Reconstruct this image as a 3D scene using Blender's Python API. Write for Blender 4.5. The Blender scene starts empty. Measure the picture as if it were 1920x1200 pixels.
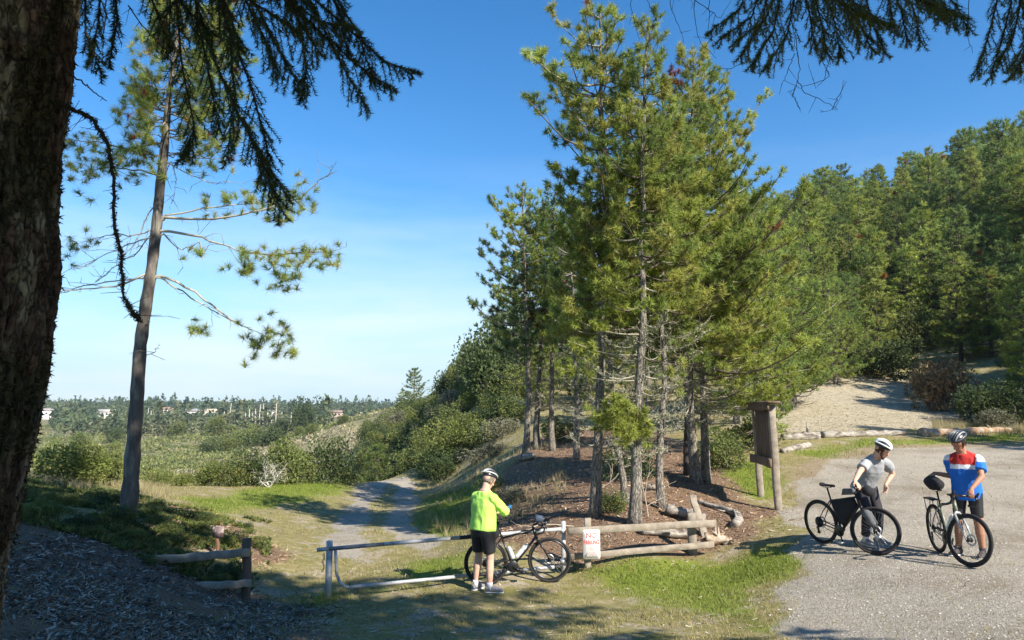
import bpy, math, random
import numpy as np
from mathutils import Vector, Matrix

# ------------------------------------------------------------------ camera, sky, sun, exposure
SC = bpy.context.scene
COL = SC.collection
FPX, HOR, CZ = 1371.0, 768.0, 3.0            # focal length and horizon row of the 1920x1200 photograph, eye height
PITCH = math.atan((HOR - 600) / FPX)
cam_d = bpy.data.cameras.new('camera')
cam = bpy.data.objects.new('camera', cam_d)
COL.objects.link(cam)
cam.location = (0, 0, CZ)
cam.rotation_euler = (math.pi / 2 + PITCH, 0, 0)
cam_d.sensor_fit = 'HORIZONTAL'
cam_d.sensor_width = 36.0
cam_d.lens = 36.0 * FPX / 1920.0
cam_d.clip_start = 0.05
cam_d.clip_end = 6000
SC.camera = cam

SUN_EL = math.radians(38)
SUN_H = np.array([0.68, -0.73]); SUN_H /= np.linalg.norm(SUN_H)
SUN_V = Vector((SUN_H[0] * math.cos(SUN_EL), SUN_H[1] * math.cos(SUN_EL), math.sin(SUN_EL)))
SUN_AZ = math.atan2(SUN_H[0], SUN_H[1])      # clockwise from +Y
W = bpy.data.worlds.new('World')
SC.world = W
W.use_nodes = True
nt = W.node_tree
nt.nodes.clear()
w_out = nt.nodes.new('ShaderNodeOutputWorld')
w_bg = nt.nodes.new('ShaderNodeBackground')
sky = nt.nodes.new('ShaderNodeTexSky')
sky.sky_type = 'NISHITA'
sky.sun_disc = False
sky.sun_elevation = SUN_EL
sky.sun_rotation = SUN_AZ
sky.altitude = 100
sky.air_density = 1.0
sky.dust_density = 0.1
sky.ozone_density = 3.0
w_bg.inputs['Strength'].default_value = 0.105
# thin high cloud low over the valley
tc = nt.nodes.new('ShaderNodeTexCoord')
mp = nt.nodes.new('ShaderNodeMapping')
mp.inputs['Scale'].default_value = (1.6, 1.6, 9.0)
mp.inputs['Rotation'].default_value = (0.0, 0.12, 0.0)
cn = nt.nodes.new('ShaderNodeTexNoise')
cn.inputs['Scale'].default_value = 1.32
cn.inputs['Detail'].default_value = 7
cn.inputs['Roughness'].default_value = 0.55
cr = nt.nodes.new('ShaderNodeMapRange')
cr.inputs['From Min'].default_value = 0.41
cr.inputs['From Max'].default_value = 0.72
sx = nt.nodes.new('ShaderNodeSeparateXYZ')
ce = nt.nodes.new('ShaderNodeMapRange')
ce.inputs['From Min'].default_value = 0.34
ce.inputs['From Max'].default_value = 0.02
cm = nt.nodes.new('ShaderNodeMath'); cm.operation = 'MULTIPLY'
cm2 = nt.nodes.new('ShaderNodeMath'); cm2.operation = 'MULTIPLY'; cm2.inputs[1].default_value = 1.0
mx = nt.nodes.new('ShaderNodeMix'); mx.data_type = 'RGBA'
mx.inputs['B'].default_value = (5.0, 5.4, 5.6, 1)
L = nt.links.new
hs = nt.nodes.new('ShaderNodeHueSaturation')
hs.inputs['Saturation'].default_value = 1.32
hs.inputs['Value'].default_value = 1.0
L(tc.outputs['Generated'], mp.inputs['Vector']); L(mp.outputs['Vector'], cn.inputs['Vector'])
L(cn.outputs['Fac'], cr.inputs['Value']); L(tc.outputs['Generated'], sx.inputs['Vector'])
L(sx.outputs['Z'], ce.inputs['Value']); L(cr.outputs['Result'], cm.inputs[0]); L(ce.outputs['Result'], cm.inputs[1])
veil = nt.nodes.new('ShaderNodeMapRange'); veil.interpolation_type = 'SMOOTHSTEP'
veil.inputs['From Min'].default_value = 0.30; veil.inputs['From Max'].default_value = -0.02; veil.inputs['To Max'].default_value = 0.9
L(sx.outputs['Z'], veil.inputs['Value'])
L(cm.outputs[0], cm2.inputs[0]); L(cm2.outputs[0], mx.inputs['Factor'])
mv = nt.nodes.new('ShaderNodeMix'); mv.data_type = 'RGBA'; mv.inputs['B'].default_value = (2.7, 3.9, 4.7, 1)
L(sky.outputs['Color'], hs.inputs['Color']); L(hs.outputs['Color'], mv.inputs['A']); L(veil.outputs['Result'], mv.inputs['Factor']); L(mv.outputs['Result'], mx.inputs['A'])
L(mx.outputs['Result'], w_bg.inputs['Color']); L(w_bg.outputs['Background'], w_out.inputs['Surface'])

sun_d = bpy.data.lights.new('sun', 'SUN')
sun_d.energy = 4.8
sun_d.angle = math.radians(0.53)
sun_d.color = (1.0, 0.93, 0.82)
sun_o = bpy.data.objects.new('sun', sun_d)
COL.objects.link(sun_o)
sun_o.rotation_euler = SUN_V.to_track_quat('Z', 'Y').to_euler()

SC.view_settings.view_transform = 'Standard'
SC.view_settings.look = 'None'
SC.view_settings.gamma = 1.0
SC.view_settings.exposure = 1.0
SC.render.engine = 'CYCLES'
SC.cycles.max_bounces = 6
SC.cycles.diffuse_bounces = 3
SC.cycles.transparent_max_bounces = 6
SC.cycles.volume_bounces = 0
SC.cycles.use_denoising = True

# ------------------------------------------------------------------ helpers
rng = np.random.default_rng(7)


def P(px, row, d):
    """the point of the place seen at a pixel of the photograph, d metres ahead"""
    u, v = (px - 960) / FPX, (600 - row) / FPX
    ry = math.cos(PITCH) - v * math.sin(PITCH)
    rz = math.sin(PITCH) + v * math.cos(PITCH)
    return np.array([u * d / ry, d, CZ + rz * d / ry])


def nrm(a):
    return a / np.maximum(np.linalg.norm(a, axis=-1, keepdims=True), 1e-9)


def smooth(a, b, x):
    t = np.clip((x - a) / (b - a), 0, 1)
    return t * t * (3 - 2 * t)


def _h(ix, iy, iz, s):
    n = (ix * 374761393 + iy * 668265263 + iz * 1274126177 + s * 974634533) & 0xffffffff
    n = ((n ^ (n >> 13)) * 1274126177) & 0xffffffff
    n = n ^ (n >> 16)
    return (n & 0xffff) / 65535.0


def vnoise(p, s=0):
    p = np.asarray(p, float)
    if p.shape[-1] == 2:
        p = np.concatenate([p, np.zeros(p.shape[:-1] + (1,))], -1)
    i = np.floor(p).astype(np.int64)
    f = p - i
    f = f * f * (3 - 2 * f)
    r = 0
    for dx in (0, 1):
        for dy in (0, 1):
            for dz in (0, 1):
                w = (f[..., 0] if dx else 1 - f[..., 0]) * (f[..., 1] if dy else 1 - f[..., 1]) * (f[..., 2] if dz else 1 - f[..., 2])
                r = r + w * _h(i[..., 0] + dx, i[..., 1] + dy, i[..., 2] + dz, s)
    return r


def fbm(p, o=4, s=0):
    p = np.asarray(p, float)
    r, a, t = 0, 1.0, 0
    for k in range(o):
        r = r + a * vnoise(p * 2 ** k, s + k * 17)
        t += a
        a *= 0.5
    return r / t


class MB:
    """collects vertices, triangles, quads and vertex colours for ONE mesh"""

    def __init__(s):
        s.v, s.t, s.q, s.c, s.n = [], [], [], [], 0

    def add(s, v, tri=None, quad=None, col=None):
        v = np.asarray(v, float).reshape(-1, 3)
        if tri is not None and len(tri):
            s.t.append(np.asarray(tri, np.int64).reshape(-1, 3) + s.n)
        if quad is not None and len(quad):
            s.q.append(np.asarray(quad, np.int64).reshape(-1, 4) + s.n)
        if col is None:
            col = np.ones((len(v), 3)) * 0.5
        col = np.asarray(col, float)
        if col.ndim == 1:
            col = np.tile(col, (len(v), 1))
        s.v.append(v); s.c.append(col)
        s.n += len(v)
        return s

    def arrays(s):
        return np.concatenate(s.v), np.concatenate(s.c)

    def mesh(s, name, mats, sm=False):
        me = bpy.data.meshes.new(name)
        v = np.concatenate(s.v) if s.v else np.zeros((0, 3))
        t = np.concatenate(s.t) if s.t else np.zeros((0, 3), np.int64)
        q = np.concatenate(s.q) if s.q else np.zeros((0, 4), np.int64)
        me.vertices.add(len(v)); me.vertices.foreach_set('co', v.astype(np.float32).ravel())
        me.loops.add(3 * len(t) + 4 * len(q))
        me.loops.foreach_set('vertex_index', np.concatenate([t.ravel(), q.ravel()]).astype(np.int32))
        me.polygons.add(len(t) + len(q))
        ls = np.concatenate([np.arange(len(t)) * 3, 3 * len(t) + np.arange(len(q)) * 4]).astype(np.int32)
        me.polygons.foreach_set('loop_start', ls)
        if sm:
            me.polygons.foreach_set('use_smooth', np.ones(len(ls), bool))
        me.update(calc_edges=True)
        a = me.attributes.new('Col', 'FLOAT_COLOR', 'POINT')
        c = np.concatenate(s.c) if s.c else np.zeros((0, 3))
        a.data.foreach_set('color', np.concatenate([c, np.ones((len(c), 1))], 1).astype(np.float32).ravel())
        for m in (mats if isinstance(mats, (list, tuple)) else [mats]):
            me.materials.append(m)
        return me

    def build(s, name, mat, parent=None, sm=False):
        o = bpy.data.objects.new(name, s.mesh(name, mat, sm))
        COL.objects.link(o)
        if parent is not None:
            o.parent = parent
        return o


def tag(o, label=None, cat=None, group=None, kind=None):
    if label: o['label'] = label
    if cat: o['category'] = cat
    if group: o['group'] = group
    if kind: o['kind'] = kind
    return o


def empty(name, loc=(0, 0, 0), rz=0.0):
    o = bpy.data.objects.new(name, None)
    COL.objects.link(o)
    o.location = tuple(loc); o.rotation_euler = (0, 0, rz)
    o.empty_display_size = 0.1
    return o


def copy_tree(o, parent=None):
    c = o.copy(); COL.objects.link(c); c.parent = parent
    for ch in list(o.children):
        if ch.name in COL.objects:
            copy_tree(ch, c)
    return c


def tube(mb, pts, rad, k=8, col=None, caps=True, rough=0.0, seed=0):
    pts = np.asarray(pts, float); n = len(pts)
    rad = np.broadcast_to(np.asarray(rad, float), (n,))
    tg = np.gradient(pts, axis=0); tg = nrm(tg)
    ref = np.array([0, 0, 1.0]) if abs(tg[0][2]) < 0.9 else np.array([1.0, 0, 0])
    u = np.cross(ref, tg[0]); u /= np.linalg.norm(u)
    us = np.zeros((n, 3))
    for i in range(n):
        u = u - tg[i] * np.dot(u, tg[i]); u = u / max(np.linalg.norm(u), 1e-9)
        us[i] = u
    vs = np.cross(tg, us)
    a = np.arange(k) * 2 * math.pi / k
    r = rad[:, None] * np.ones((1, k))
    if rough:
        r = r * (1 + rough * (vnoise(np.stack([np.repeat(np.arange(n)[:, None], k, 1) * 0.7, np.repeat(np.arange(k)[None], n, 0) * 0.9], -1) + seed, seed) - 0.5) * 2)
    v = pts[:, None] + r[..., None] * (np.cos(a)[None, :, None] * us[:, None] + np.sin(a)[None, :, None] * vs[:, None])
    i = np.arange(n - 1)[:, None] * k; j = np.arange(k)[None]
    j2 = (j + 1) % k
    q = np.stack([i + j, i + j2, i + k + j2, i + k + j], -1).reshape(-1, 4)
    v = v.reshape(-1, 3)
    tri = []
    if caps:
        c0, c1 = len(v), len(v) + 1
        v = np.concatenate([v, pts[:1], pts[-1:]])
        for jj in range(k):
            tri.append((c0, (jj + 1) % k, jj)); tri.append((c1, (n - 1) * k + jj, (n - 1) * k + (jj + 1) % k))
    mb.add(v, tri, q, col)
    return mb


def sticks(mb, A, B, r0, r1, k=3, col=None):
    """many straight tapered twigs at once"""
    A = np.asarray(A, float).reshape(-1, 3); B = np.asarray(B, float).reshape(-1, 3); m = len(A)
    if m == 0: return mb
    d = nrm(B - A)
    ref = np.where(np.abs(d[:, 2:3]) < 0.9, np.array([[0, 0, 1.0]]), np.array([[1.0, 0, 0]]))
    u = nrm(np.cross(ref, d)); w = np.cross(d, u)
    a = np.arange(k) * 2 * math.pi / k
    ring = np.cos(a)[None, :, None] * u[:, None] + np.sin(a)[None, :, None] * w[:, None]
    r0 = np.broadcast_to(np.asarray(r0, float), (m,)); r1 = np.broadcast_to(np.asarray(r1, float), (m,))
    v = np.stack([A[:, None] + ring * r0[:, None, None], B[:, None] + ring * r1[:, None, None]], 1).reshape(-1, 3)
    b = (np.arange(m) * 2 * k)[:, None]; j = np.arange(k)[None]; j2 = (j + 1) % k
    q = np.stack([b + j, b + j2, b + k + j2, b + k + j], -1).reshape(-1, 4)
    if col is not None:
        col = np.asarray(col, float)
        if col.ndim == 2: col = np.repeat(col, 2 * k, 0)
    mb.add(v, None, q, col)
    return mb


def needles(mb, C, A, n, ln, w, spread, col, r, back=0.0, jit=0.25):
    """tufts: n blades round every centre C, fanning out about the axis A"""
    C = np.asarray(C, float).reshape(-1, 3); A = nrm(np.asarray(A, float).reshape(-1, 3)); m = len(C)
    if m == 0: return mb
    a = np.repeat(A, n, 0); c = np.repeat(C, n, 0)
    rd = nrm(r.normal(size=(m * n, 3)))
    d = nrm(a + rd * spread)
    b = c - a * (r.random((m * n, 1)) * back)
    L_ = ln * (0.7 + 0.45 * r.random((m * n, 1)))
    sd = nrm(np.cross(d, r.normal(size=(m * n, 3)))) * w * 0.5
    tip = b + d * L_
    v = np.stack([b - sd, b + sd, tip], 1).reshape(-1, 3)
    cc = np.asarray(col, float)
    if cc.ndim == 1: cc = np.tile(cc, (m, 1))
    cc = np.repeat(cc, n, 0) * (1 + jit * (r.random((m * n, 1)) - 0.5) * 2)
    mb.add(v, np.arange(m * n * 3).reshape(-1, 3), None, np.repeat(cc, 3, 0))
    return mb


def box(mb, c, s, rot=None, col=None):
    v = np.array([(x, y, z) for x in (-.5, .5) for y in (-.5, .5) for z in (-.5, .5)]) * np.asarray(s, float)
    if rot is not None: v = v @ np.asarray(rot).T
    q = [(0, 1, 3, 2), (4, 6, 7, 5), (0, 4, 5, 1), (2, 3, 7, 6), (0, 2, 6, 4), (1, 5, 7, 3)]
    mb.add(v + np.asarray(c, float), None, q, col)
    return mb


def timber(mb, p0, p1, w, h, side=None, seg=7, wob=0.006, seed=0, col=None, cham=0.12):
    """weathered square timber from p0 to p1: chamfered section that wanders a little"""
    p0 = np.asarray(p0, float); p1 = np.asarray(p1, float)
    d = nrm(p1 - p0)
    if side is None:
        side = np.cross(d, [0, 0, 1.0]) if abs(d[2]) < 0.9 else np.array([1.0, 0, 0])
    side = nrm(np.asarray(side, float) - d * np.dot(side, d)); up = np.cross(side, d)
    r = np.random.default_rng(seed + 5)
    c = cham * min(w, h)
    sec = np.array([(-w / 2 + c, -h / 2), (w / 2 - c, -h / 2), (w / 2, -h / 2 + c), (w / 2, h / 2 - c), (w / 2 - c, h / 2), (-w / 2 + c, h / 2), (-w / 2, h / 2 - c), (-w / 2, -h / 2 + c)])
    t = np.linspace(0, 1, seg)
    V = []
    for tt in t:
        o = r.normal(size=2) * wob
        ss = sec * (1 + r.normal() * wob * 2) + o
        V.append(p0 + (p1 - p0) * tt + ss[:, :1] * side + ss[:, 1:] * up + r.normal(size=(8, 3)) * wob * 0.25)
    v = np.concatenate(V + [p0[None], p1[None]])
    k = 8; n = seg
    i = np.arange(n - 1)[:, None] * k; j = np.arange(k)[None]; j2 = (j + 1) % k
    q = np.stack([i + j, i + j2, i + k + j2, i + k + j], -1).reshape(-1, 4)
    tri = []
    for jj in range(k):
        tri += [(n * k, (jj + 1) % k, jj), (n * k + 1, (n - 1) * k + jj, (n - 1) * k + (jj + 1) % k)]
    mb.add(v, tri, q, col)
    return mb


def revolve(mb, prof, k=24, axis='y', origin=(0, 0, 0), col=None, M=None, closed=False):
    """prof: (radius, height) pairs turned round an axis; closed joins last to first (a ring)"""
    prof = np.asarray(prof, float); n = len(prof)
    a = np.arange(k) * 2 * math.pi / k
    x = prof[:, :1] * np.cos(a); z = prof[:, :1] * np.sin(a); y = np.repeat(prof[:, 1:], k, 1)
    v = np.stack([x, y, z], -1).reshape(-1, 3)
    if axis == 'z': v = v[:, [0, 2, 1]] * np.array([1, -1, 1])
    if axis == 'x': v = v[:, [1, 0, 2]]
    if M is not None: v = v @ np.asarray(M).T
    v = v + np.asarray(origin, float)
    m = n if closed else n - 1
    i = np.arange(m)[:, None]; i2 = (i + 1) % n; j = np.arange(k)[None]; j2 = (j + 1) % k
    q = np.stack([i * k + j, i * k + j2, i2 * k + j2, i2 * k + j], -1).reshape(-1, 4)
    mb.add(v, None, q, col)
    return mb


# ------------------------------------------------------------------ materials
MATS = {}


def material(name, col=(0.5, 0.5, 0.5), rough=0.8, attr=False, var=0.15, scale=6.0, bump=0.0, bscale=40.0, stretch=(1, 1, 1), metal=0.0, trans=0.0, spec=0.3, rnd=0.0, wave=None, second=None, sfac=(0.5, 0.65), sscale=3.0, crack=None):
    m = bpy.data.materials.new(name)
    m.use_nodes = True
    n = m.node_tree; N = n.nodes; K = n.links.new
    b = N['Principled BSDF']; out = N['Material Output']
    b.inputs['Roughness'].default_value = rough
    b.inputs['Metallic'].default_value = metal
    b.inputs['Specular IOR Level'].default_value = spec
    co = N.new('ShaderNodeTexCoord'); mpg = N.new('ShaderNodeMapping')
    mpg.inputs['Scale'].default_value = stretch
    K(co.outputs['Object'], mpg.inputs['Vector'])
    if attr:
        at = N.new('ShaderNodeAttribute'); at.attribute_name = 'Col'
        src = at.outputs['Color']
    else:
        rgb = N.new('ShaderNodeRGB'); rgb.outputs[0].default_value = (*col, 1)
        src = rgb.outputs[0]
    if second is not None:
        n2 = N.new('ShaderNodeTexNoise'); n2.inputs['Scale'].default_value = sscale; n2.inputs['Detail'].default_value = 6; n2.inputs['Roughness'].default_value = 0.65
        K(mpg.outputs['Vector'], n2.inputs['Vector'])
        r2 = N.new('ShaderNodeMapRange'); r2.inputs['From Min'].default_value = sfac[0]; r2.inputs['From Max'].default_value = sfac[1]
        K(n2.outputs['Fac'], r2.inputs['Value'])
        m2 = N.new('ShaderNodeMix'); m2.data_type = 'RGBA'; m2.inputs['B'].default_value = (*second, 1)
        K(r2.outputs['Result'], m2.inputs['Factor']); K(src, m2.inputs['A']); src = m2.outputs['Result']
    nz = N.new('ShaderNodeTexNoise'); nz.inputs['Scale'].default_value = scale; nz.inputs['Detail'].default_value = 5
    K(mpg.outputs['Vector'], nz.inputs['Vector'])
    mr = N.new('ShaderNodeMapRange'); mr.inputs['From Min'].default_value = 0.25; mr.inputs['From Max'].default_value = 0.75
    mr.inputs['To Min'].default_value = 1 - var; mr.inputs['To Max'].default_value = 1 + var
    K(nz.outputs['Fac'], mr.inputs['Value'])
    val = mr.outputs['Result']
    if rnd:
        oi = N.new('ShaderNodeObjectInfo')
        mr2 = N.new('ShaderNodeMapRange'); mr2.inputs['To Min'].default_value = 1 - rnd; mr2.inputs['To Max'].default_value = 1 + rnd
        K(oi.outputs['Random'], mr2.inputs['Value'])
        mu = N.new('ShaderNodeMath'); mu.operation = 'MULTIPLY'
        K(val, mu.inputs[0]); K(mr2.outputs['Result'], mu.inputs[1]); val = mu.outputs[0]
    if crack:
        vo = N.new('ShaderNodeTexVoronoi'); vo.feature = 'DISTANCE_TO_EDGE'; vo.inputs['Scale'].default_value = crack[0]
        wn = N.new('ShaderNodeTexNoise'); wn.inputs['Scale'].default_value = crack[0] * 0.6; wn.inputs['Detail'].default_value = 4
        K(mpg.outputs['Vector'], wn.inputs['Vector'])
        wa = N.new('ShaderNodeMix'); wa.data_type = 'RGBA'; wa.inputs['Factor'].default_value = 0.12
        K(mpg.outputs['Vector'], wa.inputs['A']); K(wn.outputs['Color'], wa.inputs['B']); K(wa.outputs['Result'], vo.inputs['Vector'])
        ck = N.new('ShaderNodeMapRange'); ck.inputs['From Max'].default_value = 0.16; ck.inputs['To Min'].default_value = crack[1]
        K(vo.outputs['Distance'], ck.inputs['Value'])
        mc = N.new('ShaderNodeMath'); mc.operation = 'MULTIPLY'; K(val, mc.inputs[0]); K(ck.outputs['Result'], mc.inputs[1]); val = mc.outputs[0]
    vm = N.new('ShaderNodeVectorMath'); vm.operation = 'SCALE'
    K(src, vm.inputs[0]); K(val, vm.inputs['Scale'])
    K(vm.outputs['Vector'], b.inputs['Base Color'])
    if bump:
        nb = N.new('ShaderNodeTexNoise'); nb.inputs['Scale'].default_value = bscale; nb.inputs['Detail'].default_value = 6; nb.inputs['Roughness'].default_value = 0.65
        K(mpg.outputs['Vector'], nb.inputs['Vector'])
        bp = N.new('ShaderNodeBump'); bp.inputs['Strength'].default_value = bump; bp.inputs['Distance'].default_value = 0.02
        hsrc = nb.outputs['Fac']
        if crack:
            ha = N.new('ShaderNodeMath'); ha.operation = 'ADD'; K(hsrc, ha.inputs[0]); K(ck.outputs['Result'], ha.inputs[1]); hsrc = ha.outputs[0]
        K(hsrc, bp.inputs['Height']); K(bp.outputs['Normal'], b.inputs['Normal'])
    if trans:
        tl = N.new('ShaderNodeBsdfTranslucent'); K(vm.outputs['Vector'], tl.inputs['Color'])
        ms = N.new('ShaderNodeMixShader'); ms.inputs['Fac'].default_value = trans
        K(b.outputs['BSDF'], ms.inputs[1]); K(tl.outputs['BSDF'], ms.inputs[2]); K(ms.outputs['Shader'], out.inputs['Surface'])
    MATS[name] = m
    return m


M_NEEDLE = material('pine_needles', attr=True, rough=0.6, var=0.12, scale=1.2, trans=0.4, rnd=0.06)
M_NEEDLE2 = material('forest_needles', attr=True, rough=0.6, var=0.15, scale=0.8, trans=0.4, rnd=0.24)
M_FIR = material('fir_needles', attr=True, rough=0.55, var=0.12, scale=3, trans=0.45)
M_LEAF = material('shrub_leaves', attr=True, rough=0.65, var=0.15, scale=1.0, trans=0.25, rnd=0.16)
M_BARK = material('pine_bark', (0.30, 0.27, 0.225), rough=0.9, var=0.4, scale=14, bump=1.0, bscale=22, stretch=(1.6, 1.6, 0.4), second=(0.10, 0.078, 0.06), sfac=(0.54, 0.7), sscale=15, crack=(17, 0.35))
M_BARKD = material('dark_bark', (0.085, 0.062, 0.05), rough=0.95, var=0.4, scale=8, bump=0.8, bscale=16, stretch=(1.6, 1.6, 0.3))
M_FIRBARK = material('fir_bark', attr=True, rough=0.95, var=0.5, scale=45, bump=1.0, bscale=90, stretch=(1, 1, 0.45), crack=(26, 0.3))
M_TWIG = material('pine_twigs', attr=True, rough=0.9, var=0.2, scale=9)
M_LICHEN = material('lichen', attr=True, rough=0.95, var=0.2, scale=5, trans=0.15)
M_GRASS = material('grass', attr=True, rough=0.7, var=0.1, scale=1, trans=0.3)
M_CHIP = material('wood_chips', attr=True, rough=0.85, var=0.15, scale=30)
M_STONE = material('gravel_stones', attr=True, rough=0.9, var=0.15, scale=40)
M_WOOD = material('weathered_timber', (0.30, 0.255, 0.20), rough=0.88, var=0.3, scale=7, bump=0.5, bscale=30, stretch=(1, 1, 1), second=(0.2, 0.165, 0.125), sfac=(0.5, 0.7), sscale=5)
M_WOODD = material('dark_timber', (0.15, 0.105, 0.075), rough=0.85, var=0.3, scale=8, bump=0.4, bscale=30, stretch=(1, 1, 0.25))  # darker and browner than the weathered timber
M_LOG = material('dead_wood', (0.34, 0.305, 0.26), rough=0.9, var=0.45, scale=12, bump=1.0, bscale=20, stretch=(0.5, 1, 1.6), second=(0.09, 0.07, 0.055), sfac=(0.46, 0.62), sscale=5)
M_LOGR = material('rotting_wood', (0.36, 0.22, 0.13), rough=0.9, var=0.35, scale=9, bump=0.8, bscale=24, second=(0.45, 0.40, 0.32), sfac=(0.45, 0.6), sscale=5)
M_GALV = material('galvanised_steel', (0.46, 0.47, 0.48), rough=0.55, var=0.2, scale=10, metal=0.2, spec=0.4, second=(0.24, 0.21, 0.18), sfac=(0.52, 0.72), sscale=7)
M_BLACKP = material('black_paint', (0.03, 0.03, 0.032), rough=0.5, var=0.2, scale=10)
M_RUST = material('rusty_steel', (0.20, 0.11, 0.075), rough=0.9, var=0.3, scale=20)
M_TYRE = material('tyre_rubber', (0.03, 0.028, 0.027), rough=0.85, var=0.2, scale=30)
M_BIKE = material('bike_paint', (0.012, 0.012, 0.014), rough=0.3, var=0.1, scale=20, spec=0.5)
M_BIKEG = material('bike_paint_silver', (0.45, 0.46, 0.44), rough=0.3, var=0.1, scale=20, spec=0.5, metal=0.3)
M_BIKEO = material('bike_paint_olive', (0.20, 0.21, 0.15), rough=0.35, var=0.1, scale=20, spec=0.5)
M_STEEL = material('bright_steel', (0.5, 0.5, 0.5), rough=0.35, metal=0.9, var=0.1)
M_BAG = material('bag_fabric', (0.022, 0.022, 0.025), rough=0.9, var=0.25, scale=15, bump=0.4, bscale=25)
M_BAGG = material('grey_bag_fabric', (0.11, 0.115, 0.12), rough=0.8, var=0.2, scale=15, bump=0.3, bscale=25)
M_CLEAR = material('bottle_plastic', (0.7, 0.72, 0.74), rough=0.3, var=0.08, scale=20, trans=0.3)
M_SKIN = material('skin', (0.62, 0.37, 0.27), rough=0.55, var=0.08, scale=20)
M_SKINT = material('tanned_skin', (0.40, 0.20, 0.125), rough=0.55, var=0.08, scale=20)
M_CLOTH = material('cloth', attr=True, rough=0.85, var=0.07, scale=18, bump=0.25, bscale=30)
M_LYCRA = material('black_lycra', (0.02, 0.02, 0.023), rough=0.55, var=0.2, scale=12, spec=0.4)
M_TROUS = material('charcoal_trousers', (0.035, 0.033, 0.042), rough=0.85, var=0.2, scale=12)
M_HAIR = material('hair', attr=True, rough=0.8, var=0.2, scale=60)
M_HELM = material('helmet_shell', attr=True, rough=0.3, var=0.05, scale=20, spec=0.5)
M_SIGNW = material('sign_white', (0.78, 0.78, 0.76), rough=0.5, var=0.04, scale=12)
M_SIGNR = material('sign_red', (0.48, 0.07, 0.06), rough=0.6, var=0.25, scale=60)
M_SIGNF = material('sign_faded', (0.56, 0.42, 0.41), rough=0.6, var=0.2, scale=60)
M_HOUSE = material('house_walls', attr=True, rough=0.85, var=0.08, scale=0.5)
M_GLASS = material('window_glass', (0.06, 0.07, 0.08), rough=0.15, var=0.1, scale=1, spec=0.6)

# ------------------------------------------------------------------ terrain
SCL = 8.0


def cmp_(x, y):
    return np.stack([np.arcsinh(np.asarray(x, float) / SCL), np.arcsinh(np.asarray(y, float) / SCL)], -1)


CTRL = [P(*a) for a in [
    # gate, fence, people, bicycles
    (615, 1122, 11.7), (905, 1107, 11.7), (1057, 1076, 12.6), (1105, 1065, 12.7), (1300, 1038, 13.3), (463, 1126, 11.4),
    (1543, 1022, 12.2), (1639, 1041, 11.3), (1761, 1037, 11.2), (1816, 1065, 10.2), (1023, 1089, 12.2), (912, 1096, 12.0),
    # grove mound
    (1188, 980, 14.2), (1115, 967, 15.0), (1240, 950, 15.3), (1313, 907, 18.0), (1462, 958, 15.5), (1428, 933, 17.2),
    (985, 852, 26), (1040, 842, 27), (1100, 890, 20), (1000, 965, 16.5), (960, 1015, 14), (1390, 985, 14.3),
    # trail and verges
    (870, 1000, 17), (700, 1000, 17.8), (560, 1000, 17.8), (740, 894, 42), (700, 930, 29.5), (860, 905, 30), (820, 900, 38), (560, 905, 32), (430, 930, 25), (360, 912, 29),
    # left mound
    (240, 968, 13.0), (60, 930, 14), (120, 910, 18), (300, 1060, 11), (330, 960, 17), (50, 1190, 6.5), (300, 1195, 7.6), (600, 1195, 8.9), (410, 1035, 13),
    # lot
    (1490, 826, 25), (1720, 814, 26.5), (1890, 808, 27), (1600, 900, 18), (1850, 900, 18), (1450, 1195, 8.5), (1150, 1195, 8.8), (1900, 1190, 7.4), (860, 1195, 9.0),
    # tan slope, forest hill
    (1600, 800, 28), (1600, 706, 42), (1750, 715, 40), (1850, 765, 33), (1480, 745, 36), (1450, 815, 26), (2000, 785, 29),
    (1300, 760, 36), (1180, 740, 44), (1500, 620, 60), (1700, 590, 62), (1900, 560, 52), (1700, 430, 115), (1550, 450, 110), (1400, 500, 100), (1900, 400, 80),
    # spur running down to the valley
    (1200, 610, 80), (1000, 690, 66), (920, 715, 62), (850, 742, 78), (760, 778, 112), (900, 780, 46), (850, 815, 50), (800, 845, 58), (940, 820, 36),
    # valley, knoll, far ridge
    (300, 868, 130), (100, 868, 50), (200, 872, 56), (600, 866, 130), (690, 800, 190), (725, 777, 215), (760, 782, 190), (600, 815, 185), (560, 835, 175), (430, 850, 185), (300, 838, 250), (480, 812, 330), (300, 803, 430),
    (640, 800, 420), (300, 780, 650), (620, 780, 650), (60, 780, 650), (300, 767, 1050), (640, 766, 1050), (60, 768, 1050), (900, 766, 900),
]]
CTRL += [np.array(a, float) for a in [
    (-9.6, 62, -4.8), (-25, 70, -5.0), (-60, 100, -6.3), (0, 0, 1.4), (0, -12, 1.5), (5, 5, 1.05), (6, 0, 1.4), (12, 4, 1.1), (16, 10, 1.2), (24, 14, 2.6), (30, 24, 5),
    (-4, 3, 1.5), (-10, 4, 1.9), (-15, 12, 1.9), (-22, 22, 0.8), (-32, 35, -0.2), (-20, -10, 2.0), (20, -15, 1.6), (40, 0, 4), (60, 40, 18), (120, 60, 36), (200, 250, 40),
    (400, 700, 55), (900, 900, 70), (-500, 300, -6), (-900, 900, 8), (1500, 300, 70), (-1200, 0, 4), (0, 1700, 12), (-1500, 1500, 14), (1500, 1500, 60), (300, -60, 30), (-200, -60, 0)]]
CTRL = np.array(CTRL)


def tps_fit(X, z, lam):
    r = np.linalg.norm(X[:, None] - X[None], axis=-1)
    Kk = np.where(r > 0, r * r * np.log(np.maximum(r, 1e-12)), 0) + lam * np.eye(len(X))
    Pm = np.concatenate([np.ones((len(X), 1)), X], 1)
    A = np.block([[Kk, Pm], [Pm.T, np.zeros((3, 3))]])
    return np.linalg.solve(A, np.concatenate([z, np.zeros(3)]))


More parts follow.
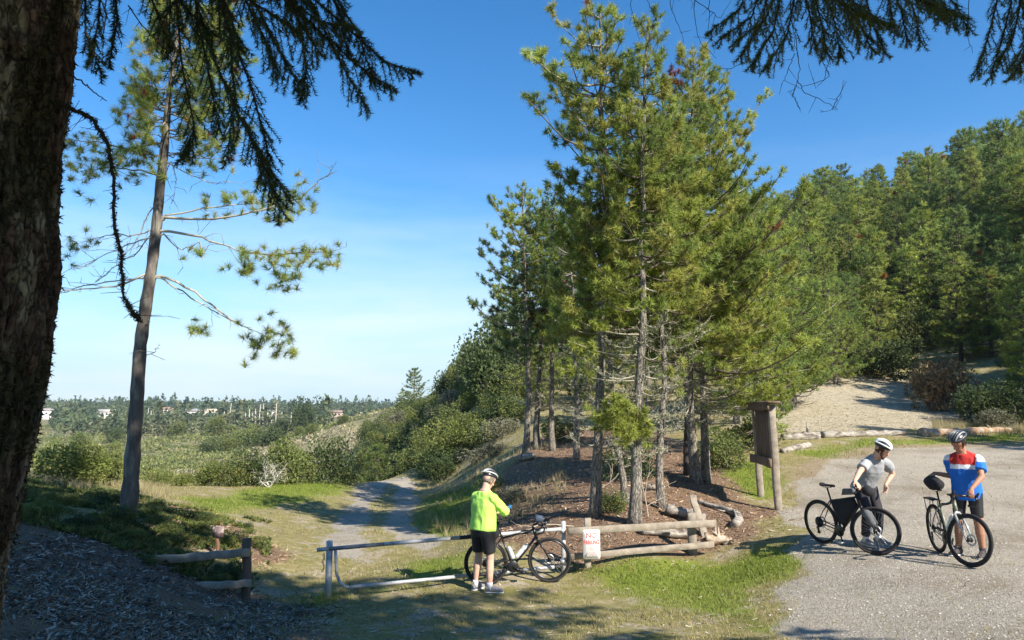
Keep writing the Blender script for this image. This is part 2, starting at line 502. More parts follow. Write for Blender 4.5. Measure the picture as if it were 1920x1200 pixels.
TX = cmp_(CTRL[:, 0], CTRL[:, 1])
TW = tps_fit(TX, CTRL[:, 2], 2e-4)


def gz(x, y):
    x = np.asarray(x, float); y = np.asarray(y, float); sh = x.shape
    Q = cmp_(x.ravel(), y.ravel())
    out = np.zeros(len(Q))
    for i in range(0, len(Q), 20000):
        q = Q[i:i + 20000]
        r2 = ((q[:, None] - TX[None]) ** 2).sum(-1)
        out[i:i + 20000] = (0.5 * r2 * np.log(np.maximum(r2, 1e-20))) @ TW[:-3] + TW[-3] + q @ TW[-2:]
    d = np.hypot(x.ravel(), y.ravel())
    xy = np.stack([x.ravel(), y.ravel()], -1)
    out += (fbm(xy / 1.7, 3, 3) - 0.5) * 0.10 * smooth(3, 9, d) * (1 - 0.6 * smooth(60, 150, d))
    out += (fbm(xy / 25, 3, 9) - 0.5) * 3.0 * smooth(45, 160, d)
    out += (fbm(xy / 170, 3, 19) - 0.42) * 14.0 * smooth(330, 800, d)
    return out.reshape(sh)


def ground(x, y):
    return float(gz(np.array([x]), np.array([y]))[0])


_ts = np.geomspace(4, 1600, 420)


def hit(px, row):
    """where the line of sight of a pixel first meets the ground"""
    a = P(px, row, 1.0) - np.array([0, 0, CZ])
    p = a[None] * _ts[:, None]
    z = gz(p[:, 0], p[:, 1])
    b = np.nonzero(p[:, 2] + CZ < z)[0]
    i = b[0] if len(b) else len(_ts) - 1
    return p[i, :2]


def poly(pix):
    return np.array([hit(*p) for p in pix])


def sdist(xy, pg):
    """signed distance to a polygon, positive inside"""
    xy = np.asarray(xy, float)
    d = np.full(len(xy), 1e9); ins = np.zeros(len(xy), bool)
    n = len(pg)
    for i in range(n):
        a, b = pg[i], pg[(i + 1) % n]
        e = b - a; w = xy - a
        t = np.clip((w @ e) / max(e @ e, 1e-9), 0, 1)
        d = np.minimum(d, np.linalg.norm(w - t[:, None] * e, axis=1))
        c = (a[1] > xy[:, 1]) != (b[1] > xy[:, 1])
        with np.errstate(divide='ignore', invalid='ignore'):
            xi = (b[0] - a[0]) * (xy[:, 1] - a[1]) / (b[1] - a[1]) + a[0]
        ins ^= c & (xy[:, 0] < xi)
    return np.where(ins, d, -d)


G_LOT = np.concatenate([poly([(1500, 1198), (1440, 1150), (1425, 1112), (1490, 1085), (1530, 1048), (1500, 1015), (1480, 965), (1480, 915), (1540, 868), (1650, 846), (1780, 838), (1918, 836)]), np.array([[19, 24], [17, 10], [9, 4], [5, 5]])])
G_TRL = poly([(606, 1045), (612, 1000), (648, 950), (703, 899), (738, 896), (705, 945), (680, 1000), (690, 1055)])
G_TRR = poly([(738, 897), (772, 896), (792, 940), (768, 985), (835, 1022), (790, 1038), (715, 990), (738, 940)])
G_TRAIL = poly([(560, 1105), (600, 1040), (612, 1000), (648, 950), (703, 899), (772, 896), (795, 940), (785, 985), (850, 1025), (880, 1085)])
G_GRN = [poly(a) for a in [
    [(1080, 1072), (1290, 1050), (1420, 1035), (1500, 1040), (1480, 1085), (1425, 1112), (1440, 1150), (1430, 1180), (1240, 1150), (1090, 1110)],
    [(330, 935), (480, 912), (640, 902), (690, 900), (640, 925), (480, 955), (380, 968)],
    [(1330, 880), (1420, 865), (1480, 900), (1450, 945), (1400, 935), (1340, 905)],
    [(700, 1080), (830, 1045), (880, 1030), (890, 1075), (760, 1100)],
    [(800, 930), (900, 905), (960, 925), (920, 985), (830, 1010), (780, 985)],
    [(1480, 850), (1600, 828), (1900, 818), (1900, 832), (1700, 838), (1560, 860)],
    [(330, 1160), (620, 1110), (620, 1150), (500, 1190)],
]]
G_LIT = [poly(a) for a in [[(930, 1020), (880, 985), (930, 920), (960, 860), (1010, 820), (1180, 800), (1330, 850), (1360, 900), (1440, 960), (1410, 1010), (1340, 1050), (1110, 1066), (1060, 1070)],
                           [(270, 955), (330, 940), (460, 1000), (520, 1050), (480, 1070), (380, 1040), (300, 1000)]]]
G_CHIP = np.concatenate([poly([(300, 1055), (470, 1120), (640, 1140), (640, 1190)]), np.array([[-1.5, 6.5], [-2, 3], [-8, 2], [-12, 7], [-7, 10.8]])])
G_STRAW = poly([(1380, 800), (1440, 815), (1730, 806), (1800, 800), (1900, 780), (1800, 740), (1760, 712), (1600, 704), (1500, 722), (1400, 760)])


def masks(xy):
    d = np.hypot(xy[:, 0], xy[:, 1])
    wob = (fbm(xy / 1.1, 4, 31) - 0.5) * 1.3
    wob2 = (fbm(xy / 0.35, 3, 77) - 0.5) * 0.4
    lot = smooth(-0.30, 0.35, sdist(xy, G_LOT) + wob * 0.9 + wob2)
    tr = np.maximum(smooth(-0.25, 0.3, sdist(xy, G_TRL) + wob * 0.6 + wob2), smooth(-0.25, 0.3, sdist(xy, G_TRR) + wob * 0.6 + wob2)) * 0.9
    lot = np.maximum(lot, tr)
    grn = 0
    for g in G_GRN:
        grn = np.maximum(grn, smooth(-0.9, 0.9, sdist(xy, g) + wob * 1.3))
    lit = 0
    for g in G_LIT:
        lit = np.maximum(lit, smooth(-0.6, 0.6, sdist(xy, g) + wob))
    chip0 = smooth(-0.6, 0.6, sdist(xy, G_CHIP) + wob * 0.8)
    pt = smooth(0.36, 0.52, fbm(xy / 1.1, 4, 111))
    chip = chip0 * pt
    lit = np.maximum(lit, chip0 * (1 - pt))
    straw = smooth(-0.8, 0.8, sdist(xy, G_STRAW) + wob)
    far = smooth(48, 70, d)
    return lot, grn, lit, chip, straw, far


# ground material: colours by kind of cover, all noise-broken
def ground_material():
    m = bpy.data.materials.new('ground_cover')
    m.use_nodes = True
    n = m.node_tree; N = n.nodes; K = n.links.new
    b = N['Principled BSDF']; b.inputs['Roughness'].default_value = 0.95; b.inputs['Specular IOR Level'].default_value = 0.15
    co = N.new('ShaderNodeTexCoord')

    def noise(sc, det=6, ro=0.6):
        q = N.new('ShaderNodeTexNoise'); q.inputs['Scale'].default_value = sc; q.inputs['Detail'].default_value = det; q.inputs['Roughness'].default_value = ro
        K(co.outputs['Object'], q.inputs['Vector']); return q.outputs['Fac']

    def ramp(src, cols, a=0.3, bb=0.7):
        r = N.new('ShaderNodeValToRGB'); e = r.color_ramp.elements
        while len(e) < len(cols): e.new(0.5)
        for i, c in enumerate(cols):
            e[i].position = a + (bb - a) * i / (len(cols) - 1); e[i].color = (*c, 1)
        K(src, r.inputs['Fac']); return r.outputs['Color']

    def fac(attr, ch, nz, soft=0.22):
        at = N.new('ShaderNodeAttribute'); at.attribute_name = attr
        sp = N.new('ShaderNodeSeparateColor'); K(at.outputs['Color'], sp.inputs['Color'])
        s = N.new('ShaderNodeMath'); s.operation = 'ADD'; K(sp.outputs[ch], s.inputs[0]); K(nz, s.inputs[1])
        r = N.new('ShaderNodeMapRange'); r.interpolation_type = 'SMOOTHSTEP'
        r.inputs['From Min'].default_value = 1.0 - soft; r.inputs['From Max'].default_value = 1.0 + soft
        K(s.outputs[0], r.inputs['Value']); return r.outputs['Result']

    def mix(f, a, bb):
        q = N.new('ShaderNodeMix'); q.data_type = 'RGBA'; K(f, q.inputs['Factor']); K(a, q.inputs['A']); K(bb, q.inputs['B']); return q.outputs['Result']

    fine = noise(55, 4); mid = noise(6.5, 7, 0.7); big = noise(0.9, 6, 0.65); tiny = noise(160, 3, 0.7)
    edge = noise(3.3, 8, 0.75); edge2 = noise(14, 5, 0.7)
    dry = mix(ramp(edge, [(0, 0, 0), (1, 1, 1)], 0.40, 0.62), ramp(mid, [(0.15, 0.115, 0.06), (0.30, 0.245, 0.12), (0.43, 0.36, 0.21)]), ramp(fine, [(0.12, 0.13, 0.032), (0.30, 0.27, 0.09)]))
    dry = mix(ramp(noise(1.3, 8, 0.72), [(0, 0, 0), (1, 1, 1)], 0.53, 0.60), dry, ramp(edge2, [(0.23, 0.18, 0.12), (0.37, 0.31, 0.22), (0.47, 0.41, 0.32)]))
    green = ramp(fine, [(0.085, 0.12, 0.016), (0.19, 0.235, 0.034), (0.29, 0.285, 0.07)], 0.3, 0.72)
    grav = mix(ramp(edge, [(0, 0, 0), (1, 1, 1)], 0.42, 0.62), ramp(noise(34, 3, 0.75), [(0.19, 0.16, 0.12), (0.36, 0.32, 0.26), (0.55, 0.50, 0.42)], 0.34, 0.66), ramp(noise(20, 4, 0.75), [(0.23, 0.195, 0.145), (0.36, 0.32, 0.26), (0.46, 0.42, 0.35)], 0.34, 0.66))
    gv = N.new('ShaderNodeMix'); gv.data_type = 'RGBA'; gv.blend_type = 'MULTIPLY'; gv.inputs['Factor'].default_value = 1.0
    K(grav, gv.inputs['A']); K(ramp(noise(0.55, 7, 0.7), [(0.74, 0.70, 0.64), (1.0, 1.0, 1.0), (1.10, 1.08, 1.05)], 0.36, 0.64), gv.inputs['B']); grav = gv.outputs['Result']
    brown = ramp(mid, [(0.26, 0.19, 0.115), (0.36, 0.29, 0.2)])
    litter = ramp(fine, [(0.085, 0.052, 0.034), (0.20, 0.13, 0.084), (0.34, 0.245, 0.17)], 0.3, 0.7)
    chips = ramp(fine, [(0.07, 0.052, 0.04), (0.16, 0.125, 0.10), (0.30, 0.255, 0.215)], 0.3, 0.72)
    straw = ramp(mid, [(0.27, 0.225, 0.145), (0.41, 0.355, 0.25), (0.52, 0.46, 0.345)], 0.3, 0.7)
    scrub = ramp(big, [(0.10, 0.105, 0.045), (0.20, 0.18, 0.085), (0.30, 0.265, 0.17)], 0.35, 0.65)
    c = dry
    c = mix(fac('Ca', 'Green', edge), c, green)
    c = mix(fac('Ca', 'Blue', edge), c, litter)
    c = mix(fac('Cb', 'Red', edge), c, chips)
    c = mix(fac('Cb', 'Green', edge), c, straw)
    c = mix(fac('Cb', 'Blue', edge), c, scrub)
    # worn brown rim of the lot
    c = mix(fac('Cc', 'Red', edge), c, brown)
    c = mix(fac('Ca', 'Red', edge2, 0.16), c, grav)
    K(c, b.inputs['Base Color'])
    bp = N.new('ShaderNodeBump'); bp.inputs['Strength'].default_value = 0.9; bp.inputs['Distance'].default_value = 0.03
    ad = N.new('ShaderNodeMath'); ad.operation = 'ADD'; K(fine, ad.inputs[0]); K(mid, ad.inputs[1])
    K(ad.outputs[0], bp.inputs['Height']); K(bp.outputs['Normal'], b.inputs['Normal'])
    return m


M_GROUND = ground_material()


def build_terrain():
    du = 0.024
    gx = np.sinh(np.concatenate([np.arange(-5.75, -3.2, du * 3), np.arange(-3.2, 3.2, du), np.arange(3.2, 5.8, du * 3)])) * SCL
    gy = np.sinh(np.concatenate([np.arange(-1.9, 4.4, du), np.arange(4.4, 6.0, du * 2.5)])) * SCL
    nx, ny = len(gx), len(gy)
    X, Y = np.meshgrid(gx, gy)
    Z = gz(X, Y)
    V = np.stack([X, Y, Z], -1).reshape(-1, 3)
    lot, grn, lit, chip, straw, far = masks(V[:, :2])
    G_RIM = poly([(1470, 880), (1600, 838), (1918, 822), (1918, 880), (1700, 880), (1560, 915), (1500, 960)])
    rim = smooth(-0.8, 0.8, sdist(V[:, :2], G_RIM)) * 0.75
    i = np.arange(ny - 1)[:, None] * nx; j = np.arange(nx - 1)[None]
    Q = np.stack([i + j, i + j + 1, i + nx + j + 1, i + nx + j], -1).reshape(-1, 4)
    cen = V[Q].mean(1)[:, :2]
    inlot = sdist(cen, G_LOT) > 0
    intr = sdist(cen, G_TRAIL) > 0
    dd = np.hypot(cen[:, 0], cen[:, 1])
    hill = (dd > 300)
    kinds = [('ground', ~(inlot | intr | hill)), ('gravel_parking_lot', inlot & ~hill), ('trail', intr & ~inlot & ~hill), ('far_hills', hill)]
    for name, m in kinds:
        q = Q[m]
        used, inv = np.unique(q.ravel(), return_inverse=True)
        mb = MB().add(V[used], None, inv.reshape(-1, 4))
        o = mb.build(name, M_GROUND, None, True)
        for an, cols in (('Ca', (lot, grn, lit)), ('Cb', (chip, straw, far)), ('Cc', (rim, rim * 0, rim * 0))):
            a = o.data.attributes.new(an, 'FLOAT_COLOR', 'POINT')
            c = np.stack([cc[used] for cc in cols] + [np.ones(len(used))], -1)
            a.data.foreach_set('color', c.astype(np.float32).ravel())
        tag(o, {'ground': 'dry grass and litter ground around the gate and trees', 'gravel_parking_lot': 'pale grey gravel parking lot on the right',
                'trail': 'gravel double track trail running away behind the gate', 'far_hills': 'low wooded hills along the horizon'}[name], kind='structure')


build_terrain()

# ------------------------------------------------------------------ trees
GREENS = np.array([(0.28, 0.345, 0.072), (0.335, 0.38, 0.078), (0.22, 0.29, 0.072), (0.36, 0.365, 0.088)])
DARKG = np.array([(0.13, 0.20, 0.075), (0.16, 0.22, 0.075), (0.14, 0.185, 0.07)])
RUSTY = np.array([0.26, 0.085, 0.03])


def path_at(pth, t):
    t = np.clip(t, 0, 1) * (len(pth) - 1)
    i = np.minimum(np.floor(t).astype(int), len(pth) - 2); f = t - i
    return pth[i] * (1 - f)[..., None] + pth[i + 1] * f[..., None] if np.ndim(t) else pth[i] * (1 - f) + pth[i + 1] * f


def trunk_mesh(pth, r0, r1, k=12, seed=0, flare=0.35, ridge=0.06, n=40):
    t = np.linspace(0, 1, n)
    p = path_at(pth, t)
    rad = r0 + (r1 - r0) * t ** 0.85
    rad = rad * (1 + flare * np.exp(-t * n / 2.2))
    mb = MB()
    tube(mb, p, rad, k, rough=ridge, seed=seed)
    return mb


def gen_pine(r, H, r0, prof, t0=0.35, dead0=0.12, lean=(0, 0), spacing=0.36, per=5, greens=GREENS, needle=(42, 0.145, 0.0062, 0.75), twd=5.0, rust=0.012, lichen=1.0, top_sparse=0.0, wob=0.12, size=1.0, bark=None, extra=()):
    """trunk, branches, crown and lichen of one pine. prof(t) gives the reach to -x and to +x at height t*H"""
    n = 14
    tt = np.linspace(0, 1, n)
    w = np.cumsum(r.normal(size=(n, 2)) * wob / 3, 0); w -= w[0]
    pth = np.stack([lean[0] * tt ** 1.3 + w[:, 0], lean[1] * tt + w[:, 1], H * tt], -1)
    trunk = trunk_mesh(pth, r0, 0.018, seed=int(r.integers(1000)))
    br, cr, li = MB(), MB(), MB()
    TA, TB, T0, TCOL = [], [], [], []
    CC, CA, CCOL = [], [], []
    LI = []
    t = dead0
    while t < 0.985:
        dead = t < t0
        m = per + int(r.integers(-1, 2)) - (2 if dead else 0)
        if top_sparse and t > 1 - top_sparse: m = max(2, m - 2)
        for a in r.random() * 6.28 + np.arange(m) * 6.283 / m + r.normal(size=m) * 0.3:
            Rl, Rr = prof(t)
            ca, sa = math.cos(a), math.sin(a)
            R = (Rl if ca < 0 else Rr) * abs(ca) + 0.5 * (Rl + Rr) * (1 - abs(ca))
            R *= (0.55 + 0.6 * r.random()) * (1.3 if r.random() < 0.12 else 1)
            if dead: R *= 0.75
            if R < 0.08: continue
            o = path_at(pth, t)
            el = -0.10 + 0.55 * max(0, (t - 0.3) / 0.7) ** 1.2 + r.normal() * 0.16
            s = np.linspace(0, 1, 7)
            cu = 0.22 + 0.15 * r.random()
            lp = np.stack([ca * R * s, sa * R * s, R * (math.tan(el) * s + cu * s ** 2.2 - 0.12 * np.sin(s * 3.14))], -1)
            lp[:, :2] += np.cumsum(r.normal(size=(7, 2)) * 0.03 * R, 0) * s[:, None]
            lp += o
            lr = (0.011 + 0.0105 * R) * size
            pale = r.random() < (0.75 if dead else 0.25) * lichen
            bc = np.array([0.33, 0.31, 0.24]) if pale else np.array([0.13, 0.105, 0.08])
            tube(br, lp, np.linspace(lr, lr * 0.3, 7), 5, bc, caps=False)
            nt_ = int(R * twd) + 2
            ss = np.sort(r.uniform(0.22 if not dead else 0.15, 1.0, nt_))
            bp = path_at(lp, ss)
            tg = nrm(path_at(lp, np.minimum(ss + 0.08, 1)) - path_at(lp, ss - 0.08))
            sgn = np.where(np.arange(nt_) % 2 == 0, 1, -1)
            side = np.cross(tg, np.array([0, 0, 1.0])) * sgn[:, None]
            td = nrm(tg * 0.75 + side * (0.55 + 0.4 * r.random((nt_, 1))) + np.array([0, 0, 0.28]) + r.normal(size=(nt_, 3)) * 0.18)
            tl = (0.16 + 0.30 * R * (1.05 - ss) + 0.1 * r.random(nt_)) * size ** 0.5
            te = bp + td * tl[:, None]
            TA.append(bp); TB.append(te); T0.append(np.full(nt_, 0.006)); TCOL.append(np.tile(bc, (nt_, 1)))
            if dead:
                if r.random() < 0.8 * lichen:
                    q = path_at(lp, r.random(int(26 * R * lichen))); LI.append(q + r.normal(size=q.shape) * 0.025)
                    f = r.random((nt_ * 4, 1)); q = np.repeat(bp, 4, 0) * (1 - f) + np.repeat(te, 4, 0) * f
                    LI.append(q + r.normal(size=q.shape) * 0.022)
                # crooked secondary twigs
                d2 = nrm(td + r.normal(size=td.shape) * 0.8); TA.append(te); TB.append(te + d2 * tl[:, None] * 0.6); T0.append(np.full(nt_, 0.004)); TCOL.append(np.tile(bc, (nt_, 1)))
                if r.random() < 0.15 and t > t0 * 0.6:
                    CC.append(te); CA.append(td); CCOL.append(greens[r.integers(len(greens), size=nt_)])
                continue
            base = greens[r.integers(len(greens))] * (0.85 + 0.3 * r.random())
            isr = r.random() < rust
            c_ = np.tile(RUSTY if isr else base, (nt_, 1))
            up = np.array([0, 0, 0.45])
            CC.append(te); CA.append(td + up); CCOL.append(c_)
            k2 = tl > 0.3
            if k2.any():
                s2 = nrm(td[k2] + np.cross(td[k2], [0, 0, 1.0]) * r.choice([-1, 1], size=(k2.sum(), 1)) + up * 0.6)
                q = (bp * 0.45 + te * 0.55)[k2]; e2 = q + s2 * 0.2
                TA.append(q); TB.append(e2); T0.append(np.full(len(q), 0.004)); TCOL.append(np.tile(bc, (len(q), 1)))
                CC.append(e2); CA.append(s2 + up); CCOL.append(c_[k2])
            CC.append(lp[-1:]); CA.append((lp[-1] - lp[-2])[None] / R + up); CCOL.append(c_[:1])
        t += spacing * (0.75 + 0.5 * r.random()) / H
    for ep in extra:                                # limbs that reach a given place, tufted towards their ends
        ep = np.asarray(ep, float); o = path_at(pth, max(0.02, (ep[2] - 0.25) / H)); s = np.linspace(0, 1, 6)[:, None]
        lp = o * (1 - s) + ep * s + np.array([0, 0, -0.1]) * np.sin(s * 3.14)
        tube(br, lp, np.linspace(0.02, 0.008, 6), 5, np.array([0.3, 0.27, 0.2]), caps=False)
        q = path_at(lp, r.uniform(0.55, 1, 12)); td = nrm(r.normal(size=(12, 3)) + [0, 0, 0.5]); te = q + td * r.uniform(0.08, 0.22, (12, 1))
        TA.append(q); TB.append(te); T0.append(np.full(12, 0.005)); TCOL.append(np.tile([0.3, 0.27, 0.2], (12, 1)))
        CC.append(te); CA.append(td + [0, 0, 0.5]); CCOL.append(greens[[1] * 12])
    CC.append(pth[-1:]); CA.append(np.array([[0, 0, 1.0]])); CCOL.append(greens[:1])
    TA, TB, T0, TCOL = map(np.concatenate, (TA, TB, T0, TCOL))
    sticks(br, TA, TB, T0 * size, T0 * 0.5 * size, 3, TCOL)
    CC, CA, CCOL = map(np.concatenate, (CC, CA, CCOL))
    CCOL = CCOL * (0.8 + 0.45 * r.random((len(CCOL), 1)))
    nn, ln, wd, sp = needle
    needles(cr, CC, CA, nn, ln, wd, sp, CCOL, r, back=ln * 0.75)
    if LI:
        q = np.concatenate(LI)
        needles(li, q, nrm(r.normal(size=q.shape) + [0, 0, -0.4]), 3, 0.07, 0.016, 1.1, np.array([0.36, 0.36, 0.245]), r, jit=0.35)
    return trunk, br, cr, li


def plant_pine(name, label, base, parts, cat='tree', group=None, bark=None, sink=0.08):
    e = empty(name, (base[0], base[1], base[2] - sink))
    tag(e, label, cat, group)
    tr, br, cr, li = parts
    tr.build('trunk', bark or M_BARK, e, True)
    br.build('branches', M_TWIG, e)
    tag(cr.build('crown', M_NEEDLE, e), kind='stuff')
    if li.n: tag(li.build('lichen', M_LICHEN, e), kind='stuff')
    return e


def at_px(px, d, row=None):
    """ground point d metres ahead under a pixel column"""
    x = (px - 960) / FPX * d / (math.cos(PITCH) - (600 - (row or 930)) / FPX * math.sin(PITCH))
    return np.array([x, d, ground(x, d)])


def prof_px(d, base_z, H, table):
    """table of (row, reach to the left px, reach to the right px) turned into a reach profile in metres"""
    rows = np.array([a[0] for a in table], float)
    z = np.array([P(960, a, d)[2] for a in rows])
    tt = (z - base_z) / H
    o = np.argsort(tt)
    mpp = d / FPX * 1.02
    Lr = np.array([a[1] for a in table], float) * mpp; Rr = np.array([a[2] for a in table], float) * mpp
    return lambda t: (np.interp(t, tt[o], Lr[o]), np.interp(t, tt[o], Rr[o]))


EXTRA = {1: [(1110, 775, -.3), (1130, 760, -.4), (1150, 745, -.5), (1170, 755, -.5), (1195, 770, -.4), (1215, 785, -.3), (1150, 800, -.6), (1180, 800, -.5), (1125, 790, .2), (1205, 810, .1), (1145, 770, -.7), (1070, 640, -.2), (1050, 690, .1), (1080, 600, -.3)],
         0: [(1060, 575, .2), (1090, 660, -.3), (1040, 600, -.2)],
         3: [(1440, 690, -.6), (1480, 700, -.8), (1510, 720, -1.0), (1460, 730, -.9), (1420, 660, -.4), (1500, 660, -.5), (1390, 640, -.5), (1530, 690, -.6), (1450, 640, .2), (1410, 600, -.3), (1480, 610, -.2), (1370, 590, -.6), (1350, 640, -.8)],
         4: [(1430, 740, -1.2), (1470, 745, -1.0), (1400, 715, -1.0), (1360, 690, -.9), (1380, 560, -.6), (1440, 570, -.3), (1495, 570, 0)]}


def grove():
    G = 'pines of the grove beside the gate'
    specs = [
        # px, d, top row, trunk r, t0, lean px, table(row, left, right), label
        (1115, 15.0, 12, 0.112, 0.37, 24, [(12, 10, 12), (60, 60, 32), (100, 90, 45), (165, 140, 60), (230, 105, 70), (340, 118, 80), (480, 110, 95), (620, 100, 90), (760, 95, 80), (900, 30, 30)],
         'tallest pine of the grove, pale lichen-hung lower limbs, trunk behind the no parking sign'),
        (1189, 14.2, 35, 0.115, 0.40, 26, [(35, 10, 12), (90, 24, 26), (160, 45, 48), (260, 70, 62), (360, 95, 85), (480, 110, 100), (620, 105, 100), (760, 95, 80), (900, 30, 30)],
         'thick pale pine trunk nearest the rail fence, with a thin open top'),
        (1240, 15.3, 150, 0.085, 0.42, 10, [(150, 20, 24), (240, 50, 60), (340, 80, 90), (450, 90, 110), (560, 95, 120), (700, 70, 80), (850, 20, 20)],
         'slender straight pine with a bare sunlit trunk right of the thick trunks'),
        (1306, 18.0, 88, 0.125, 0.26, 18, [(88, 14, 16), (150, 44, 48), (210, 60, 66), (290, 80, 96), (350, 90, 120), (430, 95, 145), (540, 100, 175), (640, 95, 185), (720, 90, 190), (820, 30, 30)],
         'pine at the right of the grove, wide green limbs reaching to the notice board'),
        (1324, 18.3, 120, 0.11, 0.28, 26, [(120, 12, 14), (190, 40, 58), (290, 60, 92), (350, 75, 120), (450, 80, 150), (560, 80, 170), (680, 80, 180), (800, 25, 25)],
         'pine forming a twin trunk with its neighbour at the right of the grove'),
        (1289, 19.2, 260, 0.075, 0.5, -8, [(260, 14, 16), (360, 50, 60), (480, 75, 85), (600, 80, 85), (760, 40, 50)],
         'thin dark pine trunk just left of the twin trunk'),
        (1172, 15.6, 330, 0.075, 0.5, -30, [(330, 12, 12), (430, 60, 60), (560, 80, 80), (700, 70, 70), (850, 20, 20)],
         'thin pine stem close behind the thick trunk by the rail fence'),
        (985, 26, 352, 0.12, 0.36, -8, [(352, 12, 16), (380, 56, 30), (450, 60, 55), (530, 80, 60), (565, 112, 60), (640, 70, 60), (740, 60, 50), (830, 20, 20)],
         'leftmost pine of the grove with long dark limbs over the hillside'),
        (1008, 27, 372, 0.12, 0.42, 4, [(372, 14, 16), (430, 50, 48), (540, 62, 60), (680, 60, 55), (830, 20, 20)],
         'second pine from the left end of the grove, dark trunk'),
        (1037, 26.5, 340, 0.11, 0.42, 6, [(340, 12, 14), (400, 46, 46), (520, 60, 62), (680, 56, 56), (830, 18, 18)],
         'third pine from the left end of the grove, pale trunk'),
        (1082, 23.5, 400, 0.10, 0.45, 0, [(400, 14, 16), (480, 55, 55), (600, 65, 65), (760, 50, 50)],
         'pine standing behind the tallest pine of the grove'),
        (1215, 24.5, 350, 0.11, 0.40, 0, [(350, 14, 16), (450, 60, 65), (600, 75, 75), (760, 50, 50)],
         'pine at the back of the grove between the pale trunks'),
    ]
    for i, (px, d, top, r0, t0, lean, tab, label) in enumerate(specs):
        r = np.random.default_rng(100 + i)
        b = at_px(px, d)
        H = P(px, top, d)[2] - b[2]
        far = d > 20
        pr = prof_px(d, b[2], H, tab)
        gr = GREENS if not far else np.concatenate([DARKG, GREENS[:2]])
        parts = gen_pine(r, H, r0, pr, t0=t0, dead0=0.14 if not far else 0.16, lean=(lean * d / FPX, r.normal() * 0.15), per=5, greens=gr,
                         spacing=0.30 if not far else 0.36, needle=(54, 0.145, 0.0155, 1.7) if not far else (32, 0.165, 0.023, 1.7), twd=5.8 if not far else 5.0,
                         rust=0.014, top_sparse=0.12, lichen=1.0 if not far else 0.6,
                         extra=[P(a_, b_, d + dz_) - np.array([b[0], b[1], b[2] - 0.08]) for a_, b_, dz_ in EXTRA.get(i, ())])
        e = plant_pine('pine_tree', label, b, parts, group=G, bark=M_BARK if i not in (5,) else M_BARKD)
    # bright young shoot of foliage low on the thick trunk
    # pines behind the notice board, foliage to the ground
    specs = [(1420, 23, 400, 0.10, [(400, 14, 16), (470, 60, 60), (560, 95, 90), (660, 105, 100), (740, 90, 80)], 'rounded pine behind the notice board, touching the grove'),
             (1492, 33, 440, 0.10, [(440, 14, 16), (500, 60, 60), (580, 95, 90), (660, 110, 100), (725, 100, 80)], 'bright green bushy pine at the left edge of the tan slope'),
             (1570, 40, 520, 0.10, [(520, 14, 16), (570, 50, 60), (640, 80, 85), (700, 80, 70)], 'low bushy pine at the top left of the tan slope'),
             (1455, 32, 350, 0.12, [(350, 12, 14), (430, 60, 60), (530, 85, 80), (650, 90, 85)], 'taller pine behind the bushy pines right of the grove'),
             (1380, 29, 330, 0.12, [(330, 12, 14), (430, 55, 60), (530, 80, 80), (680, 80, 85)], 'taller pine right behind the twin trunk of the grove')]
    for i, (px, d, top, r0, tab, label) in enumerate(specs):
        r = np.random.default_rng(300 + i)
        b = at_px(px, d, 760)
        H = P(px, top, d)[2] - b[2]
        parts = gen_pine(r, H, r0, prof_px(d, b[2], H, tab), t0=0.10, dead0=0.05, greens=np.array([(0.27, 0.34, 0.075), (0.31, 0.36, 0.085), (0.21, 0.285, 0.075)]), spacing=0.36,
                         needle=(26, 0.145, 0.021, 1.7), twd=5.4, rust=0.01, per=6, lichen=0.3)
        plant_pine('bushy_pine', label, b, parts, group='bushy pines right of the grove')


grove()


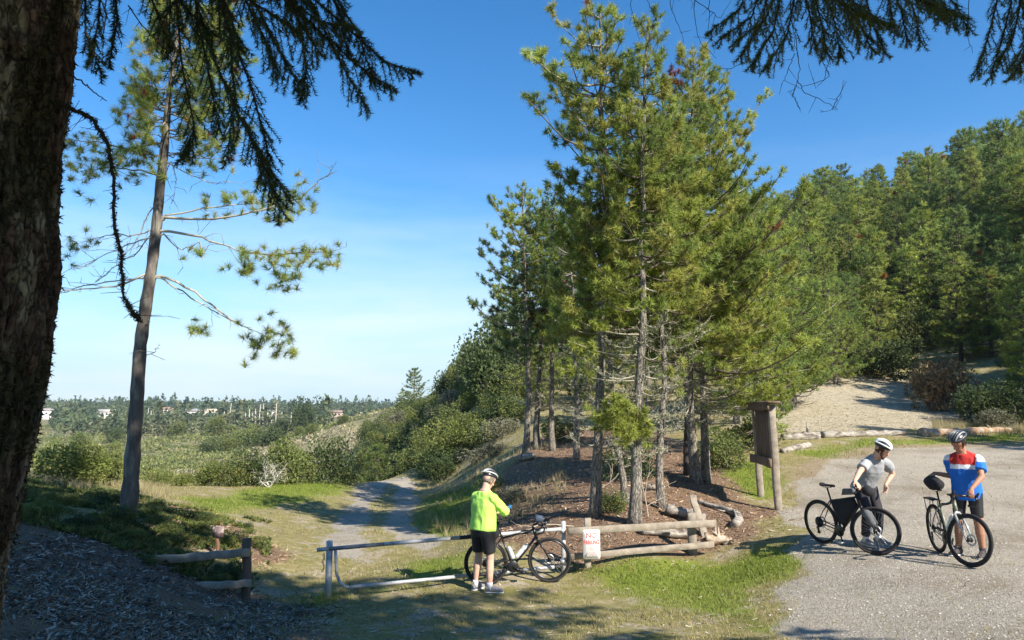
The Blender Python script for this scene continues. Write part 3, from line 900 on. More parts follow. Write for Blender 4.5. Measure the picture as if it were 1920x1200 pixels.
def left_pine():
    D = 13.0
    r = np.random.default_rng(55)
    base = P(240, 968, D)
    e = empty('pine_tree', (0, 0, 0))
    tag(e, 'bare-trunked pine on the left mound with sparse one-sided limbs', 'tree')
    pts = [(240, 985), (247, 880), (256, 760), (263, 650), (274, 570), (285, 500), (294, 420), (300, 350), (308, 280), (315, 200), (325, 120), (335, 50), (342, -40)]
    pth = np.array([P(a, b_, D) for a, b_ in pts])
    wid = np.array([34, 27, 24, 22.5, 21.5, 20.5, 19, 17, 15, 12, 9, 6, 3]) * D / FPX / 2
    tm = MB()
    tt = np.linspace(0, len(pts) - 1, 60)
    pp = path_at(pth, tt / (len(pts) - 1)); ww = np.interp(tt, np.arange(len(pts)), wid)
    ww *= 1 + 0.05 * r.normal(size=60)
    tube(tm, pp, ww, 14, rough=0.08, seed=3)
    tm.build('trunk', material('left_pine_bark_shaded', (0.115, 0.098, 0.085), rough=0.92, var=0.4, scale=9, bump=0.9, bscale=18, stretch=(1.5, 1.5, 0.4), second=(0.27, 0.255, 0.2), sfac=(0.5, 0.66), sscale=4), e, True)  # bark base colour darkened to paint in the firs' shade, paler patches mixed in
    br, cr, li = MB(), MB(), MB()
    CC, CA, CO = [], [], []
    TA, TB = [], []

    def limb(pix, dz, r0, pale=True, twigs=6, foliage=None, lic=True):
        n = len(pix)
        q = np.array([P(a, b_, D + dz * i / (n - 1)) for i, (a, b_) in enumerate(pix)])
        tx = np.interp(pix[0][1], [p[1] for p in pts][::-1], [p[0] for p in pts][::-1])
        if abs(tx - pix[0][0]) < 40: q = np.concatenate([[P(tx, pix[0][1] + 4, D)], q]); n += 1
        s = np.linspace(0, 1, 3 * n)
        q = path_at(q, s); q[1:] += r.normal(size=q[1:].shape) * 0.012
        tube(br, q, np.linspace(r0, r0 * 0.25, len(q)), 5, np.array([0.40, 0.37, 0.29]) if pale else np.array([0.16, 0.13, 0.10]), caps=False)
        k = twigs
        ss = r.uniform(0.2, 1, k)
        a = path_at(q, ss)
        tg = nrm(path_at(q, np.minimum(ss + 0.1, 1)) - path_at(q, ss - 0.1))
        dr = nrm(tg * 0.6 + r.normal(size=(k, 3)) * 0.55)
        l = r.uniform(0.1, 0.4, (k, 1))
        b2 = a + dr * l
        TA.extend([a, b2]); TB.extend([b2, b2 + nrm(dr + r.normal(size=(k, 3)) * 0.6) * l * 0.6])
        if lic:
            f = path_at(q, r.random(22)); needles(li, f + r.normal(size=f.shape) * 0.012, r.normal(size=f.shape), 3, 0.035, 0.010, 1, np.array([0.40, 0.39, 0.28]), r)
        return q

    def clump(px, row, dz=0.0, n=5, col=None, sp=0.11):
        c = P(px, row, D + dz)
        for _ in range(n):
            CC.append(c + r.normal(size=3) * sp); CA.append(nrm(r.normal(size=3) * 0.7 + [0.15 * np.sign(px - 300), 0, 0.7])); CO.append(col if col is not None else GREENS[r.integers(4)] * (0.75 + 0.4 * r.random()))

    limb([(312, 408), (400, 412), (480, 396), (560, 376)], -0.3, 0.035)
    limb([(312, 405), (380, 392), (450, 382), (500, 380)], 0.3, 0.022)
    limb([(560, 376), (590, 345), (612, 330), (624, 312)], -0.3, 0.012, twigs=5)
    for a in [(430, 385), (455, 368), (480, 370), (510, 360), (535, 365), (555, 348), (580, 350), (562, 362), (520, 385), (540, 392), (500, 392), (395, 383), (410, 378), (470, 388), (545, 402), (530, 405)]:
        clump(*a, dz=r.normal() * 0.25)
    limb([(308, 432), (380, 444), (430, 464), (452, 472)], -0.5, 0.033)
    limb([(452, 472), (520, 478), (570, 474), (618, 472)], -0.6, 0.02, twigs=10, pale=False)
    for a in [(455, 480), (475, 474), (500, 470), (520, 482), (545, 478), (570, 468), (592, 474), (615, 478), (605, 488), (530, 505), (545, 522), (535, 530), (500, 492), (470, 500), (580, 492), (555, 498), (460, 492)]:
        clump(*a, dz=-0.5 + r.normal() * 0.2)
    limb([(300, 515), (345, 535), (400, 575), (440, 605), (470, 618)], 0.5, 0.03)
    limb([(300, 520), (360, 560), (430, 600), (500, 632)], 0.9, 0.02)
    for a in [(470, 632), (490, 645), (515, 620), (530, 615), (545, 658), (520, 660), (500, 640), (540, 650), (468, 655), (368, 612), (372, 620)]:
        clump(*a, dz=0.6 + r.normal() * 0.15)
    limb([(300, 268), (240, 280), (190, 268), (130, 262)], -0.4, 0.025, pale=False)
    limb([(300, 330), (250, 318), (200, 315), (150, 322)], 0.3, 0.022, pale=False)
    for a in [(128, 258), (140, 275), (160, 262), (180, 285), (200, 275), (220, 292), (240, 268), (255, 285), (150, 318), (175, 322), (205, 315), (230, 325), (262, 310), (280, 322), (130, 300), (165, 300), (205, 300), (270, 270), (245, 300)]:
        clump(*a, dz=r.normal() * 0.35)
    limb([(292, 430), (240, 442), (200, 440), (168, 450)], -0.5, 0.018)
    for a in [(165, 445), (172, 458), (158, 455), (120, 462), (118, 470), (155, 487), (165, 360), (150, 350)]:
        clump(*a, dz=-0.4, n=2)
    limb([(288, 505), (230, 535), (170, 540), (98, 552)], -0.6, 0.026)
    limb([(286, 520), (220, 525), (150, 538), (95, 556)], 0.5, 0.02)
    limb([(298, 420), (262, 470), (215, 500), (180, 530)], 0.6, 0.018)
    limb([(300, 360), (270, 420), (245, 470), (215, 490)], 0.2, 0.016)
    limb([(300, 440), (250, 455), (210, 470), (150, 505)], -0.8, 0.018)
    limb([(304, 350), (320, 300), (330, 340), (322, 380)], 0.2, 0.014)
    limb([(310, 300), (360, 330), (400, 345), (430, 340)], 0.2, 0.014)
    limb([(306, 440), (340, 470), (372, 450), (385, 480)], -0.4, 0.016)
    for a in [(352, 455), (375, 468), (385, 480), (430, 508), (345, 300), (400, 320), (395, 300), (378, 312)]:
        clump(*a, dz=-0.3, n=2)
    limb([(262, 615), (275, 605), (285, 590)], -0.2, 0.012, twigs=2); limb([(270, 668), (290, 660), (298, 652)], -0.2, 0.010, twigs=2)
    limb([(262, 600), (245, 590), (235, 560), (232, 520)], -0.2, 0.01, twigs=3)
    # upper crown
    for k in range(92):
        t = r.random() ** 0.8
        row = 330 - 330 * t
        c0 = path_at(pth, np.interp(row, [p[1] for p in pts][::-1], np.linspace(0, 1, len(pts))[::-1]))
        sg = r.choice([-1, 1.0], p=[0.42, 0.58])
        reach = (95 if sg < 0 else 175) * (0.35 + 0.65 * r.random()) * (1 - 0.35 * t)
        px0 = np.interp(row, [p[1] for p in pts][::-1], [p[0] for p in pts][::-1])
        dz = r.normal() * 0.8
        end = P(px0 + sg * reach, row + 25 - 75 * r.random(), D + dz)
        s = np.linspace(0, 1, 6)[:, None]
        q = c0 * (1 - s) + end * s + np.array([0, 0, -0.1]) * np.sin(s * 3.14)
        q[1:5] += r.normal(size=(4, 3)) * 0.05
        tube(br, q, np.linspace(0.014, 0.004, 6), 4, np.array([0.24, 0.21, 0.165]), caps=False)
        for f in np.linspace(0.5, 1.0, 4):
            cc = path_at(q, f)
            for _ in range(2):
                o = cc + r.normal(size=3) * 0.12
                CC.append(o); CA.append(nrm(r.normal(size=3) * 0.6 + [0.3 * sg, 0, 0.7])); CO.append((GREENS[r.integers(4)] if r.random() > 0.04 else RUSTY) * (0.75 + 0.45 * r.random()))
    TA, TB = np.concatenate(TA), np.concatenate(TB)
    sticks(br, TA, TB, 0.006, 0.003, 3, np.array([0.30, 0.27, 0.2]))
    needles(cr, CC, CA, 70, 0.16, 0.0075, 1.3, np.array(CO), r, back=0.1)
    br.build('branches', M_TWIG, e); tag(cr.build('crown', M_NEEDLE, e), kind='stuff'); tag(li.build('lichen', M_LICHEN, e), kind='stuff')


left_pine()


# ------------------------------------------------------------------ the near fir: trunk at the left edge, boughs hanging into the picture
def fir_sprays(br, cr, axis, r, side_len=0.13, step=0.022, droop=0.6, col=(0.028, 0.05, 0.026), dens=1.0, tipcol=None):
    """a bough axis with hanging side sprigs, each carrying flat needles"""
    seg = np.linalg.norm(np.diff(axis, axis=0), axis=1).sum()
    n = max(4, int(seg / step))
    s = np.linspace(0.06, 1, n)
    b = path_at(axis, s)
    tg = nrm(path_at(axis, np.minimum(s + 0.03, 1)) - path_at(axis, np.maximum(s - 0.03, 0)))
    sgn = np.where(np.arange(n) % 2 == 0, 1, -1)[:, None]
    rv = nrm(np.cross(tg, nrm(r.normal(size=(n, 3)) * 0.5 + [0, 0.8, 0.6])))
    d = nrm(tg * 0.8 + rv * sgn * 0.75 + np.array([0, 0, -droop]) + r.normal(size=(n, 3)) * 0.16)
    l = side_len * (0.45 + 0.75 * r.random(n)) * np.interp(s, [0, 0.2, 0.8, 1], [0.8, 1.1, 1.0, 0.45])
    e = b + d * l[:, None]
    e[:, 2] -= 0.12 * l
    sticks(br, b, e, 0.0022, 0.0012, 3, np.array([0.09, 0.07, 0.05]))
    # needles along every sprig and along the axis itself
    k = max(8, int(side_len * 560 * dens))
    f = np.linspace(0.05, 1, k)[None, :, None]
    base = (b[:, None] * (1 - f) + e[:, None] * f).reshape(-1, 3)
    dd = np.repeat(nrm(e - b), k, 0)
    f2 = np.linspace(0, 1, int(seg * 260)); ab = path_at(axis, f2); ad = nrm(path_at(axis, np.minimum(f2 + 0.02, 1)) - path_at(axis, np.maximum(f2 - 0.02, 0)))
    base = np.concatenate([base, ab]); dd = np.concatenate([dd, ad])
    m = len(base)
    pr = nrm(np.cross(dd, r.normal(size=(m, 3))))
    nd = nrm(dd * 0.7 + pr)
    c = np.tile(np.asarray(col), (m, 1)) * (0.75 + 0.5 * r.random((m, 1)))
    if tipcol is not None:
        w = (r.random((m, 1)) < 0.5); c = np.where(w, np.asarray(tipcol) * (0.7 + 0.6 * r.random((m, 1))), c)
    ln = 0.023 * (0.75 + 0.5 * r.random((m, 1)))
    sd = nrm(np.cross(nd, r.normal(size=(m, 3)))) * 0.0016
    v = np.stack([base - sd * 1.25, base + sd * 1.25, base + nd * ln], 1).reshape(-1, 3)
    cr.add(v, np.arange(m * 3).reshape(-1, 3), None, np.repeat(c, 3, 0))


def overhead(br, cr, r, at, h0, h1, a0, a1, count, reach, dk, z_top=15.0):
    """the limbs of a fir's upper crown, above and behind the viewer"""
    for k_ in range(count):
        an = r.uniform(a0, a1); h = r.uniform(h0, h1); L0 = r.uniform(0.4, 1.0) * reach * min(1, (z_top + 1 - h) / 7)
        o = np.array([at[0], at[1], h]); s = np.linspace(0, 1, 9)[:, None]
        q = o + np.array([math.cos(an), math.sin(an), 0]) * L0 * s + np.array([0, 0, -0.38]) * L0 * s ** 1.6
        if np.any((q[:, 1] > 0.3) & (CZ + q[:, 1] * 0.62 > q[:, 2] - 0.6)): continue
        tube(br, q, np.linspace(0.03, 0.006, 9), 5, np.array([0.07, 0.055, 0.045]), caps=False)
        m = int(L0 * 12)
        f = r.uniform(0.12, 1, m); a_ = path_at(q, f); d_ = nrm(r.normal(size=(m, 3)) * [1, 1, 0.2] + [0, 0, -0.7]); e_ = a_ + d_ * r.uniform(0.2, 0.55, (m, 1))
        sticks(br, a_, e_, 0.004, 0.002, 3, np.array([0.07, 0.055, 0.045]))
        ff = r.random((m * 4, 1)); cc = np.repeat(a_, 4, 0) * (1 - ff) + np.repeat(e_, 4, 0) * ff
        needles(cr, cc, np.repeat(d_, 4, 0), 4, 0.21, 0.075, 1.1, np.array(dk), r)


def axis_px(pix, d0, d1, n=16):
    q = np.array([P(a_, b_, d0 + (d1 - d0) * i / (len(pix) - 1)) for i, (a_, b_) in enumerate(pix)])
    return path_at(q, np.linspace(0, 1, n))


def fir():
    r = np.random.default_rng(77)
    e = empty('fir_tree', (0, 0, 0))
    tag(e, 'big fir with rough mossy trunk at the left edge and dark boughs overhead', 'tree')
    # trunk: dense sleeve with plated, furrowed bark
    D = 2.55
    edge = [(15, 1290), (24, 1100), (44, 870), (72, 720), (92, 580), (104, 480), (98, 400), (106, 250), (124, 120), (134, 0), (150, -160)]
    n, k = 430, 170
    rows = np.linspace(1330, -280, n)
    ex = np.interp(rows, [a[1] for a in edge][::-1], [a[0] for a in edge][::-1])
    ex = np.where(rows < -160, 150 + (-160 - rows) * 0.06, ex) - 24 * smooth(850, 1250, rows)
    R = np.interp(rows, [-280, 0, 900, 1330], [0.262, 0.27, 0.29, 0.32])
    cen = np.array([P(x, rw, D) for x, rw in zip(ex, rows)])
    cen[:, 0] -= R * 1.09 + 0.05 + 0.03 * smooth(600, 1200, rows)
    cen[:, 1] += 0.02
    a = np.arange(k) / k * 2 * math.pi
    zz = cen[:, 2][:, None] * np.ones((1, k))
    q = np.stack([np.cos(a)[None] * 1.9 * np.ones((n, 1)), np.sin(a)[None] * 1.9 * np.ones((n, 1)), zz * 1.1], -1)
    wq = q + 0.10 * np.stack([fbm(q * 2.5, 2, 61), fbm(q * 2.5, 2, 62), fbm(q * 2.5, 2, 63)], -1)
    fur = np.abs(vnoise(wq * np.array([5.5, 5.5, 3.0]), 5) - 0.5) * 1.5 + np.abs(vnoise(wq * np.array([10, 10, 9.0]), 6) - 0.5) * 0.7
    det = fbm(q * np.array([20, 20, 34.0]), 3, 8)
    lump = fbm(q * np.array([0.9, 0.9, 1.2]), 2, 21)
    rr = R[:, None] * (1 + 0.10 * (lump - 0.5)) + 0.030 * np.clip(fur * 2.4, 0, 1) + 0.022 * (det - 0.5)
    V = np.stack([cen[:, :1] + rr * np.cos(a), cen[:, 1:2] + rr * np.sin(a), zz], -1)
    mossn = fbm(q * np.array([1.6, 1.6, 2.4]), 4, 40)
    lich = fbm(q * np.array([2.6, 2.6, 3.4]), 4, 51)
    fur1 = (np.clip(fur * 2.4, 0, 1) * (0.55 + 0.9 * (det - 0.05)))[..., None]
    c = np.array([0.035, 0.022, 0.017]) * (1 - fur1) + np.array([0.20, 0.135, 0.10]) * fur1
    w = smooth(0.50, 0.58, lich)[..., None] * (0.35 + 0.65 * det[..., None]); c = c * (1 - w) + np.array([0.46, 0.42, 0.30]) * w
    w = smooth(0.53, 0.62, mossn)[..., None] * 0.8; c = c * (1 - w) + np.array([0.06, 0.065, 0.028]) * w
    i = np.arange(n - 1)[:, None] * k; j = np.arange(k)[None]; j2 = (j + 1) % k
    Q = np.stack([i + j, i + j2, i + k + j2, i + k + j], -1).reshape(-1, 4)
    MB().add(V.reshape(-1, 3), None, Q, c.reshape(-1, 3)).build('trunk', M_FIRBARK, e, True)
    # moss and lichen tufts that break the trunk's outline
    idx = r.integers(0, n * k, 9000); idx = idx[(mossn.ravel()[idx] > 0.5) | (r.random(9000) < 0.25)]
    pv = V.reshape(-1, 3)[idx]; nv = np.stack([np.cos(a)[idx % k], np.sin(a)[idx % k], 0 * idx], -1)
    mo = MB(); needles(mo, pv, nv + [0, 0, -0.3], 4, 0.022, 0.007, 0.9, np.array([0.085, 0.075, 0.045]), r, jit=0.6)
    tag(mo.build('moss', M_LICHEN, e), kind='stuff')

    br, cr, bare = MB(), MB(), MB()
    dk = (0.085, 0.13, 0.06)

    def ax(pix, d0, d1, n=16):
        q = np.array([P(a_, b_, d0 + (d1 - d0) * i / (len(pix) - 1)) for i, (a_, b_) in enumerate(pix)])
        return path_at(q, np.linspace(0, 1, n))

    def bough(pix, d0, d1, r0=0.007, **kw):
        q = ax(pix, d0, d1, 4 * len(pix))
        tube(br, q, np.linspace(r0, 0.002, len(q)), 5, np.array([0.07, 0.055, 0.045]), caps=False)
        fir_sprays(br, cr, q, r, **kw)
        return q

    # left mass: one limb above the frame, sprays hanging from it
    lim = ax([(-60, -420), (150, -240), (360, -130), (600, -90), (820, -60)], 2.55, 3.5, 24)
    tube(br, lim, np.linspace(0.035, 0.008, 24), 7, np.array([0.07, 0.055, 0.045]))
    LB = [
        ([(330, -140), (360, -20), (400, 110), (450, 220), (490, 300), (525, 390)], 3.0, 3.1, 0.15),
        ([(360, -130), (420, 30), (470, 160), (500, 270), (505, 340)], 3.05, 3.2, 0.13),
        ([(420, -120), (520, -20), (600, 60), (680, 130), (735, 165)], 3.1, 3.3, 0.12),
        ([(470, -110), (580, -10), (660, 60), (720, 115), (778, 135)], 3.1, 3.3, 0.11),
        ([(430, -120), (480, 10), (520, 90), (560, 160)], 3.05, 3.15, 0.14),
        ([(520, -110), (590, 20), (640, 120), (685, 200)], 3.15, 3.25, 0.11),
        ([(300, -150), (330, -10), (340, 120), (365, 240), (345, 290)], 2.95, 3.0, 0.12),
        ([(390, -130), (430, 60), (440, 180), (425, 300)], 3.1, 3.2, 0.10),
        ([(500, -110), (560, 40), (575, 130), (565, 185)], 3.2, 3.3, 0.11),
        ([(450, -110), (540, 0), (600, 40), (650, 50)], 3.0, 3.1, 0.13),
        ([(350, -130), (420, -30), (500, 20), (560, 60)], 2.9, 3.0, 0.14),
        ([(250, -170), (270, -40), (300, 40), (320, 90)], 2.9, 2.95, 0.11),
        ([(180, -210), (190, -60), (185, 40), (170, 110)], 2.8, 2.85, 0.09),
        ([(200, -200), (215, -40), (220, 40), (205, 120)], 2.9, 2.9, 0.07),
        ([(150, -220), (160, -60), (160, 60), (190, 140)], 2.75, 2.8, 0.07),
        ([(560, -100), (610, -30), (640, 30), (650, 90)], 3.2, 3.2, 0.12),
        ([(300, -150), (330, -60), (330, 0), (300, 50)], 3.1, 3.1, 0.12),
        ([(380, -130), (470, -60), (520, -20), (590, 10)], 3.0, 3.0, 0.14),
        ([(330, -140), (390, -60), (430, 20), (450, 90)], 2.9, 2.9, 0.14), ([(480, -110), (530, -40), (560, 40), (600, 100)], 3.05, 3.05, 0.13),
        ([(540, -100), (620, -20), (670, 60), (700, 150)], 3.25, 3.25, 0.11), ([(400, -120), (450, -20), (490, 60), (520, 130)], 3.2, 3.2, 0.13),
        ([(260, -160), (290, -60), (350, 20), (400, 60)], 3.0, 3.0, 0.12), ([(350, -130), (370, 30), (395, 160), (410, 240)], 3.2, 3.25, 0.11),
        ([(455, 220), (480, 280), (515, 330), (540, 370)], 3.1, 3.1, 0.11),
    ]
    for pix, d0, d1, sl in LB:
        bough(pix, d0, d1, side_len=sl, col=dk, droop=0.75, step=0.024, tipcol=(0.17, 0.21, 0.07) if r.random() < 0.4 else None)
    # bare and mossy twigs
    def bare_twig(pix, d, r0, moss=0, b=0):
        bare = MB(); q = ax(pix, d, d + 0.05, 5 * len(pix))
        q[1:] += r.normal(size=q[1:].shape) * 0.0025
        tube(bare, q, np.linspace(r0, r0 * 0.4, len(q)), 5, np.array([0.045, 0.038, 0.032]), caps=False)
        if moss:
            f = path_at(q, r.random(moss)); needles(bare, f + r.normal(size=f.shape) * 0.004, r.normal(size=f.shape), 3, 0.016, 0.005, 1, np.array([0.06, 0.058, 0.04]), r)
        if b:
            ss = r.random(b); a_ = path_at(q, ss); sticks(bare, a_, a_ + nrm(r.normal(size=(b, 3)) + [0, 0, -0.4]) * r.uniform(0.03, 0.09, (b, 1)), 0.0016, 0.0008, 3, np.array([0.045, 0.038, 0.032]))
        bare.build('dead_twig', M_TWIG, e)
    bare_twig([(95, 190), (130, 200), (175, 225), (202, 270), (212, 330), (216, 430), (228, 490), (234, 560), (248, 585), (262, 602)], 2.6, 0.008, moss=700, b=30)
    bare_twig([(115, 130), (150, 150), (175, 172), (198, 188)], 2.6, 0.004, b=6)
    bare_twig([(200, -40), (196, 60), (190, 120)], 2.7, 0.003, b=6)
    bare_twig([(240, 10), (270, 50), (300, 85), (330, 130)], 2.9, 0.003, b=8)
    bare_twig([(320, -60), (318, 60), (320, 150), (316, 260)], 3.0, 0.003, b=10)
    overhead(br, cr, r, (cen[-1][0], D), 5.0, 20, -2.4, 1.2, 230, 6.5, dk, 22.0)
    top = np.array([[cen[-1][0], D, cen[-1][2] - 0.1], [cen[-1][0] + 0.05, D, 13], [cen[-1][0] + 0.1, D + 0.1, 22]])
    t2 = MB(); tube(t2, path_at(top, np.linspace(0, 1, 24)), np.linspace(0.275, 0.03, 24), 16, np.array([0.10, 0.07, 0.055])); t2.build('upper_trunk', M_FIRBARK, e, True)
    br.build('boughs', M_TWIG, e)
    tag(cr.build('foliage', M_FIR, e), kind='stuff')


fir()

def second_fir():
    r = np.random.default_rng(78)
    e = empty('fir_tree', (0, 0, 0))
    tag(e, 'fir whose green-tipped boughs and bare twigs hang into the top right corner', 'tree')
    br, cr, bare = MB(), MB(), MB()
    dk = (0.08, 0.12, 0.055)

    def bough(pix, d0, d1, r0=0.007, **kw):
        q = axis_px(pix, d0, d1, 4 * len(pix))
        tube(br, q, np.linspace(r0, 0.002, len(q)), 5, np.array([0.07, 0.055, 0.045]), caps=False)
        fir_sprays(br, cr, q, r, **kw)

    stem = np.array([[5.2, -2.6, ground(5.2, -2.6) - 0.2], [5.2, -2.6, 8], [5.1, -2.5, 16.5]])
    tb = MB(); tube(tb, path_at(stem, np.linspace(0, 1, 30)), np.linspace(0.34, 0.03, 30), 18, np.array([0.11, 0.08, 0.062]), rough=0.05); tb.build('trunk', M_FIRBARK, e, True)
    lim2 = path_at(np.concatenate([[[5.2, -2.6, 7.2], [4.4, 0.2, 6.9]], [P(1900, -190, 3.0), P(1700, -170, 3.6), P(1450, -200, 3.7), P(1180, -120, 3.6)]]), np.linspace(0, 1, 30))
    tube(br, lim2, np.linspace(0.05, 0.01, 30), 7, np.array([0.07, 0.055, 0.045]))
    RB = [
        ([(1440, -190), (1440, -60), (1410, 30), (1350, 75)], 3.6, 3.6, 0.11),
        ([(1460, -180), (1470, -40), (1450, 60), (1410, 120)], 3.65, 3.6, 0.12),
        ([(1500, -170), (1520, -30), (1540, 40), (1550, 100)], 3.7, 3.6, 0.12),
        ([(1560, -160), (1590, -40), (1610, 40), (1635, 95)], 3.7, 3.7, 0.11),
        ([(1620, -150), (1660, -50), (1690, 20), (1700, 75)], 3.8, 3.8, 0.11),
        ([(1680, -140), (1730, -40), (1770, 10), (1790, 50)], 3.8, 3.8, 0.10),
        ([(1480, -170), (1500, -60), (1580, 10), (1640, 40)], 3.5, 3.5, 0.13),
        ([(1580, -150), (1640, -60), (1720, 0), (1770, 25)], 3.6, 3.6, 0.12),
        ([(1860, -110), (1870, 0), (1850, 80), (1830, 140)], 3.7, 3.7, 0.09),
        ([(1900, -110), (1915, 0), (1900, 70), (1870, 120)], 3.8, 3.8, 0.12),
        ([(1930, -110), (1950, 10), (1930, 90), (1900, 140)], 3.7, 3.7, 0.12),
        ([(1900, -100), (1905, -20), (1925, 40), (1935, 80)], 3.9, 3.9, 0.12),
    ]
    RB += [([(a_ + 26, b_ + 6) for a_, b_ in pix], d0 + 0.12, d1 + 0.15, sl) for pix, d0, d1, sl in RB] + [([(a_ - 22, b_ - 14) for a_, b_ in pix], d0 - 0.1, d1 - 0.12, sl * 0.9) for pix, d0, d1, sl in RB[:8]]
    for pix, d0, d1, sl in RB:
        bough(pix, d0, d1, side_len=sl, col=(0.10, 0.145, 0.06), droop=0.7, step=0.026, tipcol=(0.22, 0.25, 0.07))

    def bare_twig(pix, d, r0, b=0):
        bare = MB(); q = axis_px(pix, d, d + 0.05, 5 * len(pix))
        q[1:] += r.normal(size=q[1:].shape) * 0.0025
        tube(bare, q, np.linspace(r0, r0 * 0.4, len(q)), 5, np.array([0.045, 0.038, 0.032]), caps=False)
        ss = r.random(b); a_ = path_at(q, ss); sticks(bare, a_, a_ + nrm(r.normal(size=(b, 3)) + [0, 0, -0.4]) * r.uniform(0.03, 0.09, (b, 1)), 0.0016, 0.0008, 3, np.array([0.045, 0.038, 0.032]))
        bare.build('dead_twig', M_TWIG, e)
    for pix in ([(1490, 60), (1500, 130), (1488, 180), (1500, 205), (1480, 170)], [(1540, 80), (1552, 120), (1545, 150), (1500, 165), (1470, 150)],
                [(1495, 150), (1510, 175), (1545, 190), (1572, 205), (1535, 210)], [(1560, 205), (1578, 170), (1582, 150)], [(1550, 70), (1540, 110), (1555, 140), (1530, 165), (1515, 120)],
                [(1490, 100), (1475, 140), (1465, 160)], [(1500, -60), (1480, 10), (1490, 70), (1496, 110)], [(1190, -60), (1182, 10), (1200, 75)], [(1225, -60), (1215, 0), (1230, 40)],
                [(1260, -60), (1255, 10), (1278, 60), (1282, 80)], [(1310, -60), (1300, 20), (1312, 80), (1345, 110)], [(1340, -60), (1330, 10), (1328, 60), (1340, 100)], [(1280, -20), (1330, 20), (1350, 35), (1370, 0)],
                [(1400, 115), (1370, 128), (1335, 132)], [(1820, -30), (1812, 60), (1825, 100)], [(1870, 20), (1885, 50), (1915, 70)]):
        bare_twig(pix, 3.6, 0.0022, b=3)
    overhead(br, cr, r, (5.2, -2.6), 4.6, 15.5, -3.14, 3.14, 150, 6.0, dk, 18.0)
    overhead(br, cr, r, (5.2, -2.6), 8.5, 16.0, 0.6, 2.8, 110, 6.5, dk, 20.0)
    br.build('boughs', M_TWIG, e)
    tag(cr.build('foliage', M_FIR, e), kind='stuff')


second_fir()

# ------------------------------------------------------------------ forest, scrub and bushes
def gen_shrub(r, sx, sz, n=1400, leaf=0.07, cols=((0.10, 0.12, 0.04),), lobes=9, stems=7, stemcol=(0.16, 0.13, 0.1), spiky=0.0):
    st, lv = MB(), MB()
    C, A = [], []
    for k in range(lobes):
        a = r.random() * 6.28; q = math.sqrt(r.random()) * 0.62
        c = np.array([math.cos(a) * q * sx, math.sin(a) * q * sx, sz * r.uniform(0.28, 0.72)])
        rad = np.array([sx, sx, sz]) * r.uniform(0.28, 0.46)
        m = n // lobes
        u = nrm(r.normal(size=(m, 3)))
        p = c + u * rad * (0.62 + 0.45 * r.random((m, 1)) ** 0.6)
        k_ = p[:, 2] > 0.02
        C.append(p[k_]); A.append((u + [0, 0, 0.35])[k_])
        if k < stems:
            s = np.linspace(0, 1, 5)[:, None]
            pp = s * c + np.array([0, 0, 0.0]) + r.normal(size=(5, 3)) * 0.04 * sx * s
            tube(st, pp, np.linspace(0.022, 0.008, 5) * sx, 4, np.array(stemcol), caps=False)
    C, A = np.concatenate(C), np.concatenate(A)
    cols = np.asarray(cols)
    hue = cols[(vnoise(C / (0.35 * sx), int(r.integers(999))) * 0.999 * len(cols)).astype(int)]
    needles(lv, C, A, 3, leaf * (1 + spiky), leaf * 0.55, 0.9, hue * (0.75 + 0.5 * r.random((len(C), 1))), r)
    return st, lv


def proto(name, stem, leaf, stem_name, leaf_name, smat, lmat):
    return (stem.mesh(stem_name, smat), leaf.mesh(leaf_name, lmat), stem_name, leaf_name)


def place(name, pr, loc, rz, sc, label, cat, group, stem=True):
    e = empty(name, loc, rz)
    e.scale = sc if isinstance(sc, tuple) else (sc, sc, sc)
    tag(e, label, cat, group)
    for me, nm in zip(pr[0], pr[1]):
        o = bpy.data.objects.new(nm, me); COL.objects.link(o); o.parent = e
    return e


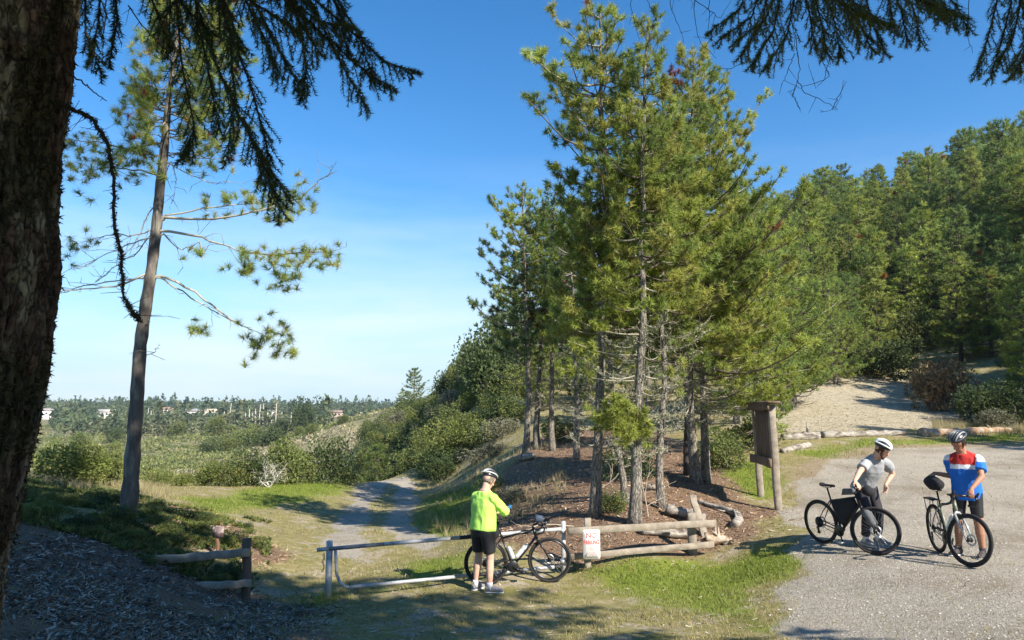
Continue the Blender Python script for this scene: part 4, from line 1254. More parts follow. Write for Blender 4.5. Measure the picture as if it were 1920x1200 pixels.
def forest():
    protos = []
    FG = [np.array([(0.28, 0.34, 0.07), (0.34, 0.375, 0.075), (0.22, 0.28, 0.07)]), np.array([(0.17, 0.24, 0.07), (0.22, 0.275, 0.07)]), np.array([(0.29, 0.33, 0.08), (0.32, 0.345, 0.085)])]
    for i in range(6):
        r = np.random.default_rng(500 + i)
        wd = [1.5, 1.9, 1.35, 1.7, 2.1, 1.5][i]
        pr = lambda t, w=wd: ((w * (1 - t) ** 0.55 + 0.12, w * (1 - t) ** 0.55 + 0.12))
        parts = gen_pine(r, 8.0, 0.13, pr, t0=0.08, dead0=0.04, greens=FG[i % 3], spacing=0.5, per=6, needle=(14, 0.26, 0.042, 1.25), twd=2.6, rust=0.004, lichen=0.15, size=1.3)
        protos.append(((parts[0].mesh('trunk', M_BARKD, True), parts[1].mesh('branches', M_TWIG), parts[2].mesh('crown', M_NEEDLE2)), ('trunk', 'branches', 'crown')))
    r = np.random.default_rng(9)
    pos = []
    d = 34.0
    while d < 118:
        px = (1010 if d < 56 else 1150) + r.random() * 40
        while px < 2080:
            x = (px - 960) / FPX * d; y = d + r.normal() * 1.2
            step = (2.5 + 1.6 * r.random()) / d * FPX
            px += step
            pos.append((x, y))
        d += 2.4 + d * 0.030
    pos = np.array(pos)
    ok = (sdist(pos, G_STRAW) < -1.4) & (sdist(pos, G_LOT) < -4)
    # keep the lower tan slope and the view to it open
    ok &= ~((pos[:, 0] / pos[:, 1] < 0.60) & (pos[:, 0] / pos[:, 1] > 0.29) & (pos[:, 1] < 43))
    ok &= ~((pos[:, 0] / pos[:, 1] < 0.66) & (pos[:, 1] < 38))
    pos = pos[ok]
    z = gz(pos[:, 0], pos[:, 1])
    n = 0
    for (x, y), zz in zip(pos, z):
        pxx = 960 + x / y * FPX
        h = r.uniform(0.72, 1.25)
        if y < 50: h *= 0.8 if pxx > 1350 else 0.5
        dark = pxx > 1760
        k = int(r.integers(6))
        tier = 'at the foot of' if y < 52 else ('halfway up' if y < 80 else 'high on')
        col_ = 'left part' if pxx < 1560 else ('middle' if pxx < 1660 else 'right part')
        lab = (f'dark conifer {tier} the shaded forest edge at the far right' if dark else f'sunlit conifer {tier} the forested right hillside, in its {col_}') if pxx > 1440 else f'conifer {tier} the wooded hill behind the grove'
        place('conifer', protos[k], (x, y, zz - 0.15), r.random() * 6.28, (h * r.uniform(1.1, 1.5), h * r.uniform(1.1, 1.5), h * r.uniform(0.9, 1.25)), lab, 'tree',
              'conifers of the forest edge' if dark and pxx > 1440 else ('conifers of the right hillside' if pxx > 1440 else 'conifers behind the grove'))
        n += 1
    # spire that tops the skyline and the taller tree beside it
    for px, d, top, w, lab in [(1753, 88, 278, 1.0, 'lone blue-green spire rising above the forest skyline'), (1815, 74, 256, 1.5, 'broad-topped tall conifer on the skyline right of the lone spire'), (1893, 60, 228, 1.6, 'tallest dark conifer on the skyline near the right edge')]:
        b = at_px(px, d, 500); H = P(px, top, d)[2] - b[2]
        place('conifer', protos[2 if w < 1.2 else 4], (b[0], b[1], b[2] - 0.1), 1.0, (w * 0.9, w * 0.9, H / 8.0), lab, 'tree', 'conifers on the skyline')
    # tall trees along the right of the lot, mostly beyond the frame; their shade falls on the forest edge and the slope
    for i, (x, y, h) in enumerate([(21.5, 30.5, 0.75), (24, 33, 0.9), (25, 29.5, 0.9), (24.5, 16.2, 1.45), (31.5, 27, 1.4), (29, 21, 1.6), (27.5, 25, 1.35), (42, 38, 1.9), (46, 42, 1.9), (50, 38, 1.9), (47, 47, 1.9), (54, 46, 1.9), (58, 42, 1.9), (44, 33, 1.9), (60, 50, 2.0), (52, 52, 1.9), (64, 46, 1.9), (40, 44, 1.6), (33.5, 24, 1.55), (30, 30, 1.25), (35, 27.5, 1.6), (36.5, 21.5, 1.8), (39.5, 18, 1.9), (41, 25, 1.9), (39, 29, 1.7), (44, 20, 2.0), (34, 34, 1.3), (38, 36, 1.6)]):
        place('tall_conifer', protos[i % 6], (x, y, ground(x, y) - 0.2), i * 1.7, (h * 1.15, h * 1.15, h), 'tall dark conifer in deep shade along the right side of the lot', 'tree', 'tall conifers right of the lot')
    return protos


FPROTO = forest()


def scrub():
    r = np.random.default_rng(21)
    sets = {
        'olive': ((0.20, 0.23, 0.065), (0.155, 0.19, 0.06), (0.25, 0.26, 0.08)),
        'dark': ((0.065, 0.095, 0.035), (0.085, 0.115, 0.04)),
        'grey': ((0.25, 0.245, 0.165), (0.20, 0.20, 0.12), (0.30, 0.28, 0.20)),
        'bright': ((0.20, 0.235, 0.055), (0.165, 0.20, 0.05), (0.24, 0.25, 0.075)),
        'brown': ((0.24, 0.15, 0.075), (0.30, 0.22, 0.11), (0.16, 0.12, 0.06)),
    }
    PR = {}
    for k, cols in sets.items():
        for j in range(3):
            st, lv = gen_shrub(np.random.default_rng(700 + j + 10 * len(PR)), 1.0, 1.25, 1500, 0.085 if k != 'brown' else 0.1, cols, lobes=11)
            PR[k, j] = ((st.mesh('stems', M_TWIG), lv.mesh('foliage', M_LEAF)), ('stems', 'foliage'))

    def bush(kind, px, d, w, h, label, group, row=None, cat='shrub', name='shrub', dz=0.0, base_row=None):
        b = at_px(px, d, row or 880)
        if base_row:
            c = hit(px, base_row); b = np.array([c[0], c[1] + 0.3, ground(c[0], c[1] + 0.3)])
        return place(name, PR[kind, int(r.integers(3))], (b[0], b[1], b[2] - 0.06 + dz), r.random() * 6.28, (w, w, h / 1.25), label, cat, group)

    # shrubs along the near rim of the valley, left of the trail
    rim = [('bright', 380, 37, 1.5, 1.3, 'low green bush at the left end of the row beyond the grass'), ('olive', 425, 39, 1.7, 1.5, 'rounded green bush second in the row beyond the grass'),
           ('dark', 470, 41, 1.6, 2.0, 'dark bush directly left of the bleached dead shrub'), ('olive', 520, 46, 2.2, 2.6, 'big olive bush behind the bleached dead shrub'),
           ('olive', 560, 48, 1.8, 2.0, 'olive bush between the dead shrub and the feathery grey bush'), ('dark', 615, 50, 2.0, 3.0, 'tall grey-green bush right of the bleached dead shrub'), ('olive', 650, 52, 1.5, 1.5, 'low bush at the right end of the row by the trail'),
           ('bright', 330, 36, 0.9, 0.7, 'small pale bush just right of the bare-trunked pine'), ('bright', 290, 40, 1.0, 0.9, 'yellow-green bush behind the bare-trunked pine')]
    for k, px, d, w, h, lab in rim:
        bush(k, px, d, w * 0.62, h * 0.68, lab, 'bushes along the rim beyond the grass', base_row=912 if px < 500 else 909)
    for k, px, d, w, h, lab in [('bright', 110, 32, 1.9, 1.5, 'large yellow-green bush beside the big trunk'), ('bright', 160, 36, 1.8, 1.2, 'broad bright bush second from the big trunk'), ('olive', 205, 33, 0.7, 1.8, 'upright young bush just left of the pine trunk'), ('olive', 90, 45, 2.0, 3.0, 'tall bush behind the yellow-green bush at the left'),
                                ('bright', 215, 46, 2.0, 1.4, 'broad low bush behind the upright young bush'), ('olive', 145, 56, 2.4, 3.0, 'taller olive bush at the left beyond the bright ones')]:
        bush(k, px, d, w * (0.6 if px < 200 else 0.7), h * 0.7, lab, 'bushes on the left rise', base_row=(908 if px < 200 else 912) if d < 40 else 895)
    # young dark pine by the trail bend and the tree mass behind
    for px, d, w, h, lab in [(703, 52, 0.85, 0.62, 'dark young conifer at the bend of the trail'), (692, 56, 0.6, 0.5, 'smaller dark conifer left of the one at the trail bend')]:
        b = at_px(px, d, 860)
        place('young_conifer', FPROTO[1], (b[0], b[1], b[2] - 0.1), 0.4, (w, w, h), lab, 'tree', 'young conifers at the trail bend')
    # the shaded brushy bank that runs up to the grove
    pts = []
    for k in range(2200):
        px = r.uniform(680, 965); d = r.uniform(36, 108)
        x = (px - 960) / FPX * d
        pts.append((x, d, px))
    pts = np.array(pts); zz = gz(pts[:, 0], pts[:, 1])
    keep = []
    for (x, y, px), z in zip(pts, zz):
        lo = np.interp(y, [36, 45, 52, 112], [-3.4, -6.2, -10.2, -22])
        if x < lo: continue
        if any((x - a) ** 2 + (y - b) ** 2 < (0.9 + 0.012 * y) ** 2 for a, b in keep): continue
        keep.append((x, y))
        kind = r.choice(['olive', 'dark', 'grey', 'bright'], p=[0.45, 0.22, 0.13, 0.2])
        s = r.uniform(0.75, 1.35) * (0.8 + y / 90)
        high = z > 3.5
        place('shrub', PR[kind, int(r.integers(3))], (x, y, z - 0.1), r.random() * 6.28, (s, s, s * r.uniform(0.65, 1.1)), 'scrub bush on the upper bank left of the grove' if high else 'scrub bush low on the bank beside the trail', 'shrub', 'scrub on the upper bank' if high else 'scrub on the lower bank')
        if len(keep) > 290: break
    # trees along the top of that bank
    for i, (px, d, hh, lab) in enumerate([(775, 108, 0.85, 'lone open-crowned pine on the crest of the spur'), (752, 112, 0.5, 'small pine beside the lone pine on the spur'), (845, 82, 0.62, 'dark tree on the spur crest left of the grove'), (880, 74, 0.72, 'dark tree halfway along the spur crest'), (905, 68, 0.8, 'dark tree on the spur crest nearest the grove'), (935, 60, 0.95, 'tree at the grove end of the spur crest'), (960, 56, 1.0, 'tree behind the leftmost pines of the grove'), (865, 88, 0.6, 'small tree behind the spur crest'), (925, 48, 0.75, 'bushy tree on the bank below the spur crest'), (690, 150, 0.75, 'small tree where the spur meets the valley'), (706, 148, 0.65, 'tree at the foot of the spur')]):
        b = at_px(px, d, 760)
        if i in (0, 1, 6):
            place('bank_tree', FPROTO[(i * 2 + 1) % 6], (b[0], b[1], b[2] - 0.2), i * 2.1, (hh * 1.35, hh * 1.35, hh), lab, 'tree', 'trees along the spur')
        else:
            place('bank_tree', PR[['dark', 'olive'][i % 2], i % 3], (b[0], b[1], b[2] - 0.2), i * 2.1, (hh * 3.6, hh * 3.6, hh * 4.6), lab, 'tree', 'trees along the spur')
    # knoll and valley: trees and bushes that stand out
    for kind, px, d, w, h, lab in [('dark', 576, 240, 6.5, 12.5, 'big dark rounded tree on the knoll'), ('dark', 530, 250, 5.5, 8.0, 'smaller dark tree left of the big one on the knoll'), ('olive', 460, 190, 6.0, 6.5, 'large green bush on the pale knoll slope'), ('dark', 500, 175, 6.5, 5.0, 'dark green bush mass at the foot of the knoll'), ('olive', 432, 178, 4.0, 4.0, 'grey-green bush left of the bush mass on the knoll'), ('dark', 392, 172, 3.5, 4.0, 'dark bush at the left foot of the knoll'),
                                   ('olive', 590, 185, 3.0, 3.0, 'bush on the right flank of the knoll'), ('olive', 640, 205, 3.0, 2.5, 'small bush high on the knoll'), ('olive', 560, 205, 3.2, 3.2, 'bush between the dark mass and the knoll top'), ('olive', 408, 290, 7, 8, 'olive tree clump left of the knoll'), ('olive', 330, 300, 7, 7, 'olive tree clump right of the pine trunk'), ('dark', 222, 270, 5, 6, 'dark tree clump left of the pine trunk in the valley'), ('olive', 150, 240, 6, 6, 'olive tree clump in the valley near the big trunk')]:
        bush(kind, px, d, w, h, lab, 'trees and bushes of the valley', row=810, cat='tree' if w > 4 else 'shrub', name='valley_tree' if w > 4 else 'shrub')
    # plants on the lot side
    for kind, px, d, w, h, lab in [('brown', 1775, 33, 1.5, 2.3, 'brown-leaved bush at the shaded forest edge'), ('brown', 1740, 36, 1.0, 1.8, 'reddish bush left of the brown-leaved bush'), ('dark', 1690, 41, 2.2, 2.4, 'dark shrub at the top right of the tan slope'), ('dark', 1640, 43, 1.6, 1.8, 'dark shrub at the top of the tan slope'), ('dark', 1850, 29.5, 1.3, 1.6, 'shaded shrub right of the brown-leaved bush'), ('dark', 1915, 28.5, 1.5, 1.8, 'shaded shrub at the right edge of the frame'), ('grey', 1880, 28, 0.9, 0.8, 'pale dry tuft at the foot of the shaded trees'),
                                   ('olive', 1370, 20.5, 1.0, 1.0, 'green bush behind the twin trunk by the lot'), ('olive', 1405, 24, 1.2, 1.0, 'low green bush behind the notice board'), ('dark', 1170, 18.5, 0.9, 0.9, 'dark bush behind the thick pine trunks'), ('olive', 1148, 15.0, 0.42, 0.45, 'small leafy plant between the two thick trunks'), ('grey', 960, 19, 0.5, 0.4, 'dry pale bush on the litter slope'), ('olive', 915, 22, 0.7, 0.5, 'green bush on the slope behind the yellow jersey'), ('grey', 925, 31, 0.9, 0.7, 'pale bush halfway up the bank'), ('olive', 1050, 29, 1.1, 1.0, 'bush under the back pines of the grove'), ('grey', 890, 33, 1.0, 0.8, 'dry bush at the foot of the bank')]:
        bush(kind, px, d, w, h, lab, 'shrubs round the lot and grove', row=880)
    # brush at the foot of the forest, along the top of the tan slope and among the trees
    k = 0
    for i in range(400):
        px = r.uniform(1440, 1900); d = r.uniform(41, 84)
        b = at_px(px, d, 640)
        if sdist(b[None, :2], G_STRAW)[0] > -0.8: continue
        k += 1
        if k > 70: break
        s = r.uniform(1.0, 1.9)
        low = d < 52
        place('forest_shrub', PR[r.choice(['olive', 'bright', 'dark'], p=[0.45, 0.35, 0.2]), int(r.integers(3))], (b[0], b[1], b[2] - 0.1), r.random() * 6.28, (s, s, s * r.uniform(0.7, 1.3)), 'brush along the upper edge of the tan slope' if low else 'brush between the conifers on the right hillside', 'shrub', 'brush at the foot of the forest' if low else 'brush within the forest')
    # low plants on the left mound
    k = 0
    for i in range(240):
        px = r.uniform(45, 470); d = r.uniform(10.8, 17)
        b = at_px(px, d, 980)
        if sdist(b[None, :2], G_CHIP)[0] > 0.4: continue
        row = 768 + (3 - b[2]) / d * FPX
        if row > 1100 or (px > 330 and row < 955) or row < 925: continue
        k += 1
        if k > 60: break
        s = r.uniform(0.16, 0.36)
        place('low_plant', PR[r.choice(['olive', 'bright', 'dark']), int(r.integers(3))], (b[0], b[1], b[2] - 0.03), r.random() * 6.28, (s, s, s * r.uniform(0.45, 0.75)), 'low leafy plant in the undergrowth on the left mound', 'plant', 'undergrowth on the left mound')
    # leafy ground cover between those plants
    n = 9000
    px = r.uniform(-40, 520, n); d = r.uniform(9.5, 19, n); x = (px - 960) / FPX * d; xy = np.stack([x, d], -1)
    z = gz(x, d)
    ok = (sdist(xy, G_CHIP) < 0.3) & (fbm(xy / 0.7, 3, 44) > 0.50) & (z > 0.12 + 0.12 * r.random(n)) & (x < -4.4 - 0.1 * (d - 11) + 1.6 * (fbm(xy / 0.8, 3, 12) - 0.5) + 0.25 * r.normal(size=n))
    C = np.stack([x, d, z], -1)[ok]; gm = MB()
    pal = np.array([(0.10, 0.14, 0.035), (0.14, 0.17, 0.04), (0.07, 0.10, 0.03), (0.18, 0.15, 0.05)])
    needles(gm, C + [0, 0, 0.03], np.tile([0, 0, 1.0], (len(C), 1)), 11, 0.085, 0.03, 1.3, pal[r.integers(4, size=len(C))], r, jit=0.4)
    tag(gm.build('undergrowth', M_LEAF), 'dark leafy undergrowth covering the left mound', 'undergrowth', kind='stuff')
    # scrub that nobody could count: valley floor and knoll
    mb = MB()
    n = 16000
    px = r.uniform(-60, 960, n); d = np.exp(r.uniform(math.log(46), math.log(430), n))
    x = (px - 960) / FPX * d
    xy = np.stack([x, d], -1)
    dn = fbm(xy / 14, 4, 90)
    keep_ = (dn > 0.445 + 0.05 * r.normal(size=n)) & (x < np.interp(d, [40, 112, 200, 430], [-9.5, -18, -15, 10]))
    x, d, dn = x[keep_], d[keep_], dn[keep_]
    z = gz(x, d)
    C = np.stack([x, d, z], -1)
    sz = (0.35 + 0.004 * d) * r.uniform(0.6, 1.5, len(x))
    pal = np.array([(0.19, 0.215, 0.07), (0.25, 0.25, 0.095), (0.14, 0.17, 0.06), (0.38, 0.35, 0.23), (0.33, 0.29, 0.17)])
    patch = vnoise(np.stack([x, d], -1) / 22, 5)
    ci = np.where(patch > 0.62, r.integers(3, 5, len(x)), r.integers(0, 3, len(x)))
    m = 20
    cc = np.repeat(C, m, 0); u = nrm(r.normal(size=(len(cc), 3))); u[:, 2] = np.abs(u[:, 2])
    s2 = np.repeat(sz, m)[:, None]
    p = cc + u * s2 * np.array([1, 1, 0.75]) * (0.5 + 0.6 * r.random((len(cc), 1)))
    ax_ = nrm(u + r.normal(size=u.shape) * 0.6)
    sd = nrm(np.cross(ax_, r.normal(size=u.shape))) * s2 * 0.15
    v = np.stack([p - sd, p + sd, p + ax_ * s2 * 0.38], 1).reshape(-1, 3)
    col = np.repeat(pal[ci] * r.uniform(0.7, 1.25, (len(x), 1)), m, 0) * r.uniform(0.8, 1.2, (len(cc), 1))
    mb.add(v, np.arange(len(v)).reshape(-1, 3), None, np.repeat(col, 3, 0))
    tag(mb.build('valley_scrub', M_LEAF), 'low scrub covering the valley floor and knoll', 'scrub', kind='stuff')
    # the far wood along the ridge
    mb = MB()
    n = 9000
    px = r.uniform(-80, 1000, n); d = np.exp(r.uniform(math.log(330), math.log(1150), n))
    x = (px - 960) / FPX * d
    dens = fbm(np.stack([x, d], -1) / 60, 3, 61) + 0.22 * smooth(420, 640, d)
    kk = dens > 0.50
    for hx, hd in HOUSES:
        kk &= ~((np.abs(px - hx) < 17) & (d < hd + 3) & (d > hd - 150))
    x, d = x[kk], d[kk]
    z = gz(x, d)
    H = r.uniform(4, 9, len(x)) * (1 + 0.7 * (r.random(len(x)) < 0.08)); m = 24
    t = r.random((len(x), m)) ** 0.7
    a = r.random((len(x), m)) * 6.28
    rad = (H[:, None] * 0.30) * (1 - t) ** 0.7 * np.sqrt(r.random((len(x), m))) + 0.15
    p = np.stack([x[:, None] + rad * np.cos(a), d[:, None] + rad * np.sin(a), z[:, None] + H[:, None] * (0.08 + 0.92 * t)], -1).reshape(-1, 3)
    s2 = np.repeat(H * 0.085, m)[:, None]
    ax_ = nrm(r.normal(size=p.shape) + [0, 0, 0.5]); sd = nrm(np.cross(ax_, r.normal(size=p.shape))) * s2
    v = np.stack([p - sd, p + sd, p + ax_ * s2 * 2], 1).reshape(-1, 3)
    pal = np.array([(0.07, 0.105, 0.055), (0.095, 0.125, 0.06), (0.115, 0.135, 0.065), (0.14, 0.15, 0.08)])
    col = np.repeat(pal[np.clip((vnoise(np.stack([x, d], -1) / 45, 3) * 4.5 + r.normal(size=len(x)) * 0.6 - 0.4 - 1.6 * smooth(420, 640, d)).astype(int), 0, 3)] * r.uniform(0.75, 1.25, (len(x), 1)), m, 0)
    mb.add(v, np.arange(len(v)).reshape(-1, 3), None, np.repeat(col, 3, 0))
    tag(mb.build('ridge_forest', M_LEAF), 'dark conifer wood covering the far ridge', 'forest', kind='stuff')
    # bleached standing dead trees before the ridge
    for i in range(16):
        px = [430, 444, 458, 466, 478, 486, 492, 500, 508, 516, 527, 281, 276, 420, 545, 472][i]; d = 380 + 40 * r.random()
        b = at_px(px, d, 800); h = r.uniform(8, 14)
        sm = MB(); tube(sm, [(0, 0, -1), (r.normal() * 0.1, 0, h * 0.5), (r.normal() * 0.3, 0, h)], [0.4, 0.3, 0.12], 5, np.array([0.5, 0.46, 0.4]))
        sticks(sm, [[0, 0, h * f] for f in (0.5, 0.65, 0.8)], [[r.normal() * 1.0, r.normal() * 1.0, h * f + 0.8] for f in (0.5, 0.65, 0.8)], 0.12, 0.05, 3, np.array([0.5, 0.46, 0.4]))
        o = sm.build('dead_tree', M_TWIG); o.location = tuple(b)
        tag(o, 'bleached standing dead trunk before the far ridge', 'dead tree', 'bleached dead trunks before the ridge')
    # bleached dead shrub on the rim
    c_ = hit(505, 915); b = np.array([c_[0], c_[1], ground(c_[0], c_[1])])
    ds = MB(); rr = np.random.default_rng(4)

    def grow(p, dr, l, rad, lv):
        q = [p]
        for s in range(4):
            dr = nrm(dr + rr.normal(size=3) * 0.22 + [0, 0, 0.05]); q.append(q[-1] + dr * l / 4)
        tube(ds, q, np.linspace(rad, rad * 0.55, 5), 5, np.array([0.52, 0.49, 0.42]), caps=False)
        if lv:
            for _ in range(3):
                grow(q[int(rr.integers(2, 5))], nrm(dr + rr.normal(size=3) * 0.75), l * 0.68, rad * 0.5, lv - 1)
    for an in np.linspace(0, 5.6, 6):
        grow(np.zeros(3), nrm(np.array([math.cos(an) * 1.0, math.sin(an) * 0.5, 0.75])), 0.6, 0.03, 3)
    o = ds.build('dead_shrub', M_TWIG); o.location = (b[0], b[1], b[2] - 0.05)
    tag(o, 'bleached leafless dead shrub at the rim of the grass', 'dead shrub')


HOUSES = [(92, 560), (207, 560), (318, 640), (363, 600), (396, 640), (517, 620), (630, 640), (895, 700)]
scrub()


def houses():
    labs = ['white house on the ridge beside the big trunk', 'long low white house on the ridge left of the pine trunk', 'pale gabled house on the ridge right of the pine trunk', 'two-part house on the ridge, second right of the pine trunk', 'tan-roofed house on the ridge, third right of the pine trunk', 'small white house just left of the knoll trees', 'brown house on the ridge right of the knoll', '']
    for i, (px, d) in enumerate(HOUSES[:7]):
        w, dp, h = [(11, 8, 4.5), (17, 8, 3.6), (10, 8, 4.0), (13, 9, 4.5), (15, 9, 4.0), (9, 7, 4.0), (16, 8, 3.6)][i]
        x = (px - 960) / FPX * d
        z = max(ground(x, d), P(px, 781, d)[2])
        e = empty('house', (x, d, z), [0.2, -0.1, 0.3, -0.2, 0.1, 0.25, -0.15][i])
        tag(e, labs[i], 'house', 'houses on the far ridge')
        wc = [(0.75, 0.73, 0.7), (0.7, 0.67, 0.6), (0.6, 0.56, 0.5), (0.62, 0.6, 0.56), (0.66, 0.6, 0.5), (0.75, 0.74, 0.72), (0.4, 0.3, 0.24)][i]
        rc = [(0.3, 0.27, 0.25), (0.5, 0.46, 0.4), (0.35, 0.22, 0.16), (0.26, 0.25, 0.25), (0.55, 0.45, 0.34), (0.3, 0.3, 0.3), (0.28, 0.2, 0.16)][i]
        m = MB(); box(m, (0, 0, h / 2 - 2), (w, dp, h + 4), None, np.array(wc)); m.build('wall', M_HOUSE, e)
        v = np.array([(-w / 2 - .6, -dp / 2 - .6, h), (w / 2 + .6, -dp / 2 - .6, h), (w / 2 + .6, dp / 2 + .6, h), (-w / 2 - .6, dp / 2 + .6, h), (-w / 2 + 1.5, 0, h + 1.9), (w / 2 - 1.5, 0, h + 1.9)])
        m = MB().add(v, [(0, 4, 3), (1, 2, 5)], [(0, 1, 5, 4), (2, 3, 4, 5), (3, 2, 1, 0)], np.array(rc)); m.build('roof', M_HOUSE, e)
        for k in range(int(w / 3)):
            m = MB(); box(m, (-w / 2 + 1.8 + k * 3.0, -dp / 2 - 0.02, h * 0.55), (1.6, 0.12, 1.5), None, np.array((0.05, 0.05, 0.06))); m.build('window', M_GLASS, e)


houses()


# ------------------------------------------------------------------ what lies on the ground
def scatter():
    r = np.random.default_rng(33)

    def samp(n, px0, px1, d0, d1):
        px = r.uniform(px0, px1, n); d = np.exp(r.uniform(math.log(d0), math.log(d1), n))
        x = (px - 960) / FPX * d
        return np.stack([x, d], -1)
    # grass
    xy = samp(420000, -150, 2050, 6.5, 60)
    lot, grn, lit, chip, straw, far = masks(xy)
    pat = fbm(xy / 0.5, 3, 15)
    dens = (0.45 + 0.7 * grn) * (1 - 0.93 * lot) * (1 - 0.85 * lit) * (1 - 0.92 * chip) * (1 - 0.8 * straw)
    dens = dens * smooth(0.34, 0.58, pat + 0.18 * grn)
    keep = r.random(len(xy)) < dens
    xy, grn, pat = xy[keep], grn[keep], pat[keep]
    d = np.hypot(xy[:, 0], xy[:, 1])
    z = gz(xy[:, 0], xy[:, 1])
    n = len(xy)
    h = (0.018 + 0.03 * r.random(n)) * (1 + 0.5 * grn) * (1 + 0.022 * d) * (1 + 2.2 * np.clip(vnoise(xy / 0.22, 71) - 0.62, 0, 1) * (vnoise(xy / 1.4, 72) > 0.5) * 2)
    w = 0.0035 * (1 + 0.06 * d)
    a = r.random(n) * 6.28
    ln = r.normal(size=(n, 2)) * 0.5
    B = np.stack([xy[:, 0], xy[:, 1], z - 0.004], -1)
    sd = np.stack([np.cos(a) * w, np.sin(a) * w, 0 * a], -1)
    tip = B + np.stack([ln[:, 0] * h, ln[:, 1] * h, h], -1)
    v = np.stack([B - sd, B + sd, tip], 1).reshape(-1, 3)
    gr = np.clip(grn + 0.35 * (pat - 0.5) + 0.2 * r.normal(size=n), 0, 1)[:, None]
    col = (np.array([0.37, 0.31, 0.14]) * (1 - gr) + np.array([0.16, 0.22, 0.03]) * gr) * r.uniform(0.7, 1.3, (n, 1))
    mb = MB().add(v, np.arange(3 * n).reshape(-1, 3), None, np.repeat(col, 3, 0))
    tag(mb.build('grass', M_GRASS), 'short green and straw-coloured grass over the open ground', 'grass', kind='stuff')
    print('grass', n)

    def flakes(name, xy, L0, L1, asp, cols, mat, label, cat, lift=0.006, tilt=0.5, thick=False):
        n = len(xy)
        z = gz(xy[:, 0], xy[:, 1]) + lift * r.random(n)
        C = np.stack([xy[:, 0], xy[:, 1], z], -1)
        a = r.random(n) * 6.28
        ax_ = nrm(np.stack([np.cos(a), np.sin(a), r.normal(size=n) * tilt * 0.5], -1))
        s_ = nrm(np.cross(ax_, nrm(np.stack([r.normal(size=n) * tilt, r.normal(size=n) * tilt, np.ones(n)], -1))))
        l = r.uniform(L0, L1, (n, 1)); w = l * asp * r.uniform(0.6, 1.4, (n, 1))
        c = np.asarray(cols)[r.integers(len(cols), size=n)] * r.uniform(0.7, 1.3, (n, 1))
        v = np.stack([C - ax_ * l / 2 - s_ * w / 2, C - ax_ * l / 2 + s_ * w / 2, C + ax_ * l / 2 + s_ * w / 3, C + ax_ * l / 2 - s_ * w / 3], 1).reshape(-1, 3)
        mb = MB().add(v, None, np.arange(4 * n).reshape(-1, 4), np.repeat(c, 4, 0))
        tag(mb.build(name, mat), label, cat, kind='stuff')
    xy = samp(75000, -150, 900, 5.5, 14)
    m = masks(xy); xy = xy[(r.random(len(xy)) < m[3] * 0.75 + 0.03)]
    flakes('wood_chips', xy, 0.02, 0.11, 0.2, [(0.30, 0.235, 0.17), (0.19, 0.135, 0.095), (0.11, 0.072, 0.05), (0.44, 0.38, 0.31), (0.24, 0.15, 0.09)], M_CHIP, 'grey shredded wood chips spread over the bank at the lower left', 'wood chips', 0.02, 0.7)
    xy = samp(90000, 200, 1600, 11, 34)
    m = masks(xy); xy = xy[(r.random(len(xy)) < m[2] * 0.7)]
    flakes('leaf_litter', xy, 0.03, 0.11, 0.2, [(0.34, 0.2, 0.115), (0.22, 0.12, 0.07), (0.42, 0.29, 0.18), (0.13, 0.075, 0.05), (0.46, 0.36, 0.26)], M_CHIP, 'reddish bark and needle litter under the grove', 'litter', 0.015, 0.6)
    xy = samp(16000, 200, 1900, 8, 30)
    m = masks(xy); xy = xy[(r.random(len(xy)) < 0.35 * (1 - m[0]) * (1 - m[3]))]
    flakes('dry_debris', xy, 0.02, 0.09, 0.18, [(0.42, 0.36, 0.26), (0.3, 0.22, 0.14), (0.52, 0.48, 0.4)], M_CHIP, 'scattered twigs and dead leaves on the grass', 'debris', 0.01, 0.4)
    # straw mulch on the tan slope
    xy = samp(70000, 1350, 1920, 25, 46)
    m = masks(xy); xy = xy[(r.random(len(xy)) < m[4] * 0.5)]
    flakes('straw_mulch', xy, 0.03, 0.13, 0.14, [(0.5, 0.43, 0.3), (0.4, 0.33, 0.21), (0.58, 0.52, 0.4), (0.3, 0.24, 0.15)], M_CHIP, 'tan brush mulch covering the slope behind the lot', 'mulch', 0.02, 0.35)
    # stones on the gravel
    xy = samp(52000, 560, 2050, 7, 30)
    m = masks(xy); xy = xy[(r.random(len(xy)) < m[0] * 0.75)]
    n = len(xy); z = gz(xy[:, 0], xy[:, 1])
    s = (0.005 + 0.012 * r.random(n) ** 3)
    o6 = np.array([(1, 0, 0), (-1, 0, 0), (0, 1, 0), (0, -1, 0), (0, 0, 0.8), (0, 0, -0.8)], float)
    f8 = np.array([(0, 2, 4), (2, 1, 4), (1, 3, 4), (3, 0, 4)])
    V = np.stack([xy[:, 0], xy[:, 1], z], -1)[:, None] + o6[None] * s[:, None, None] * r.uniform(0.6, 1.4, (n, 6, 1))
    F = (np.arange(n) * 6)[:, None, None] + f8[None]
    c = np.array([(0.36, 0.335, 0.29), (0.26, 0.24, 0.205), (0.46, 0.43, 0.385), (0.30, 0.255, 0.195)])[r.integers(4, size=n)] * r.uniform(0.75, 1.2, (n, 1))
    mb = MB().add(V.reshape(-1, 3), F.reshape(-1, 3), None, np.repeat(c, 6, 0))
    tag(mb.build('gravel', M_STONE), 'loose pale stones strewn over the gravel lot and trail', 'gravel', kind='stuff')
    # taller dry grass stalks along the rim and bank
    mb = MB()
    xy = np.concatenate([samp(2600, 40, 330, 17, 40), samp(1800, 1740, 1960, 26, 30), samp(1600, 800, 1060, 16, 40), samp(1500, 560, 720, 40, 52)])
    xy = xy[fbm(xy / 1.5, 3, 8) > 0.50 + 0.06 * r.normal(size=len(xy))]
    xy = xy[masks(xy)[0] < 0.3]
    z = gz(xy[:, 0], xy[:, 1])
